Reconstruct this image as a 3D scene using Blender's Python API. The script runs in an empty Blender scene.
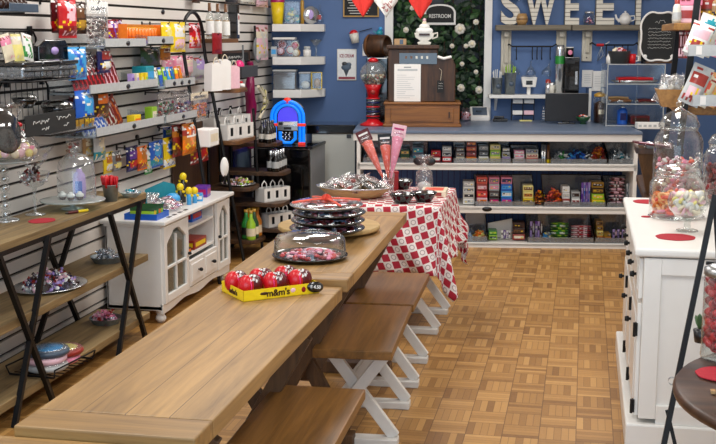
import bpy, math, random
from mathutils import Vector, Matrix
import bmesh
random.seed(7)
SC = bpy.context.scene
COL = SC.collection
PI = math.pi
# ------------------------------------------------------------------ camera
CF, CCX, CCY, CVX, CVY, CH = 1130.0, 358.0, 222.0, 586.0, 36.0, 1.7
TH = math.atan((CCY-CVY)/CF); PS = math.atan((CVX-CCX)*math.cos(TH)/CF)
FW = Vector((-math.sin(PS)*math.cos(TH), math.cos(PS)*math.cos(TH), -math.sin(TH)))
RT = Vector((math.cos(PS), math.sin(PS), 0)); UP = RT.cross(FW)
EYE = Vector((0, 0, CH))
cd = bpy.data.cameras.new('camera'); cam = bpy.data.objects.new('camera', cd); COL.objects.link(cam)
cam.matrix_world = Matrix((RT, UP, -FW)).transposed().to_4x4()
cam.location = EYE
cd.sensor_width = 36; cd.lens = CF/716*36; cd.clip_start = .05
SC.camera = cam
def ray(x, y): return FW + RT*((x-CCX)/CF) - UP*((y-CCY)/CF)
def atZ(x, y, z): r = ray(x, y); return EYE + r*((z-CH)/r.z)
def atX(x, y, X): r = ray(x, y); return EYE + r*(X/r.x)
def atY(x, y, Y): r = ray(x, y); return EYE + r*(Y/r.y)
WX = -2.8                                  # slatted wall plane
B0 = Vector((WX, 10.05, 0)); BA = math.radians(8)
BE = Vector((math.cos(BA), math.sin(BA), 0)); BN = Vector((math.sin(BA), -math.cos(BA), 0))
def atB(x, y, o):                          # on the plane o metres in front of the blue wall
    r = ray(x, y); t = (B0.dot(BN)+o-EYE.dot(BN))/r.dot(BN); return EYE + r*t
def bpt(u, o, z): return B0 + BE*u + BN*o + Vector((0, 0, z))
def bu(p): return (p-B0).dot(BE)
def brect(x0, y0, x1, y1, o):              # centre, width, height on that plane
    a = atB(x0, (y0+y1)/2, o); b = atB(x1, (y0+y1)/2, o); xm = (x0+x1)/2
    zt = atB(xm, y0, o).z; zb = atB(xm, y1, o).z
    return (a+b)/2, (b-a).length, zt-zb, zb
def wrect(x0, y0, x1, y1, off):            # the same on the slatted wall
    X = WX+off; a = atX(x0, (y0+y1)/2, X).y; b = atX(x1, (y0+y1)/2, X).y; xm = (x0+x1)/2
    zt = atX(xm, y0, X).z; zb = atX(xm, y1, X).z
    return Vector((X, (a+b)/2, (zt+zb)/2)), b-a, zt-zb, zb
# ------------------------------------------------------------------ materials
def hx(s):
    v = [int(s[i:i+2], 16)/255 for i in (0, 2, 4)]
    return tuple((c/12.92 if c <= .04045 else ((c+.055)/1.055)**2.4) for c in v)
def newmat(n):
    m = bpy.data.materials.new(n); m.use_nodes = True; nt = m.node_tree
    return m, nt, nt.nodes['Principled BSDF']
def plain(n, col, rough=.5, metal=0, var=.12, scale=30, bump=0, coat=0):
    m, nt, b = newmat(n); c = hx(col)
    no = nt.nodes.new('ShaderNodeTexNoise'); no.inputs['Scale'].default_value = scale; no.inputs['Detail'].default_value = 3
    tc = nt.nodes.new('ShaderNodeTexCoord'); nt.links.new(tc.outputs['Object'], no.inputs['Vector'])
    mx = nt.nodes.new('ShaderNodeMix'); mx.data_type = 'RGBA'
    mx.inputs[6].default_value = (*[k*(1-var) for k in c], 1); mx.inputs[7].default_value = (*[min(1, k*(1+var)) for k in c], 1)
    nt.links.new(no.outputs['Fac'], mx.inputs[0]); nt.links.new(mx.outputs[2], b.inputs['Base Color'])
    b.inputs['Roughness'].default_value = rough; b.inputs['Metallic'].default_value = metal
    if coat: b.inputs['Coat Weight'].default_value = coat
    if bump:
        bp = nt.nodes.new('ShaderNodeBump'); bp.inputs['Strength'].default_value = bump; bp.inputs['Distance'].default_value = .01
        nt.links.new(no.outputs['Fac'], bp.inputs['Height']); nt.links.new(bp.outputs[0], b.inputs['Normal'])
    return m
def wood(n, dark, light, axis='Y', scale=9, stretch=.07, rough=.5, plank=0, pax=0):
    m, nt, b = newmat(n); N = nt.nodes.new; L = nt.links.new
    tc = N('ShaderNodeTexCoord'); mp = N('ShaderNodeMapping'); L(tc.outputs['Object'], mp.inputs[0])
    s = [1, 1, 1]; s['XYZ'.index(axis)] = stretch; mp.inputs['Scale'].default_value = s
    a = N('ShaderNodeTexNoise'); a.inputs['Scale'].default_value = scale*3; a.inputs['Detail'].default_value = 8; a.inputs['Roughness'].default_value = .65; a.inputs['Distortion'].default_value = .6
    L(mp.outputs[0], a.inputs['Vector'])
    cr = N('ShaderNodeValToRGB'); cr.color_ramp.elements[0].position = .32; cr.color_ramp.elements[1].position = .68
    cr.color_ramp.elements[0].color = (*hx(dark), 1); cr.color_ramp.elements[1].color = (*hx(light), 1)
    L(a.outputs['Fac'], cr.inputs[0]); out = cr.outputs[0]
    if plank:
        sp = N('ShaderNodeSeparateXYZ'); L(tc.outputs['Object'], sp.inputs[0])
        d = N('ShaderNodeMath'); d.operation = 'DIVIDE'; d.inputs[1].default_value = plank; L(sp.outputs[pax], d.inputs[0])
        fl = N('ShaderNodeMath'); fl.operation = 'FLOOR'; L(d.outputs[0], fl.inputs[0])
        wn = N('ShaderNodeTexWhiteNoise'); wn.noise_dimensions = '1D'; L(fl.outputs[0], wn.inputs['W'])
        mr = N('ShaderNodeMapRange'); mr.inputs[3].default_value = .9; mr.inputs[4].default_value = 1.06; L(wn.outputs[0], mr.inputs[0])
        hs = N('ShaderNodeHueSaturation'); L(mr.outputs[0], hs.inputs['Value']); L(out, hs.inputs['Color'])
        fr = N('ShaderNodeMath'); fr.operation = 'FRACT'; L(d.outputs[0], fr.inputs[0])
        gt = N('ShaderNodeMath'); gt.operation = 'LESS_THAN'; gt.inputs[1].default_value = .03; L(fr.outputs[0], gt.inputs[0])
        mx = N('ShaderNodeMix'); mx.data_type = 'RGBA'; L(gt.outputs[0], mx.inputs[0]); L(hs.outputs[0], mx.inputs[6]); mx.inputs[7].default_value = (*[k*.8 for k in hx(dark)], 1)
        out = mx.outputs[2]
    L(out, b.inputs['Base Color']); b.inputs['Roughness'].default_value = rough
    bp = N('ShaderNodeBump'); bp.inputs['Strength'].default_value = .15; bp.inputs['Distance'].default_value = .004
    L(a.outputs['Fac'], bp.inputs['Height']); L(bp.outputs[0], b.inputs['Normal'])
    return m
def clear(n, tint='ffffff', refl=.5, base=.06, bump=0, scale=40, body=0):
    m = bpy.data.materials.new(n); m.use_nodes = True; nt = m.node_tree; nt.nodes.clear(); N = nt.nodes.new; L = nt.links.new
    o = N('ShaderNodeOutputMaterial'); mx = N('ShaderNodeMixShader'); t = N('ShaderNodeBsdfTransparent'); g = N('ShaderNodeBsdfGlossy')
    t.inputs[0].default_value = (*hx(tint), 1); g.inputs['Roughness'].default_value = .08; g.inputs[0].default_value = (1, 1, 1, 1)
    lw = N('ShaderNodeLayerWeight'); lw.inputs[0].default_value = .5
    pw = N('ShaderNodeMath'); pw.operation = 'POWER'; pw.inputs[1].default_value = 2.1; L(lw.outputs['Facing'], pw.inputs[0])
    mr = N('ShaderNodeMapRange'); mr.inputs[3].default_value = base; mr.inputs[4].default_value = refl; L(pw.outputs[0], mr.inputs[0])
    L(mr.outputs[0], mx.inputs[0]); L(t.outputs[0], mx.inputs[1]); L(g.outputs[0], mx.inputs[2])
    if bump:
        no = N('ShaderNodeTexNoise'); no.inputs['Scale'].default_value = scale; bp = N('ShaderNodeBump'); bp.inputs['Strength'].default_value = bump; bp.inputs['Distance'].default_value = .02
        tc = N('ShaderNodeTexCoord'); L(tc.outputs['Object'], no.inputs['Vector']); L(no.outputs[0], bp.inputs['Height']); L(bp.outputs[0], g.inputs['Normal']); L(bp.outputs[0], lw.inputs['Normal'])
    sh = mx.outputs[0]
    if body:
        d = N('ShaderNodeBsdfDiffuse'); d.inputs[0].default_value = (.8, .82, .84, 1); m2 = N('ShaderNodeMixShader'); m2.inputs[0].default_value = body
        L(sh, m2.inputs[1]); L(d.outputs[0], m2.inputs[2]); sh = m2.outputs[0]
    L(sh, o.inputs[0]); return m
def emis(n, col, s):
    m, nt, b = newmat(n); b.inputs['Base Color'].default_value = (*hx(col), 1); b.inputs['Emission Color'].default_value = (*hx(col), 1); b.inputs['Emission Strength'].default_value = s
    no = nt.nodes.new('ShaderNodeTexNoise'); no.inputs['Scale'].default_value = 20; mr = nt.nodes.new('ShaderNodeMapRange'); mr.inputs[3].default_value = .3; mr.inputs[4].default_value = .4
    nt.links.new(no.outputs[0], mr.inputs[0]); nt.links.new(mr.outputs[0], b.inputs['Roughness']); return m
PAL = dict(red='c8141f', deepred='8e1018', brick='a0342c', maroon='5c1418', pink='ee8fae', palepink='f2c4cf', coral='f0644e', orange='f07a1a', amber='c87a22', yellow='f6d21c', paleyellow='f2e48a', lime='9ac832', green='2f8f3c', darkgreen='1f4a2a', teal='1f8fa0', sky='3fa2e0', blue='1f5fc4', navy='161c5a', purple='6a35a0', lilac='b39ad6', magenta='b01460', white='eeeeea', cream='ece0c4', offwhite='dcd8cc', lightgrey='b9bcbc', grey='7e8284', darkgrey='3c3e40', charcoal='1d1d20', black='0c0c0d', choc='3a1d12', brown='6b4423', tan='b08a58', gold='b68a2e', peach='f5b070', hotpink='e8327e', slate='4a5a6c', wine='5c0a16')
MC = {}
def M(n):
    if n in MC: return MC[n]
    m = plain(n, PAL[n], .3, 0, .16, 45, .08); MC[n] = m; return m
MC['table_oak'] = wood('table_oak', '806037', 'b58c54', 'Y', 8, .06, .45, .118, 0)
MC['table_end'] = wood('table_end', '7a5a32', 'ac844c', 'X', 8, .06, .45)
MC['bench_oak'] = wood('bench_oak', '5c3e1b', '926630', 'Y', 8, .06, .38)
MC['base_brown'] = wood('base_brown', '3f2a17', '6a4a2a', 'Z', 9, .1, .55)
MC['rustic'] = wood('rustic', '5c4a31', 'a0875c', 'Y', 8, .06, .5)
MC['darkwood'] = wood('darkwood', '26150a', '56361c', 'Z', 9, .1, .45)
MC['redwood'] = wood('redwood', '6b3d16', '9c6428', 'X', 9, .07, .4)
MC['roundwood'] = wood('roundwood', '2a1a12', '523626', 'X', 7, .07, .35)
MC['palewood'] = wood('palewood', 'a5854f', 'd0b07a', 'X', 9, .08, .5)
MC['greyplank'] = wood('greyplank', '5a5448', '948a78', 'X', 10, .06, .8)
MC['chippy'] = wood('chippy', 'b0a894', 'dcd8cc', 'Z', 14, .12, .7)
MC['shelfwood'] = wood('shelfwood', '4a2f1a', '85592f', 'Y', 9, .08, .5)
MC['paint'] = plain('paint', 'e9e7e2', .35, 0, .03, 12, .03)
MC['worn'] = plain('worn', 'dcd8d2', .5, 0, .08, 25, .1)
MC['bluewall'] = plain('bluewall', '53709f', .6, 0, .04, 5, .04)
MC['beadblue'] = plain('beadblue', '2f4a80', .5, 0, .15, 60)
MC['counterblue'] = plain('counterblue', '66748a', .35, 0, .08, 40)
MC['slat'] = plain('slat', 'e2ddd6', .4, 0, .03, 8, .02)
MC['groove'] = plain('groove', '17120f', .7)
MC['iron'] = plain('iron', '101012', .45, .3, .2, 60)
MC['gloss'] = plain('gloss', '08080a', .12, 0, .1, 20, 0, .6)
MC['steel'] = plain('steel', 'b4b7b8', .28, .9, .08, 60)
MC['galv'] = plain('galv', '8f979b', .4, .8, .25, 45)
MC['silver'] = plain('silver', 'd5d8da', .2, .85, .06, 60)
MC['foil'] = plain('foil', 'd0d0d4', .22, .8, .2, 70, .6)
MC['paper'] = plain('paper', 'f0eeea', .7, 0, .03, 20)
MC['felt'] = plain('felt', 'a81c2c', .9, 0, .2, 180, .3)
MC['slateboard'] = plain('slateboard', '1c1e1f', .75, 0, .3, 12)
MC['chalk'] = plain('chalk', 'd8d8d4', .9, 0, .15, 80)
MC['leaf'] = plain('leaf', '3a5a32', .5, 0, .45, 18)
MC['leafdark'] = plain('leafdark', '1d3322', .5, 0, .4, 18)
MC['stemwood'] = plain('stemwood', '3a2c1e', .8, 0, .3, 50)
MC['cabinetgrey'] = plain('cabinetgrey', 'c4c6be', .4, 0, .03, 10)
MC['fridgegrey'] = plain('fridgegrey', '8c8e92', .4, .0, .1, 12)
MC['clear'] = clear('clear', 'f8fafa', .6, .05)
MC['jarglass'] = clear('jarglass', 'f2f5f4', .95, .05, .1, 14, .02)
MC['film'] = clear('film', 'fafafa', .6, .12, .9, 30, .03)
MC['acrylic'] = clear('acrylic', 'eef2f4', .5, .05, 0, 1, .04)
MC['smoke'] = clear('smoke', 'c4c8cc', .5, .10, 0, 1, .12)
MC['paneglass'] = clear('paneglass', 'c8cec6', .4, .06, 0, 1, .05)
MC['greenglass'] = clear('greenglass', 'd2e2da', .7, .1, 0, 1, .28)
MC['domeglass'] = clear('domeglass', 'f2f5f4', .9, .07, .15, 12, .09)
MC['neonblue'] = emis('neonblue', '0678ea', .75)
MC['neonpurple'] = emis('neonpurple', '4a40e0', .6)
MC['neonred'] = emis('neonred', 'e83020', .35)
# ------------------------------------------------------------------ mesh builder
class MB:
    def __init__(s): s.v = []; s.f = []; s.m = []; s.sm = []; s.mats = []
    def mi(s, m):
        if m not in s.mats: s.mats.append(m)
        return s.mats.index(m)
    def add(s, vs, fs, m, smooth=False, X=None):
        o = len(s.v)
        s.v += [tuple(X @ Vector(p)) if X is not None else tuple(p) for p in vs]
        for k, q in enumerate(fs):
            s.f.append([i+o for i in q]); s.m.append(s.mi(m[k] if isinstance(m, list) else m)); s.sm.append(smooth)
        return s
    def box(s, c, d, m, X=None):
        x, y, z = c; a, b, e = d[0]/2, d[1]/2, d[2]/2
        vs = [(x+i*a, y+j*b, z+k*e) for i in (-1, 1) for j in (-1, 1) for k in (-1, 1)]
        return s.add(vs, [(0, 1, 3, 2), (4, 6, 7, 5), (0, 4, 5, 1), (2, 3, 7, 6), (0, 2, 6, 4), (1, 5, 7, 3)], m, False, X)
    def bar(s, p, q, w, t, m, up=(0, 0, 1)):
        p = Vector(p); q = Vector(q); d = q-p; L = d.length; d.normalize(); u = Vector(up); r = d.cross(u)
        if r.length < 1e-4: r = d.cross(Vector((0, 1, 0)))
        r.normalize(); u = r.cross(d)
        X = Matrix(((r.x, d.x, u.x, (p.x+q.x)/2), (r.y, d.y, u.y, (p.y+q.y)/2), (r.z, d.z, u.z, (p.z+q.z)/2), (0, 0, 0, 1)))
        return s.box((0, 0, 0), (w, L, t), m, X)
    def tube(s, pts, r, m, n=8, closed=False):
        pts = [Vector(p) for p in pts]; rings = []; L = len(pts); vs = []
        pr = None
        for i, p in enumerate(pts):
            a = pts[i-1] if i or closed else p; b = pts[(i+1) % L] if i < L-1 or closed else p
            t = (b-a).normalized()
            if pr is None:
                pr = t.cross(Vector((0, 0, 1)))
                if pr.length < .1: pr = t.cross(Vector((1, 0, 0)))
            pr = (pr - t*pr.dot(t)).normalized(); w = t.cross(pr)
            rr = r[i] if isinstance(r, (list, tuple)) else r
            vs += [p+pr*(rr*math.cos(k*2*PI/n))+w*(rr*math.sin(k*2*PI/n)) for k in range(n)]
        fs = []
        for i in range(L if closed else L-1):
            j = (i+1) % L
            fs += [(i*n+k, i*n+(k+1) % n, j*n+(k+1) % n, j*n+k) for k in range(n)]
        s.add(vs, fs, m, True)
        if not closed:
            s.add(vs[:n], [tuple(range(n-1, -1, -1))], m); s.add(vs[-n:], [tuple(range(n))], m)
        return s
    def lathe(s, prof, m, n=28, c=(0, 0, 0), X=None, sx=1, sy=1):
        vs = []; fs = []; ms = []
        for r, z in prof: vs += [(c[0]+sx*r*math.cos(k*2*PI/n), c[1]+sy*r*math.sin(k*2*PI/n), c[2]+z) for k in range(n)]
        for i in range(len(prof)-1):
            for k in range(n):
                fs.append((i*n+k, i*n+(k+1) % n, (i+1)*n+(k+1) % n, (i+1)*n+k)); ms.append(m[i] if isinstance(m, list) else m)
        return s.add(vs, fs, ms, True, X)
    def ball(s, c, r, m, nu=12, nv=8, X=None):
        if not isinstance(r, (tuple, list)): r = (r, r, r)
        vs = [(c[0], c[1], c[2]-r[2])]; fs = []
        for j in range(1, nv):
            t = -PI/2+PI*j/nv
            vs += [(c[0]+r[0]*math.cos(t)*math.cos(k*2*PI/nu), c[1]+r[1]*math.cos(t)*math.sin(k*2*PI/nu), c[2]+r[2]*math.sin(t)) for k in range(nu)]
        vs.append((c[0], c[1], c[2]+r[2])); e = len(vs)-1
        fs += [(0, 1+(k+1) % nu, 1+k) for k in range(nu)]
        for j in range(nv-2):
            o = 1+j*nu; fs += [(o+k, o+(k+1) % nu, o+nu+(k+1) % nu, o+nu+k) for k in range(nu)]
        o = 1+(nv-2)*nu; fs += [(o+k, o+(k+1) % nu, e) for k in range(nu)]
        return s.add(vs, fs, m, True, X)
    def prism(s, poly, t0, t1, m, plane='xz', X=None):        # polygon extruded along the third axis
        def P(a, b, t): return {'xz': (a, t, b), 'xy': (a, b, t), 'yz': (t, a, b)}[plane]
        n = len(poly); vs = [P(a, b, t0) for a, b in poly]+[P(a, b, t1) for a, b in poly]
        fs = [tuple(range(n)), tuple(range(2*n-1, n-1, -1))]+[(i, i+n, (i+1) % n+n, (i+1) % n) for i in range(n)]
        return s.add(vs, fs, m, False, X)
    def pillow(s, w, h, t, fn, nu=12, nv=14, X=None, crimp=.06, jit=.0):   # a sealed bag in the XZ plane, front to -Y
        for sd in (-1, 1):
            vs = []; fs = []; ms = []
            for j in range(nv+1):
                for i in range(nu+1):
                    u = i/nu; v = j/nv; e = min(1, max(0, (min(v, 1-v)-crimp)/.2)) if crimp else min(v, 1-v)*4
                    e = min(1, max(0, e)); b = math.sin(PI*u)**.6*math.sin(e*PI/2)
                    q = jit*math.sin(u*23+v*17)*b
                    vs.append(((u-.5)*w*(1-.06*math.sin(PI*v)), sd*(t/2*b+.001)+q*t, (v-.5)*h))
            for j in range(nv):
                for i in range(nu):
                    a = j*(nu+1)+i; q = (a, a+1, a+nu+2, a+nu+1)
                    fs.append(q if sd < 0 else q[::-1]); ms.append(fn((i+.5)/nu, (j+.5)/nv) if callable(fn) else fn)
            s.add(vs, fs, ms, True, X)
        return s
    def build(s, name, parent=None, bevel=0, seg=2):
        me = bpy.data.meshes.new(name); me.from_pydata(s.v, [], s.f)
        for m in s.mats: me.materials.append(MC[m] if m in MC else M(m))
        me.polygons.foreach_set('material_index', s.m); me.polygons.foreach_set('use_smooth', s.sm); me.update()
        bm = bmesh.new(); bm.from_mesh(me); bmesh.ops.recalc_face_normals(bm, faces=bm.faces); bm.to_mesh(me); bm.free()
        o = bpy.data.objects.new(name, me); COL.objects.link(o)
        if parent: o.parent = parent
        if bevel:
            b = o.modifiers.new('bevel', 'BEVEL'); b.width = bevel; b.segments = seg; b.limit_method = 'ANGLE'; b.harden_normals = False
        return o
    def solo(s, name, label, cat, loc=(0, 0, 0), rz=0, group=None, bevel=0, kind=None):
        o = s.build(name, None, bevel); tag(o, label, cat, group, kind); o.location = loc; o.rotation_euler = (0, 0, rz); return o
def tag(o, label=None, cat=None, group=None, kind=None):
    if label: o['label'] = label
    if cat: o['category'] = cat
    if group: o['group'] = group
    if kind: o['kind'] = kind
def T(name, label, cat, loc=(0, 0, 0), rz=0, group=None):
    o = bpy.data.objects.new(name, None); COL.objects.link(o); o.empty_display_size = .05
    o.location = loc; o.rotation_euler = (0, 0, rz); tag(o, label, cat, group); return o
def dup(o, loc=None, rz=None, label=None, group=None, parent=None):
    c = o.copy(); COL.objects.link(c)
    if parent: c.parent = parent
    if loc is not None: c.location = loc
    if rz is not None: c.rotation_euler = (0, 0, rz)
    if label: c['label'] = label
    if group: c['group'] = group
    for ch in [k for k in bpy.data.objects if k.parent == o]: dup(ch, parent=c)
    return c
def struct(mb, name, bevel=0):
    o = mb.build(name, None, bevel); o['kind'] = 'structure'; return o
def text(parent, s, size, m, loc, rot=(PI/2, 0, 0), depth=.001, name='lettering', sx=1, align='CENTER', bold=0):
    cu = bpy.data.curves.new('t', 'FONT'); cu.body = s; cu.size = size; cu.extrude = depth; cu.align_x = align; cu.align_y = 'CENTER'; cu.offset = bold
    t = bpy.data.objects.new('t', cu); COL.objects.link(t)
    dg = bpy.context.evaluated_depsgraph_get(); me = bpy.data.meshes.new_from_object(t.evaluated_get(dg))
    bpy.data.objects.remove(t); me.materials.clear(); me.materials.append(MC[m] if m in MC else M(m))
    o = bpy.data.objects.new(name, me); COL.objects.link(o); o.parent = parent
    o.location = loc; o.rotation_euler = rot; o.scale = (sx, 1, 1); return o
def rotm(rx=0, ry=0, rz=0, loc=(0, 0, 0)):
    return Matrix.Translation(loc) @ Matrix.Rotation(rz, 4, 'Z') @ Matrix.Rotation(ry, 4, 'Y') @ Matrix.Rotation(rx, 4, 'X')
def scribble(mb, x0, x1, z, y, m, h=.006, r=.0008, seed=0):   # a line of handwriting too small to read
    rg = random.Random(seed); x = x0; pts = []
    while x < x1: pts.append((x, y, z+rg.uniform(-h, h)/2)); x += h*.45
    if len(pts) > 1: mb.tube(pts, r, m, 4)
# ------------------------------------------------------------------ setting
def floor_mat():
    m, nt, b = newmat('parquet'); N = nt.nodes.new; L = nt.links.new
    def ma(op, a, c=None, cl=False):
        k = N('ShaderNodeMath'); k.operation = op
        for i, q in ((0, a), (1, c)):
            if q is None: continue
            if isinstance(q, (int, float)): k.inputs[i].default_value = q
            else: L(q, k.inputs[i])
        return k.outputs[0]
    g = N('ShaderNodeNewGeometry'); sp = N('ShaderNodeSeparateXYZ'); L(g.outputs['Position'], sp.inputs[0])
    t = .157
    u = ma('DIVIDE', ma('ADD', sp.outputs[0], 10*t-.012), t); v = ma('DIVIDE', ma('ADD', sp.outputs[1], .03), t)
    cu, cv = ma('FLOOR', u), ma('FLOOR', v); fu, fv = ma('FRACT', u), ma('FRACT', v)
    par = ma('MODULO', ma('ADD', cu, cv), 2)
    co = ma('ADD', ma('MULTIPLY', fu, par), ma('MULTIPLY', fv, ma('SUBTRACT', 1, par)))
    c5 = ma('MULTIPLY', co, 5); si = ma('FLOOR', c5); fs = ma('FRACT', c5)
    cb = N('ShaderNodeCombineXYZ'); L(cu, cb.inputs[0]); L(cv, cb.inputs[1]); L(si, cb.inputs[2])
    wn = N('ShaderNodeTexWhiteNoise'); wn.noise_dimensions = '3D'; L(cb.outputs[0], wn.inputs['Vector'])
    cb2 = N('ShaderNodeCombineXYZ'); L(cu, cb2.inputs[0]); L(cv, cb2.inputs[1])
    wn2 = N('ShaderNodeTexWhiteNoise'); wn2.noise_dimensions = '3D'; L(cb2.outputs[0], wn2.inputs['Vector'])
    gr = N('ShaderNodeTexNoise'); gr.inputs['Scale'].default_value = 60; gr.inputs['Detail'].default_value = 4; L(g.outputs['Position'], gr.inputs['Vector'])
    f = ma('ADD', ma('ADD', ma('MULTIPLY', wn.outputs[0], .62), ma('MULTIPLY', wn2.outputs[0], .18)), ma('MULTIPLY', gr.outputs['Fac'], .2))
    cr = N('ShaderNodeValToRGB'); e = cr.color_ramp.elements
    e[0].position = .08; e[0].color = (*hx('82592a'), 1); e[1].position = .95; e[1].color = (*hx('c6985a'), 1)
    k = e.new(.35); k.color = (*hx('a0743c'), 1); k = e.new(.65); k.color = (*hx('b4864a'), 1); L(f, cr.inputs[0])
    def edge(x, w): return ma('LESS_THAN', ma('MINIMUM', x, ma('SUBTRACT', 1, x)), w)
    ln = ma('MAXIMUM', ma('MULTIPLY', edge(fs, .05), .45), ma('MULTIPLY', ma('MAXIMUM', edge(fu, .012), edge(fv, .012)), .75))
    mx = N('ShaderNodeMix'); mx.data_type = 'RGBA'; L(ln, mx.inputs[0]); L(cr.outputs[0], mx.inputs[6]); mx.inputs[7].default_value = (*hx('5a3814'), 1)
    L(mx.outputs[2], b.inputs['Base Color']); b.inputs['Roughness'].default_value = .42
    return m
MC['parquet'] = floor_mat()
struct(MB().box((-.5, 5.5, -.03), (5.4, 12.4, .06), 'parquet'), 'floor')
struct(MB().box((-.5, 5.5, 2.93), (5.4, 12.4, .06), 'paint'), 'ceiling')
# slatted wall: boards with dark grooves between
mb = MB(); mb.box((WX-.03, 5.0, 1.45), (.03, 10.2, 2.9), 'groove')
z = 1.806-23*.0762
while z < 2.9:
    z0 = max(0, z+.0075); z1 = min(2.9, z+.0762-.0075)
    if z1 > z0: mb.box((WX-.0075, 5.0, (z0+z1)/2), (.015, 10.2, z1-z0), 'slat')
    z += .0762
struct(mb, 'wall_left')
# blue wall with the doorway behind the till
U0 = bu(atB(393, 60, 0)); U1 = bu(atB(484, 60, 0))
def bbox(mb, u0, u1, o0, o1, z0, z1, m):
    p = bpt((u0+u1)/2, (o0+o1)/2, (z0+z1)/2); mb.box((0, 0, 0), (u1-u0, abs(o1-o0), z1-z0), m, Matrix.Translation(p) @ Matrix.Rotation(BA, 4, 'Z')); return mb
mb = MB(); bbox(mb, -.05, U0, -.1, 0, 0, 2.9, 'bluewall'); bbox(mb, U1, 4.6, -.1, 0, 0, 2.9, 'bluewall'); bbox(mb, U0, U1, -.1, 0, 2.35, 2.9, 'bluewall')
struct(mb, 'wall_back')
mb = MB(); bbox(mb, U0-.075, U0, -.05, .025, 0, 2.35, 'paint'); bbox(mb, U1, U1+.065, -.05, .025, 0, 2.35, 'paint'); bbox(mb, U0-.075, U1+.065, -.05, .025, 2.35, 2.44, 'paint')
struct(mb, 'door_1')
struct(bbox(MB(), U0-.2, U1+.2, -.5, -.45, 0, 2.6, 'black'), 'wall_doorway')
# right wall, slatted too, beyond the rack
mb = MB(); mb.box((1.33, 5.2, 1.45), (.03, 11.2, 2.9), 'groove'); z = 1.806-23*.0762
while z < 2.9:
    z0 = max(0, z+.0075); z1 = min(2.9, z+.0762-.0075)
    if z1 > z0: mb.box((1.3075, 5.2, (z0+z1)/2), (.015, 11.2, z1-z0), 'slat')
    z += .0762
struct(mb, 'wall_right')
struct(MB().box((WX+.006, 6.3, .05), (.012, 7.4, .1), 'groove'), 'baseboard_left')
# ------------------------------------------------------------------ light
def area(n, loc, sx, sy, e, col, rot=(0, 0, 0)):
    l = bpy.data.lights.new(n, 'AREA'); l.shape = 'RECTANGLE'; l.size = sx; l.size_y = sy; l.energy = e; l.color = col
    o = bpy.data.objects.new(n, l); COL.objects.link(o); o.location = loc; o.rotation_euler = rot; return o
for i, (x, y) in enumerate(((-1.9, 3.2), (.3, 3.2), (-1.9, 6.0), (.3, 6.0), (-1.7, 8.3), (.2, 8.3))):
    area('ceiling_lamp', (x, y, 2.88), .6, 1.2, 28, (1, .975, .94))
area('shop_window_light', (-.4, -.7, 1.5), 4.2, 2.2, 110, (.62, .8, 1), (PI/2, 0, 0))
w = bpy.data.worlds.new('world'); SC.world = w; w.use_nodes = True
bg = w.node_tree.nodes['Background']; bg.inputs[0].default_value = (.8, .9, 1, 1); bg.inputs[1].default_value = .15
SC.view_settings.view_transform = 'Standard'; SC.view_settings.look = 'None'; SC.view_settings.gamma = 1; SC.view_settings.use_curve_mapping = False
SC.view_settings.exposure = .06
SC.cycles.transparent_max_bounces = 32
# ------------------------------------------------------------------ tables and benches
def disc(mb, c, r, z0, z1, m, n=32, bev=.004):
    return mb.lathe([(.0005, z0), (r-bev, z0), (r, z0+bev), (r, z1-bev), (r-bev, z1), (.0005, z1)], m, n, c)
def make_table(label, x, y0, y1, w, z, rz, th=.05, ends=.13):
    L = y1-y0; t = T('farm_table', label, 'table', (x, (y0+y1)/2, 0), rz, None)
    MB().box((0, 0, z-th/2), (w, L-2*ends-.004, th), 'table_oak').build('table_top', t, .004)
    for s in (-1, 1): MB().box((0, s*(L/2-ends/2), z-th/2), (w, ends, th), 'table_end').build('breadboard_end', t, .005)
    for s in (-1, 1):
        yy = s*(L/2-.32)
        for q in (-1, 1): MB().bar((q*.17, yy+q*.021, .06), (-q*.17, yy+q*.021, z-th-.05), .06, .04, 'base_brown', (0, 1, 0)).build('leg', t, .003)
        MB().box((0, yy, .03), (w*.86, .08, .06), 'base_brown').build('foot_bar', t, .004)
        MB().box((0, yy, z-th-.025), (w*.8, .08, .05), 'base_brown').build('top_rail', t, .004)
    MB().box((0, 0, .3), (.05, L-.7, .07), 'base_brown').build('stretcher', t, .004)
    return t
make_table('long oak farm table in front, carrying the yellow candy display box', -1.11, 2.43, 4.10, .467, .76, .0)
make_table('further oak farm table carrying the stack of party platters, slightly higher', -1.122, 4.108, 5.80, .492, .785, .02)
make_table('oak farm table end at the very bottom left edge of the photo', -1.24, .95, 2.422, .56, .737, .0)
def make_bench(label, x, y0, y1, w, rz=0, f0=.16, f1=.14, z=.45):
    L = y1-y0; t = T('bench', label, 'bench', (x, (y0+y1)/2, 0), rz, None)
    MB().box((0, 0, z-.019), (w, L, .038), 'bench_oak').build('seat', t, .004)
    for yy in (-L/2+f0, L/2-f1):
        for q in (-1, 1): MB().bar((q*.155, yy+q*.0155, .032), (-q*.13, yy+q*.0155, z-.039), .048, .03, 'worn', (0, 1, 0)).build('leg', t, .003)
        MB().box((0, yy, .016), (w+.02, .07, .032), 'worn').build('foot_bar', t, .004)
        MB().box((0, yy, z-.047), (w-.06, .065, .018), 'worn').build('seat_rail', t, .002)
    return t
make_bench('nearest oak bench with white X legs, cut off by the bottom of the photo', -.895, 3.02, 3.83, .335, .02)
make_bench('second oak bench from the front, white X legs fully in view', -.905, 4.32, 5.11, .325, .05)
make_bench('third oak bench from the front, its far end touching the checked cloth', -.93, 5.14, 5.86, .325, .03)
make_bench('farthest oak bench, its white feet showing under the checked cloth', -.945, 6.24, 6.92, .30, 0, .08, .12)
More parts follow.
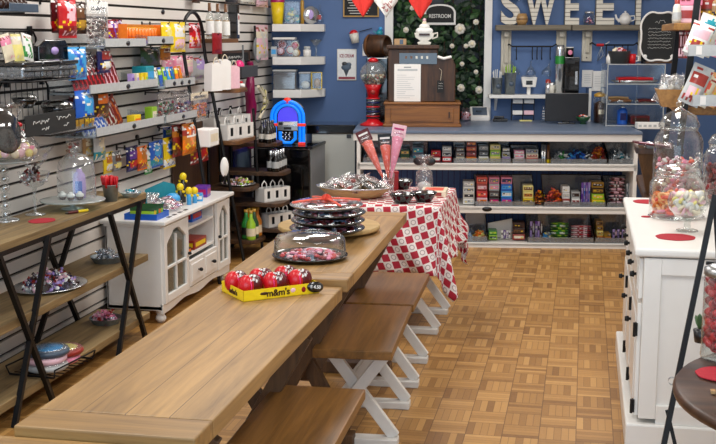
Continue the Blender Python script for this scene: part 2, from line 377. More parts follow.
# cloth covered table
def cloth_mat():
    m, nt, b = newmat('check_cloth'); N = nt.nodes.new; L = nt.links.new
    uv = N('ShaderNodeUVMap'); sp = N('ShaderNodeSeparateXYZ'); L(uv.outputs[0], sp.inputs[0])
    def ma(op, a, c=None):
        k = N('ShaderNodeMath'); k.operation = op
        for i, q in ((0, a), (1, c)):
            if q is None: continue
            if isinstance(q, (int, float)): k.inputs[i].default_value = q
            else: L(q, k.inputs[i])
        return k.outputs[0]
    u = ma('DIVIDE', ma('ADD', sp.outputs[0], 5), .045); v = ma('DIVIDE', ma('ADD', sp.outputs[1], 5), .045)
    fu, fv = ma('FRACT', u), ma('FRACT', v); par = ma('MODULO', ma('ADD', ma('FLOOR', u), ma('FLOOR', v)), 2)
    d = ma('MAXIMUM', ma('ABSOLUTE', ma('SUBTRACT', fu, .5)), ma('ABSOLUTE', ma('SUBTRACT', fv, .5)))
    red = ma('MULTIPLY', par, ma('LESS_THAN', d, .46))
    rad = ma('POWER', ma('ADD', ma('POWER', ma('SUBTRACT', fu, .5), 2), ma('POWER', ma('SUBTRACT', fv, .5), 2)), .5)
    ring = ma('MULTIPLY', ma('SUBTRACT', 1, par), ma('LESS_THAN', ma('ABSOLUTE', ma('SUBTRACT', rad, .28)), .05))
    m1 = N('ShaderNodeMix'); m1.data_type = 'RGBA'; L(ring, m1.inputs[0]); m1.inputs[6].default_value = (*hx('ece2de'), 1); m1.inputs[7].default_value = (*hx('a89a98'), 1)
    m2 = N('ShaderNodeMix'); m2.data_type = 'RGBA'; L(red, m2.inputs[0]); L(m1.outputs[2], m2.inputs[6]); m2.inputs[7].default_value = (*hx('b01c34'), 1)
    L(m2.outputs[2], b.inputs['Base Color']); b.inputs['Roughness'].default_value = .75; return m
MC['check_cloth'] = cloth_mat()
TX, TY, TA, TB, TZ = -1.13, 6.60, .345, .40, .755
t = T('display_table', 'square table hidden under the red and white checked cloth', 'table', (TX, TY, 0))
MB().box((0, 0, TZ-.02), (2*TA-.01, 2*TB-.01, .04), 'palewood').build('table_top', t, .004)
MB().lathe([(.0005, 0), (.14, 0), (.14, .02), (.03, .05), (.03, TZ-.06), (.12, TZ-.04), (.0005, TZ-.04)], 'worn', 24, (-.1, .1, 0)).build('pedestal', t)
n = 72; HX, HY = TA+.36, TB+.40; vs = []; fs = []; uvs = []
for j in range(n+1):
    for i in range(n+1):
        p = -HX+2*HX*i/n; q = -HY+2*HY*j/n; cx = max(-TA, min(TA, p)); cy = max(-TB, min(TB, q)); ex, ey = p-cx, q-cy; d = math.hypot(ex, ey)
        z = TZ+.004; x, y = cx, cy
        if d > 1e-6:
            ux, uy = ex/d, ey/d; s = (p*1.0+q*.9)*13; cor = min(abs(ex), abs(ey))/max(abs(ex), abs(ey))
            fl = .012+d*(.10+.20*cor)+.028*(d/.36)*(math.sin(s)+.5*math.sin(s*2.3+1)); fl = max(fl, .008)
            x += ux*fl; y += uy*fl; z -= max(0, d-.015)*.975
        vs.append((x, y, z)); uvs.append((p*.97+q*.24+.02*math.sin(q*9), -p*.24+q*.97+.02*math.sin(p*8)))
for j in range(n):
    for i in range(n): a = j*(n+1)+i; fs.append((a, a+1, a+n+2, a+n+1))
mb = MB(); mb.add(vs, fs, 'check_cloth', True); o = mb.solo('tablecloth', 'red and white checked tablecloth draped over the display table', 'tablecloth', (TX, TY, 0))
ul = o.data.uv_layers.new(name='UVMap')
for lp in o.data.loops: ul.data[lp.index].uv = uvs[lp.vertex_index]
sm = o.modifiers.new('solid', 'SOLIDIFY'); sm.thickness = .002; sm.offset = 1
CZ = TZ+.0065
# ------------------------------------------------------------------ generic candy
def heap(protos, name, label, cat, group, c, rx, ry, n, h, rz=0, jit=.9, flat=.35, seed=1, base=.006):
    """n copies heaped in an oval mound; protos are (mesh builder) made once"""
    rg = random.Random(seed); meshes = []
    for p in protos:
        o = p.build(name); meshes.append(o.data); bpy.data.objects.remove(o)
    for k in range(n):
        a = rg.uniform(0, 2*PI); r = math.sqrt((k+.5)/n); u, v = r*math.cos(a*3+k*2.4), r*math.sin(a*3+k*2.4)
        z = base+h*(1-r*r)*rg.uniform(.75, 1)
        o = bpy.data.objects.new(name, meshes[k % len(meshes)]); COL.objects.link(o)
        X = Matrix.Rotation(rz, 3, 'Z') @ Vector((u*rx, v*ry, 0))
        o.location = (c[0]+X.x, c[1]+X.y, c[2]+z); o.rotation_euler = (rg.uniform(-flat, flat), rg.uniform(-flat, flat), rg.uniform(0, 6.28))
        tag(o, label, cat, group)
def candy(m, r=(.012, .009, .006)): return MB().ball((0, 0, 0), r, m, 8, 5)
def wrapped(m, s=1):                        # twist-wrapped sweet
    mb = MB().ball((0, 0, 0), (.012*s, .009*s, .008*s), m, 8, 6)
    for q in (-1, 1): mb.lathe([(.002*s, 0), (.008*s, .011*s)], m, 6, X=rotm(0, q*PI/2, 0, (q*.011*s, 0, 0)))
    return mb
def treat(m, m2, s=1):                      # clear bag around something
    mb = MB().ball((0, 0, -.003*s), (.026*s, .018*s, .011*s), m, 10, 6)
    mb.pillow(.085*s, .062*s, .028*s, 'film', 8, 8, rotm(-PI/2, 0, 0)); mb.box((.034*s, 0, .002), (.012*s, .03*s, .003), m2); return mb
# ------------------------------------------------------------------ things on the farm tables
p = atZ(329, 231, .785)
BZ = .785
t = T('serving_board', 'round pale wooden serving board under the stacked party platters', 'board', (p.x, p.y, BZ)); disc(MB(), (0, 0, 0), .242, .012, .034, 'palewood', 48).build('board', t)
for k in range(3): MB().lathe([(.0005, 0), (.02, 0), (.02, .012), (.0005, .012)], 'palewood', 12, (.15*math.cos(k*2.09), .15*math.sin(k*2.09), 0)).build('foot', t)
def platter(label, loc, r, kind, rim='gloss'):
    t = T('party_platter', label, 'platter', loc)
    MB().lathe([(.0005, 0), (r*.82, 0), (r*.9, .006), (r, .016), (r*1.0, .02), (r*.97, .02), (r*.88, .01), (r*.8, .006), (.0005, .006)], rim, 44).build('base', t)
    if kind == 'low': MB().lathe([(r*.985, .0205), (r*.96, .026), (r*.8, .033), (.0005, .0355)], 'clear', 44).build('lid', t)
    if kind == 'dome':
        n = 72; pr = [(r*.95, .021), (r*.93, .03), (r*.9, .084), (r*.84, .098), (r*.55, .11), (.0005, .114)]; vs = []; fs = []
        for i, (rr, z) in enumerate(pr):
            for k in range(n):
                q = rr*(1+(.03 if k % 2 and i in (1, 2, 3) else 0)); vs.append((q*math.cos(2*PI*k/n), q*math.sin(2*PI*k/n), z))
        for i in range(len(pr)-1): fs += [(i*n+k, i*n+(k+1) % n, (i+1)*n+(k+1) % n, (i+1)*n+k) for k in range(n)]
        MB().add(vs, fs, 'jarglass', True).build('ribbed_dome', t)
    return t
r4 = .169; zz = BZ+.0345
sx, sy = atZ(328, 230, BZ+.04)[:2]
for k, nm in enumerate(('bottom', 'second from bottom', 'third from bottom')):
    t_ = platter('%s of four stacked black party platters on the wooden board' % nm, (sx+.004*(k-1), sy, zz), r4+.004*(k == 0), 'low'); zz += .036
    heap([candy('deepred', (.014, .011, .007)), candy('choc', (.014, .011, .007)), candy('pink', (.012, .01, .006))], 'candy', 'sweet under the lid of the %s stacked platter' % nm, 'candy', 'sweets in the %s stacked platter' % nm, (sx, sy, zz-.036), r4*.76, r4*.76, 30, .006, seed=20+k, base=.012, flat=.1)
tp = platter('topmost stacked platter, silver rimmed, tied with a coral ribbon', (sx-.006, sy-.003, zz), r4-.002, 'low', 'silver')
mb = MB()
for a in (.5, 2.2):
    mb.tube([((r4*.95)*c_*math.cos(a), (r4*.95)*c_*math.sin(a), .031+.012*(1-c_*c_)) for c_ in [x/6 for x in range(-6, 7)]], .005, 'coral', 6)
for q in range(5): mb.lathe([(.002, 0), (.016, .012), (.018, .02)], 'coral', 8, X=rotm(.9, 0, q*1.25, (.0, 0, .038)))
mb.build('ribbon', tp)
heap([candy('choc', (.02, .016, .007)), candy('maroon', (.02, .014, .007)), candy('palepink', (.018, .014, .006)), candy('brick', (.02, .015, .007))], 'chocolate', 'chocolate or pink sweet in the topmost silver platter', 'candy', 'sweets in the topmost platter', (sx-.006, sy-.003, zz), r4*.78, r4*.78, 42, .01, seed=4, base=.014, flat=.15)
p = atZ(310, 258.5, BZ); platter('black platter with clear ribbed dome lid in front of the stack', (p.x, p.y, BZ), .158, 'dome')
heap([candy('red', (.014, .012, .007)), candy('deepred', (.014, .012, .007)), candy('pink', (.013, .011, .007)), candy('palepink', (.012, .01, .006))], 'candy', 'red or pink sweet under the clear ribbed dome', 'candy', 'sweets under the ribbed dome', (p.x, p.y, BZ), .122, .122, 90, .02, seed=9, base=.014)
# yellow display box with six red capsules
a = atZ(243.6, 302, .761); b_ = atZ(312.5, 293.5, .761); c_ = atZ(224.5, 287.5, .761)
W = (b_-a).length*1.1; D = (c_-a).length; rz = math.atan2((b_-a).y, (b_-a).x)
e1 = (b_-a).normalized(); e2 = Vector((-e1.y, e1.x, 0)); D = max(.1, (c_-a).dot(e2)*.8); mid = a+e1*W/2+e2*D/2
t = T('display_box', 'yellow cardboard display box of red candy capsules on the front farm table', 'box', (mid.x, mid.y, .7605), rz)
hb = .04; mb = MB().box((0, 0, .0015), (W, D, .003), 'yellow')
for s in (-1, 1): mb.box((0, s*(D/2-.001), hb/2), (W, .002, hb), 'yellow'); mb.box((s*(W/2-.001), 0, hb/2), (.002, D, hb), 'yellow')
mb.build('tray', t)
text(t, "m&m's", .034, 'choc', (-.015, -D/2-.001, hb*.5), name='lettering', bold=.0008)
text(t, "m&m's", .026, 'choc', (-W/2-.001, -.01, hb*.5), (PI/2, 0, -PI/2), name='lettering', bold=.0006)
mb = MB().ball((-.07, -D/2, hb*.55), (.018, .0015, .006), 'choc', 10, 4).ball((.045, -D/2, hb*.55), (.011, .0015, .009), 'palepink', 10, 4); mb.ball((.088, -D/2, hb*.5), (.009, .0015, .011), 'deepred', 10, 6); mb.build('printed_spots', t)
tg = MB().lathe([(.0005, -.001), (.021, -.001), (.021, .001), (.0005, .001)], 'gloss', 24, X=rotm(PI/2, .15, 0, (W/2-.018, -D/2-.004, hb*.62)), sx=1.6).build('price_tag', t)
q = text(t, '$ 4.50', .017, 'white', (W/2-.018, -D/2-.0056, hb*.62), (PI/2, .15, 0), name='price_lettering', bold=.0004)
caps = []
for j in range(2):
    for i in range(3):
        lx = -W*.33+i*W*.33-(.018 if j else 0); ly = -D*.2+j*D*.42
        c_s = 1.22; c = T('candy_capsule', '%s red candy capsule in the %s row of the yellow box' % (('left', 'middle', 'right')[i], ('front', 'back')[j]), 'candy', mid+e1*lx+e2*ly+Vector((0, 0, .764-mid.z+.0)), rz+(.35, -.1, .15)[i]*(1 if j else .6), 'red capsules in the yellow display box')
        c.scale = (c_s, c_s*.95, c_s)
        MB().ball((-.012, 0, .034), (.026, .027, .033), 'red', 18, 12).ball((.012, 0, .034), (.03, .0275, .032), 'wine', 18, 12).build('shell', c)
        MB().lathe([(.0278, 0), (.0278, .001), (.0305, .002), (.0278, .003)], 'hotpink', 20, X=rotm(0, PI/2, 0, (-.014, 0, .034))).build('seam', c)
        w_ = MB(); rg = random.Random(i+7*j)
        def sp(u, v):          # a point just outside the shell
            e = Vector((.0135+.033*math.sin(u)*math.cos(v)-.012, -.0285*math.cos(u)*math.cos(v), .034+.0335*math.sin(v))); return e
        for k in range(4):
            u = -.55+k*.36; v = .55+.12*math.sin(k*2+i)
            w_.tube([sp(u, v-.13), sp(u+.08, v+.16), sp(u+.16, v-.1), sp(u+.24, v+.1)], .0019, 'white', 6)
            w_.tube([sp(u*1.1-.1, v+.42), sp(u*1.1+.05, v+.62), sp(u*1.1+.16, v+.44)], .0019, 'white', 6)
        w_.build('white_script', c)
# ------------------------------------------------------------------ things on the checked cloth
p = atZ(355, 197, CZ); t = T('oval_bowl', 'wide wooden oval bowl of wrapped treats on the checked cloth', 'bowl', (p.x, p.y, CZ))
MB().lathe([(.0005, 0), (.13, 0), (.16, .012), (.212, .055), (.218, .06), (.21, .06), (.155, .02), (.0005, .01)], 'palewood', 44, sy=.8).build('bowl', t)
MB().lathe([(.21, .058), (.232, .066), (.228, .07), (.208, .062)], 'silver', 44, sy=.8).build('rim', t)
heap([treat('black', 'white', 1.15), treat('brick', 'palepink', 1.15), treat('charcoal', 'white', 1.1), treat('choc', 'red', 1.1), treat('lightgrey', 'white', 1.1)], 'treat_bag', 'small clear treat bag heaped in the wooden oval bowl', 'treat bag', 'treat bags in the oval bowl', (p.x, p.y, CZ+.045), .18, .15, 56, .075, seed=3, flat=.6)
def wand(label, x0, y0, x1, y1, Y, m, card):    # long cone of sweets, tip low at (x0,y0), card at (x1,y1)
    a = atY(x0, y0, Y); b = atY(x1, y1, Y); d = b-a; L = d.length
    o = T('candy_cone_bag', label, 'candy bag', a); ang = math.atan2(d.x, d.z); o.rotation_euler = (0, ang, 0)
    MB().lathe([(.004, 0), (.02, L*.4), (.034, L*.86), (.0005, L*.9)], m, 14, sy=.6).build('filling', o)
    MB().lathe([(.005, 0), (.022, L*.4), (.037, L*.86), (.036, L*1.0)], 'film', 14, sy=.65).build('clear_bag', o)
    MB().box((0, 0, L*1.0), (.085, .006, .075), card).build('header_card', o)
    mb = MB(); mb.box((0, -.0035, L+.012), (.06, .001, .012), 'white' if card != 'palepink' else 'magenta'); mb.box((0, -.0035, L-.014), (.05, .001, .006), 'white' if card != 'palepink' else 'magenta'); mb.build('printed_bars', o)
wand('leaning red cone bag of sweets with a dark red card, left of the three', 383, 178, 364, 136, 6.66, 'coral', 'maroon')
wand('upright red cone bag of sweets with a white and black card, middle of three', 388, 178, 385, 140, 6.72, 'coral', 'black')
wand('leaning pink cone bag of sweets with a pale pink card, right of the three', 391, 178, 399, 131, 6.66, 'pink', 'palepink')
p = atZ(391, 186, CZ); t = T('glass_tumbler', 'clear tumbler holding the three cone bags on the checked cloth', 'tumbler', (atY(388, 180, 6.7).x, 6.7, CZ))
MB().lathe([(.0005, 0), (.03, 0), (.034, .004), (.042, .12), (.039, .12), (.03, .008), (.0005, .006)], 'clear', 24).build('glass', t)
def gbowl(label, x, y, r, name='black_bowl'):
    p = atZ(x, y, CZ); t = T('candy_bowl', label, 'bowl', (p.x, p.y, CZ))
    MB().lathe([(.0005, 0), (r*.55, 0), (r*.6, .006), (r*.95, .045), (r, .055), (r*.96, .055), (r*.55, .012), (.0005, .01)], 'gloss', 32).build('bowl', t)
    MB().lathe([(r*.99, .055), (r*.9, .06), (r*.5, .066), (.0005, .068)], 'clear', 32).build('clear_lid', t)
gbowl('black bowl with clear lid at the front left of the three on the cloth', 402, 203, .075)
gbowl('black bowl with clear lid at the front right of the three on the cloth', 424, 201.5, .075)
gbowl('black bowl with clear lid standing behind the other two on the cloth', 403, 189, .062)
p = atZ(393, 192, CZ); t = T('gift_box', 'small dark red gift box behind the oval bowl', 'box', (atY(393, 180, 6.85).x, 6.85, CZ), .3)
MB().box((0, 0, .05), (.06, .06, .1), 'deepred').build('box', t, .002); MB().box((0, 0, .108), (.064, .064, .016), 'deepred').build('lid', t, .002)
p = atZ(424, 192, CZ); t = T('treat_bag', 'tall clear cellophane bag with dark sweets tied at the top beside black bowls', 'treat bag', (p.x, 6.78, CZ))
MB().lathe([(.0005, .001), (.05, .004), (.055, .05), (.05, .12), (.018, .155), (.045, .2), (.06, .225)], 'film', 18, sy=.7).build('cellophane', t)
MB().ball((0, 0, .035), (.042, .03, .03), 'lightgrey', 12, 8).build('pale_sweets', t)
for s_ in (-1, 1): MB().ball((s_*.035, 0, .188), (.034, .008, .027), 'charcoal', 10, 6).build('ribbon_loop', t)
p = atZ(444, 197, CZ); t = T('flat_box', 'flat pink and white sweet box at the right end of the checked cloth', 'box', (-.86, 6.66, CZ), .05)
MB().box((0, 0, .018), (.15, .2, .036), 'cream').build('box', t, .003); MB().box((0, -.1005, .018), (.1, .001, .02), 'brick').build('printed_band', t)
MB().box((0, 0, .0365), (.11, .13, .001), 'coral').build('printed_top', t)
# ------------------------------------------------------------------ rustic shelf on the left
RX, RB = -2.42, -2.74; RY0, RY1 = 3.45, 6.0
RZ = (.825, .47, .13)
t = T('rustic_shelf', 'three tier rustic wooden shelf with black X legs along the slatted wall', 'shelf', ((RX+RB)/2, (RY0+RY1)/2, 0)); O3 = Vector(t.location)
for z in RZ: MB().box((0, 0, z-.02), (RX-RB, RY1-RY0, .04), 'rustic').build('board', t, .003)
def legp(x, a, b):
    P = atX(a[0], a[1], x); Q = atX(b[0], b[1], x); d = Q-P
    f = lambda z: P+d*((z-P.z)/d.z)-O3
    return f(RZ[0]-.041), f(.0)
for x, lst in ((RX-.012, (((0, 272), (48, 399)), ((43.7, 240), (9, 433)), ((136, 207), (116, 350)), ((108, 218), (142, 336)))), (RB+.014, (((75, 232), (63, 270)), ((48, 238), (63, 275))))):
    for k, (a, b) in enumerate(lst):
        p, q = legp(x, a, b); MB().bar(p+Vector((-.0013*k+.022 if x > -2.5 else -.001*k-.02, 0, 0)), q+Vector((-.0013*k+.022 if x > -2.5 else -.001*k-.02, 0, 0)), .022, .024, 'iron', (1, 0, 0)).build('leg', t)
for x in (.155, -.158):
    MB().box((x, 0, .835-.055), (.012, RY1-RY0-.02, .022), 'iron').build('side_rail', t)
ZT = RZ[0]
def on(x, y, z): p = atZ(x, y, z); return (p.x, p.y, z)
# beaded cake stand
p = on(10, 221, ZT); bx = p
t = T('beaded_cake_stand', 'cut off glass cake stand with stacked crystal bead stem at the left edge', 'cake stand', (p[0]-.02, p[1], ZT))
MB().lathe([(.0005, 0), (.065, 0), (.06, .008), (.0005, .012)], 'silver', 28).build('foot', t)
for k in range(6): MB().ball((0, 0, .034+k*.042), (.026, .026, .022), 'clear', 10, 6).ball((0, 0, .034+k*.042), (.014, .014, .012), 'silver', 8, 5).build('bead', t)
MB().lathe([(.0005, .277), (.1, .28), (.13, .287), (.127, .291), (.0005, .286)], 'greenglass', 36).build('plate', t)
t = T('treat_bag', 'clear bag of pink and cream popcorn tied with a red ribbon on the beaded stand', 'treat bag', (p[0]-.0, p[1]+.03, ZT+.293)); t.scale = (1.2, 1.2, 1.25)
mb = MB(); rg = random.Random(3)
for k in range(70):
    a = rg.uniform(0, 6.28); r = .1*math.sqrt(rg.random()); mb.ball((r*math.cos(a), r*.9*math.sin(a), .018+.055*(1-(r/.1)**2)*rg.random()+.01), .017, rg.choice(['palepink', 'cream', 'pink', 'cream', 'paleyellow']), 7, 5)
q = mb.build('popcorn', t); q['kind'] = 'stuff'
MB().lathe([(.0005, .001), (.105, .004), (.118, .05), (.08, .1), (.02, .13), (.05, .18), (.075, .215)], 'film', 20).build('cellophane', t)
mb = MB()
for a in (-.5, .5, 2.6, 3.6): mb.ball((.03*math.cos(a), .03*math.sin(a), .132), (.028, .012, .012), 'red', 10, 6, rotm(0, 0, 0)).bar((.0, 0, .13), (.06*math.cos(a), .06*math.sin(a), .11), .012, .003, 'red')
mb.build('ribbon_bow', t)
# goblet
p = on(35.5, 215, ZT); t = T('glass_goblet', 'tall glass goblet of wrapped chocolates between the two cake stands', 'goblet', p)
MB().lathe([(.0005, .002), (.05, .002), (.048, .006), (.008, .012), (.006, .05), (.011, .075), (.006, .1), (.012, .135), (.045, .15), (.072, .19), (.078, .215)], 'domeglass', 30).build('glass', t)
heap([wrapped('choc', 1.2), wrapped('foil', 1.2), wrapped('brick', 1.1)], 'wrapped_candy', 'wrapped chocolate in the tall glass goblet', 'candy', 'chocolates in the tall goblet', (p[0], p[1], ZT+.16), .045, .045, 26, .07, seed=5, flat=1)
t = T('treat_bag', 'crumpled clear bag sticking up out of the tall goblet', 'treat bag', (p[0], p[1], ZT+.235)); t.scale = (1.3, 1.3, 1.2)
MB().lathe([(.02, 0), (.05, .03), (.06, .06), (.085, .09)], 'film', 11).build('cellophane', t)
# cake stand with dome
p = on(73, 209, ZT); t = T('cake_stand', 'pale green glass cake stand under a clear bell dome', 'cake stand', p); cs = p
MB().lathe([(.0005, .001), (.058, .001), (.055, .006), (.012, .014), (.014, .022), (.025, .03), (.03, .034)], 'greenglass', 30).build('foot', t)
MB().lathe([(.0005, .034), (.1, .036), (.163, .044), (.166, .05), (.16, .052), (.1, .044), (.0005, .042)], 'greenglass', 44).build('plate', t)
t = T('bell_dome', 'clear glass bell dome standing on the green glass cake stand', 'dome', (cs[0]+.015, cs[1]+.02, ZT+.0525)); t.scale = (1.2, 1.2, 1.16)
MB().lathe([(.082, 0), (.08, .12), (.072, .165), (.04, .195), (.0005, .203)], 'domeglass', 36).build('dome', t); MB().ball((0, 0, .219), .016, 'jarglass', 12, 8).build('knob', t)
t = T('glass_bottle', 'violet and blue bottle under the clear bell dome', 'bottle', (cs[0]+.02, cs[1]+.045, ZT+.0525), .3)
MB().lathe([(.0005, 0), (.03, 0), (.034, .05), (.03, .12), (.014, .14), (.014, .15), (.0005, .15)], 'lilac', 18).build('bottle', t); MB().box((0, -.033, .06), (.035, .004, .06), 'blue').build('printed_label', t)
for k, (x, y) in enumerate(((-.035, -.04), (.015, -.05), (.05, -.02))):
    t = T('cupcake', 'white iced cupcake under the bell dome, %s of three' % ('left', 'middle', 'right')[k], 'cupcake', (cs[0]+x, cs[1]+y, ZT+.0525), 0, None)
    MB().lathe([(.0005, 0), (.014, 0), (.02, .016), (.0005, .016)], 'choc', 12).build('base', t); MB().ball((0, 0, .024), (.022, .022, .013), 'white', 10, 6).ball((0, 0, .036), (.012, .012, .008), 'white', 8, 5).build('icing', t)
# bucket of red sticks
p = on(111, 201, ZT); t = T('metal_bucket', 'small galvanised bucket of red candy sticks on the rustic shelf', 'bucket', p)
MB().lathe([(.0005, 0), (.034, 0), (.043, .085), (.046, .088), (.043, .09), (.04, .085), (.032, .004), (.0005, .004)], 'galv', 26).build('pail', t)
MB().tube([(.045*math.cos(a), .0, .085+.02*math.sin(a)) for a in [k*PI/8 for k in range(9)]], .0015, 'steel', 5).build('handle', t)
rg = random.Random(2)
for k in range(18):
    a = rg.uniform(0, 6.28); r = .027*math.sqrt(rg.random()); o = MB()
    o.tube([(0, 0, 0), (0, 0, .11)], .004, 'white', 5).lathe([(.0005, .06), (.008, .064), (.009, .12), (.0005, .128)], 'red', 8)
    o = o.solo('candy_stick', 'red tipped candy stick in the galvanised bucket', 'candy', (p[0]+r*math.cos(a), p[1]+r*math.sin(a), ZT+.012), 0, 'red candy sticks in the bucket'); o.rotation_euler = (-r*math.sin(a)*6, r*math.cos(a)*6, 0)
p = on(131, 197, ZT); t = T('glass_dish', 'low clear glass dish at the right end of the rustic shelf top', 'dish', p)
MB().lathe([(.0005, 0), (.035, 0), (.06, .025), (.065, .027), (.06, .029), (.034, .005), (.0005, .004)], 'greenglass', 24).build('dish', t); 
heap([wrapped('teal'), wrapped('foil'), wrapped('lightgrey')], 'wrapped_candy', 'wrapped sweet in the low glass dish', 'candy', 'sweets in the low glass dish', (p[0], p[1], ZT+.012), .035, .035, 14, .02, seed=8)
p = on(78, 213, ZT); t = T('marker_pen', 'chalk marker with a yellow barrel lying on the rustic shelf', 'marker', (p[0], p[1], ZT+.008), math.radians(62))
MB().tube([(0, 0, 0), (.06, 0, 0)], .0075, 'yellow', 10).build('barrel', t); MB().tube([(-.06, 0, 0), (0, 0, 0)], .0072, 'maroon', 10).build('cap', t); MB().tube([(-.075, 0, 0), (-.06, 0, 0)], [.003, .006], 'charcoal', 10).build('tip', t)
def felt(x, y, z, r, label, lobes=0, sx=1):
    p = on(x, y, z); n = 40; pr = [(r*(1+.02*math.sin(9*a))*math.cos(a)*sx, r*(1+.02*math.sin(7*a))*math.sin(a)) for a in [2*PI*k/n for k in range(n)]]
    MB().prism(pr, 0, .003, 'felt', 'xy').solo('felt_mat', label, 'mat', (p[0], p[1], z+.0005))
felt(42, 221, ZT, .075, 'red felt round lying in front of the goblet on the rustic shelf', 0, .8)
# tiers below
Z2, Z3 = RZ[1], RZ[2]
PALS = ['palepink', 'red', 'blue', 'yellow', 'white', 'lilac', 'foil', 'choc']
p = on(50, 287, Z2); t = T('metal_tray', 'silver tray heaped with wrapped candy on the middle tier', 'tray', p, math.radians(-8))
MB().lathe([(.0005, 0), (.12, 0), (.165, .012), (.17, .012), (.165, .015), (.12, .004), (.0005, .004)], 'silver', 36, sy=1.25).build('tray', t)
heap([wrapped(c, 1.15) for c in ['palepink', 'navy', 'white', 'choc', 'foil', 'brick', 'lilac']], 'wrapped_candy', 'wrapped candy heaped on the silver tray of the middle tier', 'candy', 'candy on the middle tier tray', (p[0], p[1], Z2), .11, .15, 110, .07, seed=11, flat=.8, base=.012)
def tin(x, y, z, label, pal, seed):
    p = on(x, y, z); t = T('tart_tin', label, 'tin', p); n = 48; vs = []; fs = []; pr = [(.0005, 0), (.07, 0), (.088, .034), (.091, .034), (.071, .003), (.0005, .003)]
    for i, (r, zz) in enumerate(pr):
        for k in range(n):
            q = r*(1+(.03 if k % 2 and i in (2, 3) else 0)); vs.append((q*math.cos(2*PI*k/n), q*math.sin(2*PI*k/n), zz))
    for i in range(len(pr)-1): fs += [(i*n+k, i*n+(k+1) % n, (i+1)*n+(k+1) % n, (i+1)*n+k) for k in range(n)]
    MB().add(vs, fs, 'galv').build('tin', t)
    heap([wrapped(c, 1.2) for c in pal], 'wrapped_candy', 'wrapped candy in the %s' % label.split(' on ')[0], 'candy', 'candy in the '+label, (p[0], p[1], z), .06, .06, 36, .05, seed=seed, flat=.8, base=.018)
tin(107, 262, Z2, 'fluted tart tin of foil wrapped sweets on the middle tier', ['foil', 'silver', 'lightgrey'], 12)
tin(106, 323, Z3, 'fluted tart tin of pink wrapped sweets on the bottom tier', ['pink', 'foil', 'palepink', 'brick'], 13)
p = on(52, 368, Z3)
t = T('wire_tray', 'wire tray of stacked round candy packs on the bottom tier', 'tray', p, math.radians(-6))
for s in (-1, 1): MB().tube([(s*.12, -.17, .012), (s*.13, -.18, .05), (s*.13, .18, .05), (s*.12, .17, .012)], .004, 'iron', 6).build('side_rail', t)
mb = MB()
for k in range(9): mb.tube([(-.12, -.17+k*.0425, .008), (.12, -.17+k*.0425, .008)], .003, 'iron', 5)
mb.tube([(-.12, -.17, .012), (.12, -.17, .012)], .004, 'iron', 6); mb.tube([(-.12, .17, .012), (.12, .17, .012)], .004, 'iron', 6); mb.build('wire_base', t)
for k, (dx, dy, dz, c, c2, lb) in enumerate(((0, -.05, .013, 'lightgrey', 'maroon', 'grey and maroon round candy pack at the bottom of the wire tray'), (0, .08, .013, 'pink', 'red', 'pink and red round candy pack at the far end of the wire tray'), (-.01, -.04, .046, 'palepink', 'purple', 'pale pink round candy pack in the middle of the pile'), (0, -.03, .079, 'slate', 'sky', 'blue round candy pack on top of the pile'), (.01, .1, .046, 'brick', 'paleyellow', 'red and yellow round candy pack leaning at the far end'))):
    t = T('candy_pack', lb, 'candy pack', (p[0]+dx, p[1]+dy, Z3+dz), k*.5); disc(MB(), (0, 0, 0), .1, 0, .03, c, 28, .01).build('pack', t)
    disc(MB(), (0, 0, 0), .07, .0302, .032, c2, 24, .001).build('printed_round', t); MB().ball((.0, 0, .03), (.095, .095, .012), 'film', 16, 6).build('film_wrap', t)
# ------------------------------------------------------------------ white sideboard
SF, SY0, SY1, SH, KZ = -2.42, 6.21, 7.5, .625, 1.0417
SW = .6
t = T('sideboard', 'low white sideboard with arched glass doors against the slatted wall', 'sideboard', (SF, SY0, 0)); LW = SY1-SY0; t.scale = (1.2, 1, KZ)
def sy(px, py=240): return atX(px, py, SF).y-SY0
d1, d2 = sy(187, 240), sy(215.5, 225)
MB().box((-.14, LW/2, SW-.012), (.34, LW+.06, .024), 'paint').build('top', t, .006)
MB().box((-.15, LW/2, SW-.032), (.30, LW+.02, .016), 'paint').build('moulding', t, .004)
mb = MB(); mb.box((-.15, .012, .33), (.29, .024, .50), 'paint'); mb.box((-.15, LW-.012, .33), (.29, .024, .50), 'paint'); mb.box((-.29, LW/2, .33), (.012, LW, .50), 'paint')
mb.box((-.15, LW/2, .09), (.29, LW, .024), 'paint'); mb.box((-.15, d1, .33), (.28, .02, .48), 'paint'); mb.box((-.15, d2, .33), (.28, .02, .48), 'paint')
mb.box((-.15, (d1+d2)/2, .475), (.28, d2-d1, .016), 'paint'); mb.box((-.15, (d1+d2)/2, .31), (.28, d2-d1, .016), 'paint'); mb.build('body', t, .002)
ap = [(0, .04), (LW, .04)]; pts = [(0, .115), (0, .06), (.06, .06)]+[(.1+(LW-.2)*k/12, .07-.01*math.cos(k/12*2*PI*2)) for k in range(13)]+[(LW-.06, .06), (LW, .06), (LW, .115)]
MB().prism(pts, -.014, 0, 'paint', 'yz').build('apron', t)
